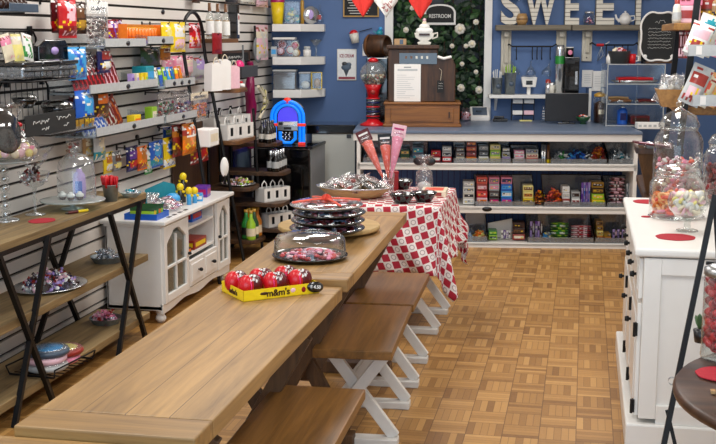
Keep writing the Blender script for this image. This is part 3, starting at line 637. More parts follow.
def gdoor(y0, y1, hy):
    w = y1-y0; z0, z1 = .115, .565; b = .045; d = MB(); x = .002; th = .018
    d.box((x, y0+b/2, (z0+z1)/2), (th, b, z1-z0), 'paint').box((x, y1-b/2, (z0+z1)/2), (th, b, z1-z0), 'paint').box((x, (y0+y1)/2, z0+b/2), (th, w-2*b, b), 'paint')
    ar = [(y0+b, z1), (y0+b, z1-.11)]+[(y0+b+(w-2*b)*k/12, z1-.11+.062*math.sin(PI*k/12)**.8+(.012 if 3 < k < 9 else 0)) for k in range(1, 12)]+[(y1-b, z1-.11), (y1-b, z1)]
    d.prism(ar, x-th/2, x+th/2, 'paint', 'yz')
    d.box((x, (y0+y1)/2, (z0+z1)/2-.01), (th*.8, .014, z1-z0-.12), 'paint'); d.box((x, (y0+y1)/2, z0+.2), (th*.8, w-2*b, .014), 'paint')
    o = d.build('door', t, .002)
    MB().box((x-.004, (y0+y1)/2, (z0+z1)/2-.02), (.003, w-2*b+.006, z1-z0-.08), 'paneglass').build('pane', o)
    MB().ball((x+.018, hy, .34), .011, 'iron', 10, 6).tube([(x, hy, .34), (x+.018, hy, .34)], .005, 'iron').build('knob', o)
gdoor(.012, d1-.004, d1-.02); gdoor(d2+.004, LW-.012, d2+.02)
for k in range(2):
    a = d1+.012+k*(d2-d1-.024)/2; b = a+(d2-d1-.03)/2; o = MB().box((.002, (a+b)/2, .205), (.018, b-a, .16), 'paint').box((.013, (a+b)/2, .205), (.006, b-a-.05, .11), 'paint').build('drawer', t, .003)
    MB().ball((.032, (a+b)/2, .21), .012, 'iron', 10, 6).tube([(.01, (a+b)/2, .21), (.03, (a+b)/2, .21)], .005, 'iron').build('knob', o)
for x, y in ((-.03, .05), (-.03, LW-.05), (-.25, .05), (-.25, LW-.05)): MB().lathe([(.0005, 0), (.016, 0), (.028, .02), (.026, .035), (.018, .045), (.024, .055), (.024, .08), (.0005, .08)], 'paint', 16, (x, y, 0)).build('foot', t)
# in the sideboard's open shelves
def inb(x, y, z): p = atX(x, y, SF-.06); return (p.x, p.y, z)
def small_box(name, label, cat, loc, sz, c, c2, rz=0, group=None, band=.45):
    t = T(name, label, cat, loc, rz, group); w, d, h = sz
    MB().box((0, 0, h/2), (w, d, h), c).build('box', t, min(sz)*.06)
    mb = MB(); mb.box((0, -d/2-.0006, h*.5), (w*.8, .001, h*band), c2); mb.box((w/2+.0006, 0, h*.5), (.001, d*.8, h*band), c2); mb.build('printed_panel', t); return t
small_box('toy_box', 'blue and red toy box on the upper open shelf of the sideboard', 'box', (SF-.1, SY0+(d1+d2)/2+.06 , .484*KZ), (.1, .2, .07), 'blue', 'red')
small_box('card_box', 'white and red card box on the upper open shelf of the sideboard', 'box', (SF-.06, SY0+d1+.075 , .484*KZ), (.06, .08, .05), 'lightgrey', 'brick')
small_box('candy_box', 'red and yellow candy box on the lower open shelf of the sideboard', 'candy box', (SF-.08, SY0+(d1+d2)/2+.03 , .319*KZ), (.12, .24, .06), 'brick', 'yellow')
small_box('candy_box', 'dark brown candy box at the near end of the lower open shelf', 'candy box', (SF-.07, SY0+d1+.08 , .319*KZ), (.1, .1, .035), 'choc', 'orange')
# on top of the sideboard
t = T('candy_tray', 'blue tray of green and yellow packs at the near end of the sideboard', 'tray', (SF-.13, 6.32, SH)); mb = MB().box((0, 0, .003), (.2, .2, .006), 'blue')
for s in (-1, 1): mb.box((s*.1, 0, .018), (.005, .2, .036), 'blue'); mb.box((0, s*.1, .018), (.2, .005, .036), 'blue')
mb.build('tray', t)
for k, c in enumerate(('lime', 'yellow', 'green', 'orange', 'lime')):
    o = MB().pillow(.16, .065, .02, lambda u, v, c=c: c if v < .6 else 'darkgreen', 8, 8).solo('candy_bag', '%s candy bag standing in the blue tray, %s from the near end' % (c, ('first', 'second', 'third', 'fourth', 'fifth')[k]), 'candy bag', (SF-.13, 6.245+k*.037, SH+.042), 0); o.rotation_euler = (-.2, 0, 0)
t = T('candy_bottle', 'small coral pink candy bottle behind the blue tray on the sideboard', 'bottle', (SF-.19, 6.42, SH)); MB().lathe([(.0005, 0), (.022, 0), (.024, .05), (.01, .07), (.01, .085), (.0005, .085)], 'coral', 14).build('bottle', t); MB().lathe([(.012, .08), (.014, .085), (.014, .1), (.0005, .102)], 'brick', 12).build('cap', t)
heap([treat('palepink', 'magenta', .8), treat('lilac', 'palepink', .8), treat('foil', 'red', .8), treat('white', 'magenta', .8)], 'treat_bag', 'small pink and silver treat bag piled on the sideboard top', 'treat bag', 'pink treat bags on the sideboard', (SF-.12, 6.60, SH), .08, .17, 26, .07, seed=6, flat=.5, base=.012)
p = (SF-.22, 6.65, SH); t = T('glass_cup', 'clear cup of silver sweets standing behind the pink treat bags', 'cup', p); MB().lathe([(.0005, .0), (.03, 0), (.045, .1), (.042, .1), (.028, .005)], 'film', 20).build('cup', t); MB().ball((0, 0, .05), (.032, .032, .042), 'foil', 10, 8).build('filling', t)
t = T('teal_card', 'folded teal display card standing at the back of the sideboard', 'card', (SF-.24, 6.84, SH), .4)
MB().prism([(-.11, 0), (.11, 0), (.09, .13), (.02, .15), (-.1, .1)], -.003, .003, 'teal', 'xz').build('back_panel', t); MB().box((0, -.03, .003), (.2, .07, .006), 'teal').build('base_panel', t)
for k, (x, y, h) in enumerate(((-.1, 6.82, .1), (-.06, 6.87, .07), (-.13, 6.96, .15), (-.05, 6.95, .06))):
    t = T('candy_topper', ('yellow candy tube with round top, nearest of the yellow four', 'short yellow candy tube in front of the teal card', 'tallest yellow candy tube with a round top', 'shortest yellow candy tube at the front right')[k], 'candy tube', (SF+x, y, SH))
    MB().lathe([(.0005, 0), (.016, 0), (.016, h), (.0005, h)], ('charcoal', 'sky', 'charcoal', 'sky')[k], 12).build('tube', t); MB().ball((0, 0, h+.02), (.024, .024, .026), 'yellow', 12, 8).build('round_top', t); MB().tube([(-.028, 0, h-.012), (0, .0, h-.004), (.028, 0, h-.012)], .009, 'yellow', 6).build('arms', t)
t = T('candy_ball', 'bright blue ball pack beside the yellow candy tubes', 'candy pack', (SF-.17, 7.06, SH+.151)); MB().ball((0, 0, 0), (.05, .05, .04), 'sky', 14, 10).build('ball', t)
t.location.z = SH+.05; t.location.x = SF-.13; t.location.y = 6.76
small_box('candy_box', 'purple candy box at the far end of the sideboard', 'candy box', (SF-.1, 7.25, SH), (.09, .11, .075), 'purple', 'magenta', .1)
small_box('candy_box', 'sky blue candy box in front of the yellow candy tubes', 'candy box', (SF-.06, 7.05, SH), (.06, .07, .05), 'sky', 'white', .3)
for k, y in enumerate((6.36, 6.45, 6.55, 6.65)):
    MB().box((0, 0, .001), (.02, .045, .002), 'charcoal').solo('price_label', 'black price label on the sideboard front edge, %s one from the near end' % ('first', 'second', 'third', 'fourth')[k], 'price label', (SF-.005, y, SH+.0005))
# ------------------------------------------------------------------ white dresser on the right
DX, DY0, DY1, DZ, DW = .262, 4.66, 6.13, .85, .62
t = T('dresser', 'white painted dresser with black knobs carrying the glass candy jars', 'dresser', (DX, DY0, 0)); L = DY1-DY0
MB().box((DW/2-.015, L/2, DZ-.0175), (DW+.05, L+.05, .035), 'paint').build('top', t, .012, 3)
MB().box((DW/2, L/2, .47), (DW, L, .68), 'paint').build('body', t, .003)
MB().box((DW/2-.02, L/2, .055), (DW+.06, L+.06, .11), 'paint').build('plinth', t, .008)
mb = MB()
for a, b, c, d in ((.035, .03, 0, 1), (DW-.035, .03, 0, 1)): mb.box((a, -.006, .47), (.07, .014, .68), 'paint')
mb.box((DW/2, -.006, .775), (DW-.14, .014, .07), 'paint'); mb.box((DW/2, -.006, .15), (DW-.14, .014, .08), 'paint'); mb.build('side_frame', t, .003)
for k in range(3):
    y0 = .03+k*(L-.06)/3; y1 = y0+(L-.06)/3-.02; ym = (y0+y1)/2
    o = MB().box((-.009, ym, .715), (.018, y1-y0, .17), 'paint').box((-.02, ym, .715), (.006, y1-y0-.06, .11), 'paint').build('drawer', t, .004)
    for q in (-1, 1):
        yk = ym+q*.13; MB().tube([(-.02, yk, .715), (-.03, yk, .715), (-.034, yk, .715), (-.05, yk, .715)], [.007, .006, .014, .011], 'iron', 12).build('knob', o)
    o = MB().box((-.009, ym, .37), (.018, y1-y0, .48), 'paint').box((-.02, ym, .37), (.006, y1-y0-.1, .36), 'paint').build('door', t, .004)
    MB().tube([(-.02, y1-.03, .44), (-.03, y1-.03, .44), (-.034, y1-.03, .44), (-.05, y1-.03, .44)], [.007, .006, .014, .011], 'iron', 12).build('knob', o)
    for z in (.17, .5): MB().box((-.02, y0+.004, z), (.012, .022, .055), 'iron').tube([(-.027, y0-.006, z-.03), (-.027, y0-.006, z+.03)], .006, 'iron').build('hinge', o)
felt(675.5, 237.5, DZ, .082, 'red felt round at the near end of the white dresser top', 0, 1)
felt(648, 202, DZ, .075, 'red felt round at the far left of the white dresser top')
felt(646, 217, DZ, .022, 'small pink red scrap beside the wide jar on the dresser')
def jar(label, x, y, r, h, prof, name='candy_jar', z=DZ):
    p = on(x, y, z); t = T(name, label, 'jar', (p[0], p[1], z)); return t, p
def cyl_jar(label, x, y, r, h, lid=True, shoulder=.0, q=1, z=DZ, mat='jarglass'):
    p = on(x, y, z); t = T('candy_jar', label, 'jar', p)
    MB().lathe([(.0005, .001), (r*.9, .001), (r, .012), (r, h-.04-shoulder), (r*.9, h-.02-shoulder*.5), (r*.72, h), (r*.74, h+.006), (r*.7, h+.008)], mat, 40).build('glass_body', t)
    MB().tube([(r*.99*math.cos(a), r*.99*math.sin(a), .006) for a in [2*PI*k/28 for k in range(28)]], .005, 'domeglass', 6, True).build('base_rim', t)
    MB().tube([(r*.74*math.cos(a), r*.74*math.sin(a), h+.002) for a in [2*PI*k/28 for k in range(28)]], .006, 'domeglass', 6, True).build('mouth_rim', t)
    if lid:
        MB().lathe([(r*.8, h+.009), (r*.84, h+.018*q), (r*.66, h+.055*q), (r*.25, h+.075*q), (.012, h+.085*q), (.0005, h+.085*q)], mat, 36).build('lid', t); MB().ball((0, 0, h+.085*q+.018), (.022, .022, .02), mat, 14, 10).build('lid_knob', t)
    return p
def fill(protos, name, label, cat, group, c, r, n, z0, z1, seed, flat=1.2, jx=1):
    rg = random.Random(seed); ms = []
    for q in protos: o = q.build(name); ms.append(o.data); bpy.data.objects.remove(o)
    for k in range(n):
        a = k*2.39996; rr = r*math.sqrt(((k*7) % n+.5)/n)
        o = bpy.data.objects.new(name, ms[k % len(ms)]); COL.objects.link(o)
        o.location = (c[0]+rr*math.cos(a), c[1]+rr*math.sin(a), c[2]+z0+(z1-z0)*(k+.5)/n); o.rotation_euler = (rg.uniform(-flat, flat), rg.uniform(-flat, flat), rg.uniform(0, 6.28)); tag(o, label, cat, group)
def ring(m, R=.019, r=.008): return MB().tube([(R*math.cos(a), R*math.sin(a), 0) for a in [2*PI*k/12 for k in range(12)]], r, m, 6, True)
p = cyl_jar('wide glass jar of peach rings nearest the left of the dresser top', 676, 217, .128, .20, False)
fill([ring('peach'), ring('orange'), ring('peach', .018), ring('coral')], 'gummy_ring', 'peach and orange gummy ring in the wide glass jar', 'candy', 'peach rings in the wide jar', p, .098, 90, .035, .105, 31)
fill([ring('coral', .016), ring('pink', .016)], 'gummy_ring', 'coral gummy ring at the bottom of the wide glass jar', 'candy', 'coral rings at the bottom of the wide jar', p, .1, 34, .022, .035, 32, .3)
t = T('jar_lid', 'glass lid with rim on the wide jar of peach rings', 'lid', (p[0], p[1], DZ+.2105)); MB().lathe([(.105, 0), (.11, .006), (.09, .03), (.03, .045), (.0005, .047)], 'jarglass', 36).build('lid', t); MB().ball((0, 0, .062), .016, 'jarglass', 12, 8).build('knob', t)
p = cyl_jar('tall glass apothecary jar of pink and red sweets at the far end of the dresser', 676, 196, .128, .36, True, .02, 1.35)
fill([candy('coral', (.018, .012, .008)), candy('palepink', (.02, .013, .008)), candy('white', (.016, .012, .008)), candy('palepink', (.018, .011, .009)), candy('brick', (.017, .011, .008)), candy('cream', (.016, .013, .008)), candy('pink', (.018, .012, .008))], 'gummy_candy', 'pink, red or white gummy in the tall apothecary jar', 'candy', 'gummies in the tall apothecary jar', p, .105, 200, .025, .2, 33)
p = on(687, 231, DZ); t = T('candy_goblet', 'stemmed glass bowl of white gummy discs in front of the wide jar', 'goblet', p)
MB().lathe([(.0005, .001), (.05, .001), (.046, .006), (.014, .014), (.016, .05), (.05, .062), (.082, .1), (.09, .135), (.08, .17)], 'jarglass', 36).build('glass', t)
fill([MB().lathe([(.0005, -.006), (.017, -.006), (.02, 0), (.017, .006), (.0005, .006)], c, 14) for c in ('cream', 'white', 'palepink', 'offwhite', 'paleyellow')], 'gummy_disc', 'white or cream gummy disc in the stemmed glass bowl', 'candy', 'white gummy discs in the stemmed bowl', (p[0], p[1], DZ), .06, 85, .085, .17, 34)
p = cyl_jar('small glass jar with knobbed lid behind the stemmed bowl', 697, 203, .062, .14, True)
fill([candy('white'), candy('palepink'), ring('deepred', .012, .005)], 'gummy_candy', 'white or red gummy in the small knobbed jar', 'candy', 'gummies in the small knobbed jar', p, .045, 40, .02, .06, 35)
p = cyl_jar('glass jar of dark red twists at the right edge of the photo', 722, 205, .1, .3, True)
fill([candy('deepred', (.022, .013, .012)), candy('maroon', (.02, .012, .012))], 'gummy_candy', 'dark red twist in the jar at the right edge', 'candy', 'dark red twists in the right jar', p, .08, 110, .025, .21, 36)
# ------------------------------------------------------------------ round table, bottom right
c = Vector((.78, 3.10, 0)); t = T('round_table', 'round dark wood table with white drum base at the bottom right', 'table', c)
MB().lathe([(.0005, .722), (.49, .722), (.512, .728), (.515, .742), (.505, .757), (.0005, .76)], 'roundwood', 72).build('table_top', t)
MB().lathe([(.0005, 0), (.36, 0), (.36, .04), (.33, .06), (.33, .66), (.4, .70), (.4, .721), (.0005, .721)], 'paint', 48).build('drum_base', t)
p = on(722, 358, .76); t = T('candy_jar', 'metal lidded glass jar of bright red sweets on the round dark table', 'jar', p); r = .062
MB().lathe([(.0005, .001), (r, .001), (r+.002, .01), (r, .03), (r, .245), (r*.94, .25)], 'jarglass', 36).build('glass_body', t)
MB().lathe([(r*.99, .25), (r*1.02, .252), (r*1.02, .27), (r*.7, .28), (.0005, .283)], 'steel', 36).build('lid', t)
fill([candy('red', (.016, .014, .013)), candy('red', (.015, .013, .013)), candy('deepred', (.015, .013, .012))], 'red_candy', 'bright red sweet in the metal lidded jar', 'candy', 'red sweets in the metal lidded jar', p, .047, 230, .022, .235, 37)
felt(722, 375, .76, .072, 'red felt round in front of the metal lidded jar')
MB().box((0, 0, .004), (.012, .02, .008), 'tan').solo('price_tag', 'tiny tan tag lying on the round dark table', 'price tag', on(713, 393, .7605))
t = T('potted_plant', 'small green leafy sprig in a dark pot behind the red sweet jar', 'plant', on(701, 342, .76))
MB().lathe([(.0005, 0), (.02, 0), (.026, .04), (.0005, .04)], 'charcoal', 14).build('pot', t); mb = MB()
for k in range(14): mb.ball((0, 0, 0), (.026, .009, .003), 'leaf', 8, 4, rotm(0, -.5-.5*(k % 3), k*2.1, (.018*math.cos(k*2.1), .018*math.sin(k*2.1), .045+.012*(k % 3))))
mb.build('leaves', t)
# black folding stand between dresser and round table
t = T('folding_stand', 'thin black folding stand leaning in front of the white dresser side', 'stand', (.36, 4.25, 0))
O = Vector((.36, 4.25, 0))
def stb(a, b, Y0, Y1, name, w=.018):
    MB().bar(atY(a[0], a[1], Y0)-O, atY(b[0], b[1], Y1)-O, w, w, 'iron', (0, 1, 0)).build(name, t)
A = atY(715, 195, 4.35); Bq = atY(664, 444, 4.15); d = Bq-A; bt = A+d*((0-A.z)/d.z)
MB().bar(A-O, bt-O, .02, .016, 'iron', (0, 1, 0)).build('leg', t)
MB().bar(Vector((bt.x+.13, bt.y+.05, 0))-O, atY(667, 410, 4.19)-O, .014, .014, 'iron', (0, 1, 0)).build('strut', t)
MB().bar(A-O, Vector((A.x+.12, A.y+.02, 0))-O, .02, .016, 'iron', (0, 1, 0)).build('leg', t)
q = atY(706, 263, 4.32)-O; MB().bar(q, q+Vector((.14, 0, 0)), .012, .012, 'iron').build('cross_rail', t)
MB().lathe([(.014, -.01), (.014, .01)], 'steel', 12, X=rotm(PI/2, 0, 0, tuple(atY(672, 381, 4.19)-O))).build('hinge', t)
# ------------------------------------------------------------------ the slatted wall on the left
R90 = PI/2
def art(base, c2=None, c3=None, k=0):
    def fn(u, v):
        if v < .07 or v > .93: return base
        h = (int(u*12)*7+int(v*16)*13+int(u*12)*int(v*16)*3+len(base)*5+len(c2 or '')*11) % 17
        if .84 < v < .93 and h < 7: return 'white' if base not in ('white', 'cream', 'palepink', 'lightgrey') else 'brick'
        if .08 < v < .2 and h < 5: return c2 or base
        if c2 and .58 < v < .74 and .2 < u < .8 and h in (1, 4, 8, 11): return 'white' if c2 not in ('white', 'cream', 'palepink') else base
        if c3 and .2 < v < .42 and h in (2, 9, 13): return 'yellow' if c3 != 'yellow' else 'brick'
        if k == 0:
            if c2 and .52 < v < .8 and .14 < u < .86: return c2
            if c3 and .14 < v < .44 and abs(u-.5)+abs(v-.3)*.8 < .36: return c3
        if k == 1:
            if c2 and (u-.5)**2+((v-.66)*1.1)**2 < .075: return c2
            if c3 and v < .3: return c3
        if k == 2:
            if c2 and abs((u+v*.6) % .5-.25) < .1: return c2
            if c3 and .62 < v < .84: return c3
        if k == 3:
            if c2 and v > .55: return c2
            if c3 and .18 < v < .5 and .2 < u < .8: return c3
        return base
    return fn
def hook(x, y, z, off, what):
    mb = MB(); mb.tube([(0, 0, .0), (off+.012, 0, 0), (off+.018, 0, .014)], .0035, 'iron', 6); mb.box((.002, 0, 0), (.004, .02, .03), 'iron')
    mb.solo('wall_hook', 'black peg hook holding the '+' '.join(what.split()[:11]), 'hook', (WX, y, z))
def wbag(name, what, box, off, fn, th=.045, tilt=0, hk=True, cat='candy bag', group=None, rz=0):
    c, w, h, zb = wrect(*box, off)
    o = MB().pillow(w, h, th, fn, 12, 16, None, .06, .05).solo(name, what, cat, c, R90+rz, group)
    if tilt: o.rotation_euler = (tilt, 0, R90+rz)
    if hk: hook(0, c.y, c.z+h/2-.012, off, what)
    return o
wbag('candy_bag', 'dark red candy bag half hidden behind the bright red bag, top left', (51, -4, 63, 33), .09, art('maroon', 'choc', 'red', 1))
wbag('candy_bag', 'bright red candy bag with a pale round emblem, top left of the wall', (58, -1, 76, 38), .15, art('red', 'palepink', 'deepred', 1), .06)
wbag('candy_bag', 'dark brown candy bag with gold print beside the bright red bag', (72, 2, 86, 34), .10, art('choc', 'brown', 'gold', 0))
def cbag(what, box, off, cols, th=.05, card=None, n=40, hk=True, seed=0, R=.012):
    """clear hanging bag with sweets inside and a card at the top"""
    c, w, h, zb = wrect(*box, off); t = T('clear_candy_bag', what, 'candy bag', c, R90)
    MB().pillow(w, h, th, 'film', 10, 12).build('clear_pouch', t); rg = random.Random(seed); mb = MB()
    for k in range(n): mb.ball((rg.uniform(-.38, .38)*w, rg.uniform(-.2, .2)*th, (-.42+.5*rg.random())*h), (R, R*.8, R*.8), rg.choice(cols), 7, 5)
    o = mb.build('sweets', t); o['kind'] = 'stuff'
    if card: MB().box((0, -th*.1, h*.36), (w*.94, .003, h*.26), card).box((0, -th*.1-.002, h*.34), (w*.6, .001, h*.07), 'charcoal').build('header_card', t)
    if hk: hook(0, c.y, c.z+h/2-.012, off, what)
    return t
cbag('clear bag of dark chocolates with a white card, right of the brown bag', (86, 1, 108, 49), .13, ['choc', 'choc', 'maroon', 'offwhite'], .06, 'white', 46)
o = wbag('candy_pack', 'red and purple candy strip leaning right of the chocolate bag', (108, 20, 118, 41), .12, art('deepred', 'purple', 'palepink', 2), .03); 
o = wbag('candy_pack', 'maroon candy strip behind the red and purple strip', (112, 19, 122, 40), .07, art('maroon', 'lilac', None, 2), .03)
wbag('candy_bag', 'shiny bright blue foil bag below the bright red bag', (68, 47, 86, 80), .15, art('sky', 'blue', 'sky', 2), .06)
cbag('clear crumpled bag left of the shiny blue foil bag', (61, 60, 72, 78), .14, ['offwhite', 'lightgrey'], .04, None, 14, True, 3)
cbag('clear crumpled bag right of the shiny blue foil bag', (82, 52, 95, 80), .12, ['tan', 'offwhite', 'lightgrey'], .04, None, 16, True, 4)
wbag('candy_bag', 'navy candy bag with a red and white label under the chocolate bag', (97, 46, 110, 73), .15, art('navy', 'brick', 'white', 0), .05)
# wire baskets on the far left
def basket(what, box, off0, dep, hh, tub):
    c, w, h, zb = wrect(*box, 0.02); t = T('wire_basket', what, 'basket', (WX+.012, c.y, zb), R90); mb = MB(); H = h
    P = [(-w/2, 0, 0), (-w/2, 0, H*.86), (-w/2+.03, 0, H), (w/2-.03, 0, H), (w/2, 0, H*.86), (w/2, 0, 0)]
    mb.tube(P, .006, 'iron', 8); mb.tube([(-w/2, 0, H*.55), (w/2, 0, H*.55)], .004, 'iron', 6)
    for k in range(1, 9): mb.tube([(-w/2+w*k/9, 0, 0), (-w/2+w*k/9, 0, H)], .0022, 'iron', 5)
    mb.build('back_frame', t); mb = MB()
    mb.tube([(-w/2, 0, 0), (-w/2, -dep, 0), (w/2, -dep, 0), (w/2, 0, 0)], .005, 'iron', 6); mb.tube([(-w/2, 0, hh), (-w/2, -dep, hh), (w/2, -dep, hh), (w/2, 0, hh)], .005, 'iron', 6)
    for k in range(1, 8): mb.tube([(-w/2+w*k/8, 0, 0), (-w/2+w*k/8, -dep, 0), (-w/2+w*k/8, -dep, hh)], .0025, 'iron', 5)
    for k in range(3): mb.tube([(-w/2, -dep*k/3-.02, .0), (w/2, -dep*k/3-.02, 0)], .0025, 'iron', 5)
    mb.build('basket_wires', t)
    for s in (-1, 1): MB().box((s*w*.36, -.004, H*1.0), (.022, .02, .05), 'iron').build('slat_bracket', t)
    return t, c, w, zb
t, c, w, zb = basket('upper black wire basket of plastic tubs at the far left', (-12, 31, 38, 80), 0, .21, .05, 0)
BY = c.y; ZB1 = zb+.012
def tub(what, y, x, z, wx, wy, hz, lid='gloss', sticker=None):
    t = T('candy_tub', what, 'tub', (x, y, z)); MB().box((0, 0, hz/2), (wx, wy, hz), 'smoke').build('tub', t, .012)
    MB().box((0, 0, hz+.011), (wx+.01, wy+.01, .022), lid).build('lid', t, .009); mb = MB(); rg = random.Random(int(y*100))
    for k in range(24): mb.ball((rg.uniform(-.42, .42)*wx, rg.uniform(-.42, .42)*wy, .015+rg.random()*hz*.6), .013, rg.choice(['lightgrey', 'foil', 'grey', 'offwhite']), 6, 4)
    q = mb.build('wrapped_sweets', t); q['kind'] = 'stuff'
    if sticker: MB().lathe([(.0005, 0), (.03, 0), (.03, .001), (.0005, .001)], sticker, 20, X=rotm(0, 0, 0, (0, 0, hz+.0222)), sx=.8, sy=1.2).build('sticker', t)
tub('clear tub with black lid at the near end of the upper wire basket', BY-.17, WX+.12, ZB1, .17, .19, .06)
tub('clear tub with black lid in the middle of the upper wire basket', BY+.03, WX+.12, ZB1, .17, .19, .06)
tub('clear tub with a violet sticker on its black lid in the upper wire basket', BY+.23, WX+.12, ZB1, .17, .19, .06, 'gloss', 'lilac')
t = T('lidded_tray', 'large black lidded tray with violet sticker standing behind the upper tubs', 'tray', (WX+.12, BY+.2, ZB1+.084), R90)
MB().prism([(-.17, 0), (.17, 0), (.17, .05), (.13, .1), (-.1, .1), (-.17, .07)], -.02, .02, 'gloss', 'xz').build('tray', t, .004); MB().lathe([(.0005, 0), (.04, 0), (.04, .002), (.0005, .002)], 'lilac', 20, X=rotm(PI/2, 0, 0, (.0, -.0205, .045)), sx=1, sy=.5).build('sticker', t)
for k, (y, cc, c2, lb) in enumerate(((-.2, 'cream', 'pink', 'cream packet with pink print at the near end of the upper wire basket'), (-.1, 'paleyellow', 'cream', 'pale yellow packet standing in the upper wire basket'), (.0, 'white', 'green', 'white and green packet standing in the upper wire basket'))):
    o = MB().pillow(.1, .13, .03, art(cc, c2, None, 2 if k == 2 else 3), 10, 10).solo('candy_packet', lb, 'candy packet', (WX+.14, BY+y-.09, ZB1+.084+.065), R90+.2*(k-1)); o.rotation_euler = (-.15, .15*(k-1), R90)
t, c, w, zb = basket('lower black wire basket holding black bowls at the far left', (1, 81, 50, 131), 0, .26, .06, 0)
BY2 = c.y; ZB2 = zb+.012
MB().box((0, 0, .004), (.26, w*1.02, .006), 'smoke').solo('basket_liner', 'clear plastic liner lying in the lower wire basket', 'liner', (WX+.145, BY2, zb+.003))
def bbowl(what, x, y, off, r, lid=False):
    p = atX(x, y, WX+off); z = p.z
    t = T('black_bowl', what, 'bowl', p); MB().lathe([(.0005, 0), (r*.6, 0), (r*.9, r*.5), (r, r*.8), (r*.96, r*.8), (r*.55, .012), (.0005, .01)], 'gloss', 32).build('bowl', t)
    MB().lathe([(r*1.0, r*.8), (r*.9, r*1.0), (r*.5, r*1.16), (.0005, r*1.2)], 'clear', 32).build('clear_lid', t)
    return t
bbowl('small black bowl with clear lid high in the lower wire basket', 25, 108, .13, .062)
bbowl('larger black bowl with clear lid right of the small one', 58, 119, .14, .085)
p = atX(3, 155, WX+.27); t = T('round_platter', 'round black platter with clear lid standing on edge at the far left', 'platter', p, R90-.2)
MB().lathe([(.0005, 0), (.09, 0), (.105, .016), (.103, .02), (.085, .008), (.0005, .008)], 'iron', 40, X=rotm(PI/2-.25, 0, 0, (0, 0, .105))).build('base', t); MB().lathe([(.103, .02), (.085, .034), (.0005, .038)], 'clear', 36, X=rotm(PI/2-.25, 0, 0, (0, 0, .105))).build('clear_lid', t)
a = atX(25, 128, WX+.30); b = atX(75, 118, WX+.30)
t = T('chalk_sign', 'long slate price sign with white handwriting under the black bowls', 'sign', (WX+.30, (a.y+b.y)/2, (a.z+b.z)/2), R90); wv = b.y-a.y
MB().box((0, 0, 0), (wv, .006, .1), 'slateboard').build('board', t, .002); mb = MB()
scribble(mb, -wv*.36, -wv*.05, .012, -.004, 'chalk', .02, .0016, 1); scribble(mb, wv*.1, wv*.4, .018, -.004, 'chalk', .02, .0016, 2); scribble(mb, -wv*.2, -wv*.05, -.022, -.004, 'chalk', .016, .0016, 3); scribble(mb, wv*.24, wv*.36, -.018, -.004, 'chalk', .016, .0016, 4); mb.build('handwriting', t)
t = T('dipped_tray', 'blue grey tray of chocolate dipped sweets, cut off at the top left corner', 'tray', (*wrect(-8, -3, 24, 12, .12)[0][:2], wrect(-8, -3, 24, 12, .12)[3]), R90)
MB().box((0, 0, .006), (.28, .16, .012), 'slate').box((0, -.08, .02), (.28, .006, .04), 'slate').build('tray', t, .003)
for k in range(6): MB().ball((-.11+k*.044, -.02, .036), (.018, .022, .026), 'choc', 10, 8).solo('dipped_sweet', 'chocolate dipped sweet on the blue grey tray', 'chocolate', (0, 0, 0), 0, 'dipped sweets on the blue grey tray').matrix_world = t.matrix_basis @ Matrix.Identity(4)
# acrylic shelf trays with round black price dots
def tray(what, box, dep=.22, dots=1):
    c, w, h, zb = wrect(*box, dep); t = T('shelf_tray', what, 'shelf tray', (WX+.002, c.y, zb), R90)
    MB().box((0, -dep/2, .004), (w, dep, .008), 'lightgrey').build('base', t); 
    MB().box((0, -dep+.003, .027), (w, .006, .054), 'lightgrey').build('lip', t)
    for s in (-1, 1): MB().prism([(0, 0), (-dep, 0), (-dep, .054), (0, .09)], s*w/2-.002, s*w/2+.002, 'acrylic', 'yz').build('end_panel', t)
    for k in range(dots): MB().lathe([(.0005, 0), (.014, 0), (.014, .002), (.0005, .002)], 'charcoal', 16, sx=1.9, X=rotm(PI/2, 0, 0, (w*((k+1)/(dots+1)-.5)+.02, -dep-.0003, .027))).build('price_dot', t)
    return c.y, w, zb+.008
TA1 = tray('top left acrylic shelf tray, under the orange candy box', (105, 41.5, 146, 48), .2)
TA2 = tray('top right acrylic shelf tray, under the yellow bags', (148, 38.5, 175, 45), .2)
TB1 = tray('middle left acrylic shelf tray of red candy packs', (90, 84, 158, 91.5), .24)
TB2 = tray('middle right acrylic shelf tray with three price dots', (165, 79.5, 195, 87), .24, 3)
TC1 = tray('lower left acrylic shelf tray with the small yellow box', (96, 124, 164, 131.5), .24)
TC2 = tray('lower right acrylic shelf tray of clear candy bags', (166, 113, 197, 121), .24)
# orange box of tubes
c, w, h, zb = wrect(123, 18, 160, 42, .13); t = T('candy_carton', 'open orange carton of ten orange and purple candy tubes, top of the wall', 'box', (WX+.12, c.y, TA1[2]), R90)
MB().box((0, 0, .004), (w, .07, .008), 'orange').box((0, -.033, .02), (w, .004, .04), 'orange').box((-w/2, 0, h*.45), (.005, .07, h*.9), 'orange').box((w/2, 0, h*.45), (.005, .07, h*.9), 'orange').box((0, .034, h*.45), (w, .004, h*.9), 'amber').build('carton', t)
MB().box((0, -.0355, .024), (w*.9, .001, .022), 'purple').build('printed_band', t)
for k in range(10):
    o = MB().lathe([(.0005, 0), (.0135, 0), (.0135, .05), (.0138, .051), (.0138, .1), (.0005, .102)], ['amber', 'orange', 'purple', 'orange', 'yellow'], 10).solo('candy_tube', 'orange and purple candy tube standing in the open orange carton', 'candy tube', (WX+.12, c.y+(k-4.5)*w*.088, TA1[2]+.009), 0, 'candy tubes in the orange carton')
wbag('candy_bag', 'yellow candy bag in front of the top right tray, left of two', (161, 22, 173, 48), .17, art('yellow', 'paleyellow', 'amber', 1), .05)
wbag('candy_bag', 'yellow and white candy bag beside the black arch, right of two', (170, 22, 185, 52), .19, art('yellow', 'white', 'palepink', 0), .05)
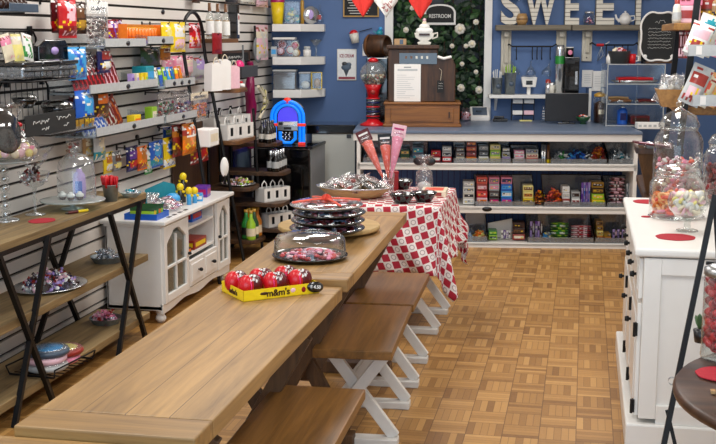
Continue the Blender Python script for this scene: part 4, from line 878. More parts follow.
wbag('candy_bag', 'amber candy bag hanging below the two yellow bags', (160, 46, 170, 60), .1, art('amber', 'maroon', None, 0), .04)
# packs on the middle trays
def packs(y0, y1, n, z, cols, what, group, w_=.035, h_=.13, off=.12, lean=-.35, sz=None):
    for k in range(n):
        cc, c2 = cols[k % len(cols)]; y = y0+(y1-y0)*(k+.5)/n
        o = MB().pillow(w_*1.6, h_, .02, art(cc, c2, None, 2), 6, 10).solo('candy_pack', what, 'candy pack', (WX+off, y, z+h_*.48), R90, group); o.rotation_euler = (-.12, lean, R90)
y0, w, z = TB1
packs(y0-w*.48, y0-w*.08, 7, z, [('maroon', 'red')], 'maroon and red candy pack leaning in the middle left tray', 'red packs in the middle left tray', .05, .16, .13)
packs(y0-w*.10, y0+w*.18, 5, z, [('deepred', 'palepink')], 'red and pale pink candy pack leaning in the middle left tray', 'red and pink packs in the middle left tray', .045, .2, .10)
for k, (cc, c2, lb) in enumerate((('lilac', 'purple', 'lilac'), ('cream', 'lilac', 'cream'), ('yellow', 'paleyellow', 'yellow'), ('yellow', 'lime', 'yellow and lime'))):
    small_box('candy_box', 'narrow %s candy box standing at the front of the middle left tray' % lb, 'candy box', (WX+.2, y0+w*(.17+.072*k), z), (.035, .03, .085), cc, c2, R90)
y0, w, z = TB2; a = atX(140, 70, WX+.12).y
small_box('candy_box', 'teal candy box between the two middle trays', 'candy box', (WX+.12, a+.05, TB1[2]), (.12, .1, .12), 'teal', 'sky', R90)
for k, (cc, c2) in enumerate((('white', 'brick'), ('green', 'white'), ('white', 'green'), ('blue', 'lime'), ('lime', 'blue'), ('sky', 'yellow'), ('blue', 'green'), ('orange', 'yellow'), ('amber', 'orange'))):
    o = MB().pillow(.055, .12, .022, art(cc, c2, None, k % 4), 8, 10).solo('candy_pack', '%s and %s candy pack in the middle right tray, %s from the left' % (cc, c2, ('first', 'second', 'third', 'fourth', 'fifth', 'sixth', 'seventh', 'eighth', 'ninth')[k]), 'candy pack', (WX+.15, y0-w*.62+k*w*.132, z+.06), R90); o.rotation_euler = (-.15, -.05, R90)
for k, (b, cc, c2, lb) in enumerate((((162, 57, 173, 76), 'palepink', 'pink', 'pale pink hanging candy bag, first of the pastel row'), ((171, 56, 183, 76), 'pink', 'palepink', 'pink hanging candy bag, second of the pastel row'), ((181, 56, 193, 76), 'palepink', 'cream', 'blush hanging candy bag, third of the pastel row'), ((190, 56, 207, 80), 'lightgrey', 'lilac', 'silvery grey hanging candy bag at the end of the pastel row'))):
    wbag('candy_bag', lb, b, .06, art(cc, c2, None, k % 2), .04)
wbag('candy_bag', 'dark teal bag hanging above the teal candy box', (140, 47, 160, 66), .06, art('darkgreen', 'slate', None, 2), .04)
# lower trays
wbag('candy_bag', 'tall blue crisp bag with a gold picture beside the slate sign', (75, 90, 93, 131), .20, art('blue', 'sky', 'gold', 1), .07)
wbag('candy_bag', 'dark brown candy bag with orange lettering patch beside the blue crisp bag', (92, 88, 108, 119), .15, art('choc', 'orange', 'brown', 0), .06)
wbag('candy_bag', 'dark red bag edge peeking out behind the blue crisp bag', (71, 91, 79, 122), .12, art('maroon', 'deepred', None, 0), .05)
y0, w, z = TC1
packs(y0-w*.5, y0-w*.2, 5, z, [('blue', 'white')], 'blue and white candy bar leaning in the lower left tray', 'blue bars in the lower left tray', .05, .12, .15, -.7)
packs(y0-w*.36, y0+w*.02, 6, z, [('deepred', 'white')], 'red and white candy bar leaning in the lower left tray', 'red and white bars in the lower left tray', .05, .19, .11, -.55)
packs(y0-w*.1, y0+w*.22, 4, z, [('brick', 'orange')], 'orange brown candy bar leaning at the back of the lower left tray', 'orange bars in the lower left tray', .05, .2, .06, -.5)
small_box('candy_box', 'bright yellow candy box at the front of the lower left tray', 'candy box', (WX+.19, atX(134, 119, WX+.19).y, z), (.1, .05, .075), 'yellow', 'orange', R90)
small_box('candy_box', 'pale green candy box right of the bright yellow box', 'candy box', (WX+.15, atX(151, 115, WX+.15).y, z), (.085, .05, .1), 'lime', 'cream', R90)
cbag('clear bag of green and red sweets on the lower right tray, left of two', (158, 91, 176, 118), .15, ['green', 'darkgreen', 'red', 'white', 'brick'], .08, None, 60, True, 5, .013)
cbag('clear bag of silver, red and blue sweets on the lower right tray, right of two', (173, 90, 192, 117), .17, ['silver', 'white', 'brick', 'lilac', 'navy'], .08, None, 60, True, 6, .013)
cbag('clear pouch of amber candy with a cream card hanging by the ladder shelf', (190, 92, 208, 120), .20, ['amber', 'orange'], .05, 'cream', 50)
# hanging row under the lower trays
rows = [((103, 152, 113, 173), 'yellow', 'amber', 'white', 0, 'yellow candy bag at the left end of the low hanging row'), ((112, 151, 121, 171), 'grey', 'brown', 'paleyellow', 0, 'grey and brown candy bag, second in the low hanging row'), ((126, 146, 138, 171), 'navy', 'purple', 'red', 0, 'dark blue candy bag, third in the low hanging row'),
        ((137, 146, 147, 170), 'orange', 'amber', 'brick', 1, 'orange candy bag, fourth in the low hanging row'), ((144, 147, 152, 174), 'green', 'white', 'lightgrey', 3, 'green and white candy bag, fifth in the low hanging row'), ((149, 141, 163, 167), 'blue', 'sky', 'teal', 1, 'blue candy bag, sixth in the low hanging row'),
        ((160, 145, 166, 168), 'gold', 'brown', 'red', 0, 'narrow gold candy bag, seventh in the low hanging row'), ((163, 137, 175, 168), 'yellow', 'blue', 'white', 1, 'yellow candy bag with a blue top, eighth in the low hanging row')]
for k, (b, a1, a2, a3, st, lb) in enumerate(rows): wbag('candy_bag', lb, b, .10+.015*(k % 2), art(a1, a2, a3, st), .035)
wbag('candy_bag', 'blue and lime bag top behind the yellow bag in the low hanging row', (163, 127, 172, 142), .06, art('blue', 'lime', None, 0), .03)
wbag('candy_bag', 'long brown orange candy bag, left of the amber pair', (172, 124, 186, 156), .15, art('brick', 'brown', 'amber', 2), .05)
wbag('candy_bag', 'long amber candy bag in front of the brown orange one', (182, 123, 196, 154), .20, art('amber', 'orange', 'brick', 2), .05)
wbag('candy_bag', 'bright red candy bag with a white label below the amber bags', (190, 132, 208, 163), .17, art('deepred', 'white', 'red', 0), .05)
wbag('candy_bag', 'clear teal and green bag hanging above the cake dome', (93, 130, 105, 161), .12, art('lightgrey', 'cream', 'teal', 1), .04)
wbag('candy_bag', 'beige bag hanging left of the teal and green bag', (82, 134, 94, 157), .08, art('tan', 'cream', 'lightgrey', 0), .03)
cbag('clear bag of brown sweets hanging behind the cake dome', (66, 133, 82, 158), .1, ['brown', 'lightgrey', 'brick'], .05, None, 26, True, 8)
for k, (x, y) in enumerate(((163, 12), (137, 137), (136, 39))):
    p = atX(x, y, WX+.003); MB().lathe([(.0005, 0), (.016, 0), (.016, .002), (.0005, .002)], 'charcoal', 16, sy=1.9, X=rotm(0, PI/2, 0)).solo('price_dot', ('round black price dot on a bare slat at the top of the wall', 'round black price dot on a slat above the low hanging row', 'round black price dot on the slat under the orange carton')[k], 'price dot', p)
# ------------------------------------------------------------------ black ladder shelf with wooden boards
LX = WX+.02
def ly(x, y, X): return atX(x, y, X).y
t = T('ladder_shelf', 'black arched ladder shelf with three wooden boards on the slatted wall', 'shelf', (WX, 8.0, 0)); O4 = Vector(t.location)
a0 = atX(184, 55, WX+.14); a1 = atX(205, 55, WX+.14); top = atX(194, 12, WX+.14).z
A = [Vector((WX+.14+.26*(1-f), a0.y, a0.z*f)) for f in (.0, 1)]
ym = (a0.y+a1.y)/2; hw = (a1.y-a0.y)/2
arch = [Vector((WX+.14, ym-hw, a0.z))]+[Vector((WX+.13, ym-hw*math.cos(q), top-hw*.9+hw*.9*math.sin(q))) for q in [PI*k/10 for k in range(11)]]+[Vector((WX+.14, ym+hw, a1.z))]
bl = atX(236, 215, WX+.42)
MB().tube([Vector((WX+.36, ym-hw-.0, .0))-O4]+[p-O4 for p in arch]+[Vector((WX+.40, ym+hw+.05, .0))-O4], .013, 'iron', 8).build('arched_frame', t)
LB = []
for k, (b, X) in enumerate((((200, 37, 240, 43), WX+.2), ((205, 88, 249, 95), WX+.3), ((196, 138, 257, 149), WX+.36))):
    c, w, h, zb = wrect(*b, X-WX); ya = atX(b[0], b[3], WX+.04).y; ye = c.y+w/2; c.y = (ya+ye)/2; w = ye-ya
    n = 8; r = .05; poly = [(WX+.02, c.y-w/2), (X-r, c.y-w/2)]+[(X-r+r*math.sin(q), c.y-w/2+r-r*math.cos(q)) for q in [PI/2*j/5 for j in range(1, 6)]]+[(X-r+r*math.cos(q), c.y+w/2-r+r*math.sin(q)) for q in [PI/2*j/5 for j in range(0, 6)]]+[(WX+.02, c.y+w/2)]
    MB().prism([(x-O4.x, y-O4.y) for x, y in poly], zb, zb+.03, 'shelfwood', 'xy').build('board', t, .004); LB.append((c.y, w, zb+.03, X))
y, w, z, X = LB[0]
for k in range(3):
    q = T('drink_bottle', 'dark topped bottle with white label on the top ladder board, %s of three' % ('left', 'middle', 'right')[k], 'bottle', (X-.06, ly(210+8*k, 30, X-.06), z)); q.scale = (.72, .72, .85)
    MB().lathe([(.0005, 0), (.04, 0), (.042, .01), (.042, .17), (.03, .2), (.018, .23), (.016, .3), (.0005, .3)], ['jarglass']*5+['brown']*2, 20).build('bottle', q)
    MB().lathe([(.0428, .03), (.0428, .15)], 'white', 20).build('paper_label', q); MB().lathe([(.036, .02), (.036, .16), (.0005, .16)], 'tan', 16).build('syrup', q)
q = T('bottle_box', 'black and white bottle pack at the right end of the top ladder board', 'box', (X-.07, ly(234, 30, X-.07), z), R90)
MB().box((0, 0, .13), (.07, .07, .26), 'gloss').build('box', q, .004); MB().box((.01, -.0355, .11), (.04, .002, .16), 'white').build('printed_label', q); MB().ball((.012, -.037, .16), (.015, .002, .02), 'brick', 10, 6).build('printed_spot', q)
c, w_, h_, zb = wrect(190, 24, 200, 47, .17); q = wbag('candy_bag', 'red candy bag hanging inside the black arch', (189, 23, 201, 48), .10, art('red', 'palepink', 'deepred', 2), .04)
o = wbag('oven_mitt', 'dark red mitt hanging under the top ladder board', (212, 33, 222, 54), .24, 'deepred', .03, cat='mitt')
c, w_, h_, zb = wrect(220, 51, 249, 72, .02); q = T('chalk_sign', 'wood framed chalkboard on the wall between the ladder boards', 'sign', c, R90)
MB().box((0, 0, 0), (w_, .02, h_), 'darkwood').build('frame', q, .003); MB().box((0, -.0105, 0), (w_*.86, .003, h_*.82), 'slateboard').build('board', q); mb = MB()
for k in range(3): scribble(mb, -w_*.3, w_*.25, h_*(.2-.18*k), -.0125, 'chalk', .025, .002, 40+k)
mb.build('handwriting', q)
y, w, z, X = LB[1]
for k, (dy, h, cc) in enumerate(((-.3, .2, 'paper'), (-.08, .22, 'paper'), (.08, .17, 'palepink'))):
    q = T('paper_bag', '%s paper gift bag on the middle ladder board' % ('left white', 'middle white', 'right pale pink')[k], 'bag', (X-.09, ly(213+9*k, 80, X-.09), z), R90-.35)
    MB().prism([(-.06, 0), (.06, 0), (.065, h*.9), (.02, h), (-.05, h*.94)], -.035, .035, cc, 'xz').build('bag', q); MB().tube([(.03*math.cos(a), -.03, h*.92+.05*math.sin(a)) for a in [PI*j/8 for j in range(9)]], .003, 'cream', 5).build('handle', q)
q = T('small_dish', 'small white and red object at the right end of the middle ladder board', 'dish', (X-.08, ly(241, 86, X-.08), z)); MB().lathe([(.0005, 0), (.035, 0), (.03, .025), (.0005, .03)], 'white', 14).build('dish', q); MB().ball((0, 0, .035), (.018, .018, .01), 'red', 8, 5).build('lid', q)
y, w, z, X = LB[2]
def caddy(name, label, loc, rz, n, cw=.085, d=.09, h=.1):
    """white box caddy with n cut-out cells and wire handles"""
    t = T(name, label, 'caddy', loc, rz); W = cw*n; mb = MB(); mb.box((0, 0, .004), (W, d, .008), 'paint').box((0, d/2-.003, h/2), (W, .006, h), 'paint')
    for k in range(n+1): mb.box((-W/2+k*cw, 0, h/2), (.006, d, h), 'paint')
    for k in range(n):
        x = -W/2+(k+.5)*cw
        for s in (-1, 1): mb.box((x+s*cw*.34, -d/2+.003, h/2), (cw*.32, .006, h), 'paint')
        mb.box((x, -d/2+.003, h*.12), (cw*.4, .006, h*.24), 'paint').box((x, -d/2+.003, h*.9), (cw*.4, .006, h*.2), 'paint')
    mb.build('box', t)
    for k in range(n):
        x = -W/2+(k+.5)*cw; MB().tube([(x-.024, 0, h-.01), (x-.022, 0, h+.03), (x, 0, h+.055), (x+.022, 0, h+.03), (x+.024, 0, h-.01)], .0045, 'paint', 6).build('handle', t)
        MB().box((x, 0, h*.45), (cw*.7, d*.7, h*.7), 'charcoal').build('insert', t)
    return t
caddy('white_caddy', 'white four cell caddy standing back on the lowest ladder board', (WX+.12, ly(226, 120, WX+.12), z), R90-.25, 4, .13, .12, .15)
caddy('white_caddy', 'white three cell caddy in front on the lowest ladder board', (WX+.27, ly(235, 130, WX+.27), z), R90-.25, 3, .12, .1, .11)
small_box('white_box', 'flat white box lifting the back caddy row on the lowest ladder board', 'box', (WX+.25, ly(206, 128, WX+.25), z), (.2, .12, .12), 'paper', 'cream', R90)
p = atX(224.5, 167, WX+.42); q = T('hand_mirror', 'oval white framed mirror hanging below the lowest ladder board', 'mirror', p, R90-.7); MB().lathe([(.0005, -.006), (.05, -.006), (.054, 0), (.05, .006), (.0005, .006)], 'paper', 28, X=rotm(PI/2, 0, 0), sx=.75, sy=1).build('frame', q); q.scale = (.8, 1, 1.25); MB().box((0, 0, -.07), (.02, .012, .05), 'iron').build('handle', q)
# ------------------------------------------------------------------ magenta boa and tools on the wall end
PAL['plum'] = '860f48'; c, w, h, zb = wrect(238, 62, 258, 148, .06); mb = MB(); rg = random.Random(4)
pts = [(0.02*math.sin(k*.9), -.02, h/2-h*k/16) for k in range(17)]; mb.tube(pts, [.025+.02*min(1, k/6)+.004*math.sin(k*1.7) for k in range(17)], 'plum', 12)
q = T('hanging_cloth', 'long magenta cloth hanging at the end of the slatted wall', 'cloth', c, R90); mb.build('drape', q); MB().tube([(0, .06, h/2), (0, -.02, h/2+.012)], .005, 'iron').build('hook', q)
c, w, h, zb = wrect(236, 66, 252, 77, .14); q = T('dark_basket', 'small dark basket hooked on the wall above the magenta cloth', 'basket', (c.x, c.y, zb), R90); MB().box((0, 0, h/2), (w, .1, h), 'darkgrey').tube([(0, .06, h), (0, .155, h)], .006, 'iron', 6).build('box', q, .004); MB().ball((-w*.3, 0, h), (.05, .04, .05), 'hotpink', 10, 7).build('pink_pompom', q)
c, w, h, zb = wrect(249, 42, 262, 57, .04); q = T('round_scoop', 'round grey scoop hanging on the end of the slatted wall', 'scoop', c, R90); MB().lathe([(.0005, 0), (.1, .005), (.115, .02), (.11, .024), (.0005, .01)], 'grey', 28, X=rotm(PI/2, 0, 0)).build('disc', q); MB().box((0, .0, .14), (.03, .02, .12), 'charcoal').build('handle', q)
c, w, h, zb = wrect(256, 25, 268, 60, .06); q = T('print_bag', 'tall pale pink printed bag hanging next to the corner shelves', 'bag', c, R90); MB().pillow(w, h, .05, art('palepink', 'offwhite', 'cream', 2), 10, 16).build('bag', q)
c, w, h, zb = wrect(240, 45, 246, 70, .05); q = T('wooden_spoon', 'grey spoon hanging below the top ladder board', 'spoon', c, R90); MB().tube([(0, 0, h/2), (0, 0, -h*.2)], .008, 'grey', 8).build('handle', q); MB().ball((0, 0, -h*.35), (.04, .01, .07), 'grey', 12, 8).build('bowl', q)
c, w, h, zb = wrect(256, 84, 268, 120, .05); q = T('ribbon_bundle', 'cream ribbon bundle hanging beside the jukebox', 'ribbon', c, R90); mb = MB()
for k in range(7): mb.tube([(w*(-.3+.1*k), 0, h*(.45-.03*k)), (w*(.2-.05*k), -.03, 0), (w*(-.25+.08*k), 0, -h*.45+.02*k)], .016, ('cream', 'charcoal', 'olive' if 0 else 'paleyellow')[k % 3], 6)
mb.build('ribbons', q)
for k, (b, cc, lb) in enumerate((((192, -6, 200, 3), 'choc', 'brown item hanging at the very top of the wall, left of two'), ((256, -4, 268, 7), 'palepink', 'photo strip pack at the top end of the slatted wall'), ((225, -4, 238, 4), 'charcoal', 'dark pack at the top of the wall above the bottles'), ((240, -5, 255, 4), 'offwhite', 'framed white and black print cut off at the top of the wall'))):
    wbag('wall_pack', lb, b, .05, art(cc, 'brown' if k != 3 else 'charcoal', None, 0), .03, cat='pack')
# ------------------------------------------------------------------ corner rack of bottles below the jukebox
t = T('corner_rack', 'dark iron corner rack with rounded wooden shelves beside the sideboard', 'rack', (WX, 8.6, 0)); O5 = Vector(t.location); CR = []
def cshelf(b, X, mat='rackwood'):
    c, w, h, zb = wrect(*b, X-WX); ya = atX(b[0], b[3], WX+.04).y; ye = c.y+w/2; ya = min(ya, ye-.3); c.y = (ya+ye)/2; w = ye-ya; r = min(.08, w*.3)
    poly = [(WX+.01, c.y-w/2), (X-r, c.y-w/2)]+[(X-r+r*math.sin(q), c.y-w/2+r-r*math.cos(q)) for q in [PI/2*j/5 for j in range(1, 6)]]+[(X-r+r*math.cos(q), c.y+w/2-r+r*math.sin(q)) for q in [PI/2*j/5 for j in range(0, 6)]]+[(WX+.01, c.y+w/2)]
    MB().prism([(x-O5.x, y-O5.y) for x, y in poly], zb, zb+.03, mat, 'xy').build('shelf_board', t, .004); return c.y, w, zb+.03, X
MC['rackwood'] = wood('rackwood', '2e1e12', '5a3e26', 'Y', 9, .08, .5)
S1 = cshelf((236, 183, 262, 193), WX+.36); S2 = cshelf((254, 172, 293, 181), WX+.54); S3 = cshelf((257, 203, 292, 212), WX+.56); S4 = cshelf((236, 237, 268, 248), WX+.40); S5 = cshelf((262, 230, 296, 238), WX+.56); S6 = cshelf((250, 143, 285, 150), WX+.46, 'darkwood')
for y in (S1[0]-S1[1]*.5, S2[0]-S2[1]*.45, S2[0]+S2[1]*.5):
    MB().tube([(.03, y-O5.y, 0), (.03, y-O5.y, 1.15)], .012, 'iron', 8).build('upright', t)
for y in (S2[0]-S2[1]*.42,): MB().tube([(.36, y-O5.y, 0), (.30, y-O5.y, 1.15)], .012, 'iron', 8).build('front_upright', t)
MB().box((.012, S2[0]-.2-O5.y, .55), (.012, 1.9, 1.05), 'darkwood').build('back_panel', t)
y, w, z, X = S2
for k in range(7):
    q = T('syrup_bottle', 'dark bottle with a grey label on the middle rack shelf', 'bottle', (X-.07-.05*(k % 2), y-w*.38+k*w*.125, z), 0, 'dark bottles on the middle rack shelf'); h = .15
    MB().lathe([(.0005, 0), (.028, 0), (.03, .01), (.03, .1), (.012, .125), (.012, h), (.0005, h)], 'gloss', 16).build('bottle', q); MB().lathe([(.0308, .03), (.0308, .08)], 'lightgrey', 16).build('paper_label', q); MB().lathe([(.0135, h-.02), (.0135, h+.01), (.0005, h+.01)], 'silver', 12).build('cap', q)
y, w, z, X = S6
for k in range(6):
    q = T('sauce_bottle', 'black bottle with a pale label on the shelf beside the jukebox', 'bottle', (X-.06-.06*(k % 2), y-w*.42+k*w*.11, z), .2*k, 'black bottles beside the jukebox')
    MB().lathe([(.0005, 0), (.026, 0), (.028, .01), (.028, .11), (.011, .135), (.011, .17), (.0005, .17)], 'gloss', 16).build('bottle', q); MB().lathe([(.0285, .03), (.0285, .07)], 'offwhite', 16).build('paper_label', q)
y, w, z, X = S4
for k, (cc, lb) in enumerate((('lime', 'pale lime bottle at the left of the low rack shelf'), ('green', 'green bottle, second on the low rack shelf'), ('darkgreen', 'dark green bottle, third on the low rack shelf'), ('orange', 'orange soda bottle, fourth on the low rack shelf'), ('amber', 'amber soda bottle, fifth on the low rack shelf'), ('charcoal', 'black soda bottle at the right of the low rack shelf'))):
    q = T('soda_bottle', lb, 'bottle', (X-.06-.05*(k % 2), y-w*.36+k*w*.145, z)); MB().lathe([(.0005, 0), (.034, 0), (.036, .012), (.036, .12), (.014, .17), (.013, .215), (.0005, .215)], cc, 18).build('bottle', q); MB().lathe([(.0368, .03), (.0368, .09)], 'charcoal' if k % 2 else 'cream', 18).build('paper_label', q); MB().lathe([(.0165, .205), (.0165, .225), (.0005, .225)], 'gold', 14).build('cap', q)
y, w, z, X = S3; caddy('white_caddy', 'white three cell caddy on the upper of two right rack shelves', (X-.12, y+.02, z), R90-.6, 3, .085, .11, .105)
y, w, z, X = S5; caddy('white_caddy', 'white three cell caddy on the lowest right rack shelf', (X-.12, y+.02, z), R90-.6, 3, .085, .11, .105)
y, w, z, X = S1; q = T('party_platter', 'round silver platter of pale sweets on the left rack shelf', 'platter', (X-.15, y, z)); MB().lathe([(.0005, 0), (.1, 0), (.14, .014), (.138, .018), (.1, .005), (.0005, .005)], 'silver', 32).build('plate', q)
heap([wrapped(c_, 1.4) for c_ in ('palepink', 'cream', 'lime', 'foil', 'gold')], 'wrapped_candy', 'pale wrapped sweet on the round silver rack platter', 'candy', 'sweets on the rack platter', (X-.15, y, z), .1, .1, 40, .035, seed=14, base=.016)
c, w, h, zb = wrect(232, 150, 248, 176, .03); small_box('dark_poster', 'dark panel with pale blue windows behind the rack platter', 'panel', (WX+.04, c.y, S1[2]), (w, .03, h), 'navy', 'slate', R90, None, .7)
MB().tube([(0, 0, 0), (.2, 0, 0)], .005, 'iron', 6).solo('wall_hook', 'black peg hook under the dipped sweets tray in the top left corner', 'hook', (WX, wrect(-8, -3, 24, 12, .12)[0].y, wrect(-8, -3, 24, 12, .12)[3]-.0055))
# ------------------------------------------------------------------ counter and everything behind it
OF, ZC = 1.25, .95
def TB(name, label, cat, u, o, z, group=None, rz=0): return T(name, label, cat, bpt(u, o, z), BA+rz, group)   # local x along the counter, -y to the room
def ub(x, y, o): return bu(atB(x, y, o))
UL, UR = ub(357, 170, OF), ub(637, 170, OF)
t = TB('counter', 'long counter with slate blue top and white edge, blue boarded front', 'counter', (UL+UR)/2, 0, 0); W = UR-UL
MB().box((0, -(OF+.03)/2, ZC-.012), (W+.06, OF+.01, .024), 'counterblue').build('counter_top', t, .004)
MB().box((0, -OF+.01, ZC-.054), (W+.06, .03, .058), 'paint').build('white_edge', t, .003)
mb = MB(); mb.box((0, -.72, .46), (W, .02, .86), 'beadblue')
k = -W/2
while k < W/2: mb.box((k, -.732, .46), (.008, .006, .86), 'navy'); k += .05
mb.build('boarded_back', t)
for z, nm in ((.6625, 'shelf'), (.3125, 'shelf'), (.02, 'shelf')): MB().box((0, -.73-(OF-.73)/2, z+.005), (W, OF-.73, .022), 'paint').box((0, -OF+.008, z-.002), (W, .016, .055 if z > .1 else .04), 'paint').build(nm, t, .002)
for s in (-1, 1): MB().box((s*(W/2-.012), -.73-(OF-.73)/2, .45), (.03, OF-.73, .88), 'paint').build('end_panel', t, .003)
MB().box((0, -.4, .46), (W-.06, .6, .9), 'beadblue').build('carcass', t)
ZS = {'top': .6795, 'middle': .3295, 'bottom': .0375}
def cbin(x0, x1, y0, y1, sh, what):
    o = 1.2; a, b = ub(x0, (y0+y1)/2, o), ub(x1, (y0+y1)/2, o); z = ZS[sh]; h = max(.08, atB((x0+x1)/2, y0, 1.0).z-z); h = min(h, .24); w = b-a
    t = TB('display_bin', what, 'display bin', (a+b)/2, o, z); d = .3
    MB().box((0, d/2, .004), (w, d, .006), 'gloss').build('base', t); MB().box((0, d, h/2), (w, .006, h), 'smoke').build('back_panel', t)
    MB().box((0, 0, .022), (w, .006, .044), 'smoke').build('front_lip', t)
    for s in (-1, 1): MB().prism([(0, 0), (d, 0), (d, h), (.03, .06), (0, .05)], s*w/2-.003, s*w/2+.003, 'gloss', 'yz').build('side', t)
    mb = MB(); mb.tube([(-w/2, d, h), (w/2, d, h)], .005, 'iron', 6); mb.build('top_wire', t)
ORD = ('lowest', 'second up', 'third up', 'fourth up', 'fifth up')
CW = dict(hotpink='pink', choc='brown', lightgrey='grey', palepink='blush', darkgreen='green', deepred='crimson', paleyellow='pale', offwhite='white', darkgrey='grey')
def CN(c): return CW.get(c, c)
def stack(x0, x1, y0, y1, sh, cols, n, what, o=1.14, step=.035, kind='box'):
    a, b = ub(x0, (y0+y1)/2, o), ub(x1, (y0+y1)/2, o); z = ZS[sh]+.0085; H = max(.03, atB((x0+x1)/2, y0, o-.05).z-z); h = H/n*.96; w = (b-a)*.93
    for k in range(n):
        cc, c2 = cols[k % len(cols)]
        t = TB('candy_box', '%s candy box, %s, %s' % (CN(cc) if CN(cc) == CN(c2) else CN(cc)+' and '+CN(c2), 'alone' if n == 1 else ORD[k], what), 'candy box', (a+b)/2, o-step*.5*k-.07, z+k*h*1.03)
        MB().box((0, 0, h/2), (w, .13, h), cc).build('box', t, .003)
        rg = random.Random(int(x0*7+k)); mb = MB()
        mb.box((0, -.0656, h*.5), (w*.82, .001, h*.5), c2)
        for j in range(3): mb.box((w*(-.25+.25*j), -.0665, h*(.35+.3*rg.random())), (w*.14, .001, h*.18), rg.choice(['white', cc, 'yellow', 'charcoal', 'cream']))
        mb.build('printed_panel', t)
def bars(x0, x1, y0, y1, sh, cols, n, what, group, o=1.12, lay=False):
    a, b = ub(x0, (y0+y1)/2, o), ub(x1, (y0+y1)/2, o); z = ZS[sh]+.009; H = max(.03, atB((x0+x1)/2, y0, o).z-z)
    for k in range(n):
        cc, c2 = cols[k % len(cols)]
        if lay:
            q = MB().pillow((b-a)*.95, .05, H/n*.95, art(cc, c2, None, 2), 10, 6, rotm(-PI/2)).solo('candy_bar', what, 'candy bar', bpt((a+b)/2, o-.03, z+H*(k+.55)/n), BA, group)
        else:
            q = MB().pillow((b-a)/n*.96, H, .025, art(cc, c2, None, k % 3), 6, 8).solo('candy_bar', what, 'candy bar', bpt(a+(b-a)*(k+.5)/n, o-.03-.01*(k % 2), z+H/2), BA, group)
def loose(x0, x1, y0, y1, sh, cols, n, what, group, o=1.08, s=1.2, seed=1):
    a, b = ub(x0, (y0+y1)/2, o), ub(x1, (y0+y1)/2, o); z = ZS[sh]+.008; H = max(.03, atB((x0+x1)/2, y0, o).z-z); p = bpt((a+b)/2, o-.03, z)
    heap([wrapped(c, s) for c in cols], 'wrapped_sweet', what, 'candy', group, p, (b-a)*.46, .07, n, H*.75, BA, seed=seed, flat=.7, base=.012)
# top shelf
cbin(363, 428, 142, 164, 'top', 'dark display bin at the left end of the top counter shelf, behind the cone bags')
stack(366, 376, 150, 163, 'top', [('brown', 'cream')], 2, 'far left stack of the top shelf')
stack(400, 410, 149, 163, 'top', [('darkgreen', 'tan')], 2, 'green stack behind the cone bags')
stack(412, 424, 146, 163, 'top', [('slate', 'teal')], 2, 'slate stack on the top shelf')
stack(431, 441, 150, 163, 'top', [('deepred', 'white'), ('red', 'deepred')], 2, 'crimson stack on the top shelf')
stack(442, 452, 146, 163, 'top', [('red', 'white'), ('lightgrey', 'charcoal'), ('lightgrey', 'white')], 3, 'stack beside the crimson stack')
cbin(454, 511, 142, 165, 'top', 'black display bin of five box stacks on the top counter shelf')
for a, b, yt, c, n, w in ((455.5, 465, 147, [('cream', 'choc'), ('grey', 'brown'), ('choc', 'grey')], 3, 'first stack in the five stack bin'), (466, 477, 141, [('orange', 'yellow'), ('maroon', 'brick'), ('brick', 'orange'), ('maroon', 'orange')], 4, 'rust second stack in the five stack bin'), (478.5, 489, 145, [('white', 'paleyellow'), ('charcoal', 'grey'), ('grey', 'lightgrey')], 3, 'grey third stack in the five stack bin'), (490, 501, 144, [('paleyellow', 'yellow'), ('lime', 'grey'), ('paleyellow', 'cream')], 3, 'yellow fourth stack in the five stack bin'), (502, 510.5, 147, [('lilac', 'grey'), ('lightgrey', 'charcoal'), ('charcoal', 'white')], 3, 'grey lilac fifth stack in the five stack bin')): stack(a, b, yt, 162, 'top', c, n, w)
cbin(512.5, 541, 146, 165, 'top', 'clear display bin of pink and white packs on the top counter shelf')
stack(514, 525, 150, 163, 'top', [('palepink', 'brick'), ('white', 'pink'), ('pink', 'white')], 3, 'pink stack in the top clear bin')
stack(526, 539, 149, 163, 'top', [('coral', 'cream'), ('cream', 'brick'), ('lightgrey', 'navy')], 3, 'coral stack in the top clear bin')
for k, x in enumerate((542.5, 545, 548.5)):
    p = bpt(ub(x, 160, 1.15), 1.12, ZS['top']+.001); q = T('candy_tube', ('slim silver candy tube, left of three on the top shelf', 'slim silver candy tube, middle of three on the top shelf', 'slim tube with a yellow base on the top shelf')[k], 'candy tube', p)
    MB().lathe([(.0005, 0), (.011, 0), (.011, .03), (.011, .15), (.0005, .15)], ['silver', 'yellow' if k == 2 else 'silver', 'silver' if k < 2 else 'brown', 'silver'], 12).build('tube', q)
    MB().lathe([(.0115, .15), (.0115, .165), (.0005, .166)], 'charcoal', 12).build('cap', q)
cbin(551, 607, 140, 165, 'top', 'wide black display bin of blue and orange sweets on the top counter shelf')
loose(553, 570, 153, 162, 'top', ['white', 'green', 'foil', 'lightgrey'], 22, 'white or green wrapped sweet in the wide top shelf bin', 'white and green sweets in the wide top bin', seed=51)
loose(567, 588, 149, 162, 'top', ['blue', 'navy', 'sky'], 30, 'blue wrapped sweet in the wide top shelf bin', 'blue sweets in the wide top bin', seed=52)
loose(583, 593, 152, 162, 'top', ['charcoal', 'white'], 12, 'black or white wrapped sweet in the wide top shelf bin', 'black and white sweets in the wide top bin', seed=53)
loose(592, 606, 144, 162, 'top', ['orange', 'brick', 'amber'], 30, 'orange wrapped sweet in the wide top shelf bin', 'orange sweets in the wide top bin', seed=54)
cbin(609, 634, 142, 165, 'top', 'black display bin with scoop at the right end of the top shelf')
loose(612, 632, 152, 162, 'top', ['white', 'lightgrey', 'teal', 'foil'], 30, 'white or teal wrapped sweet in the right end top bin', 'white and teal sweets in the right end top bin', seed=55)
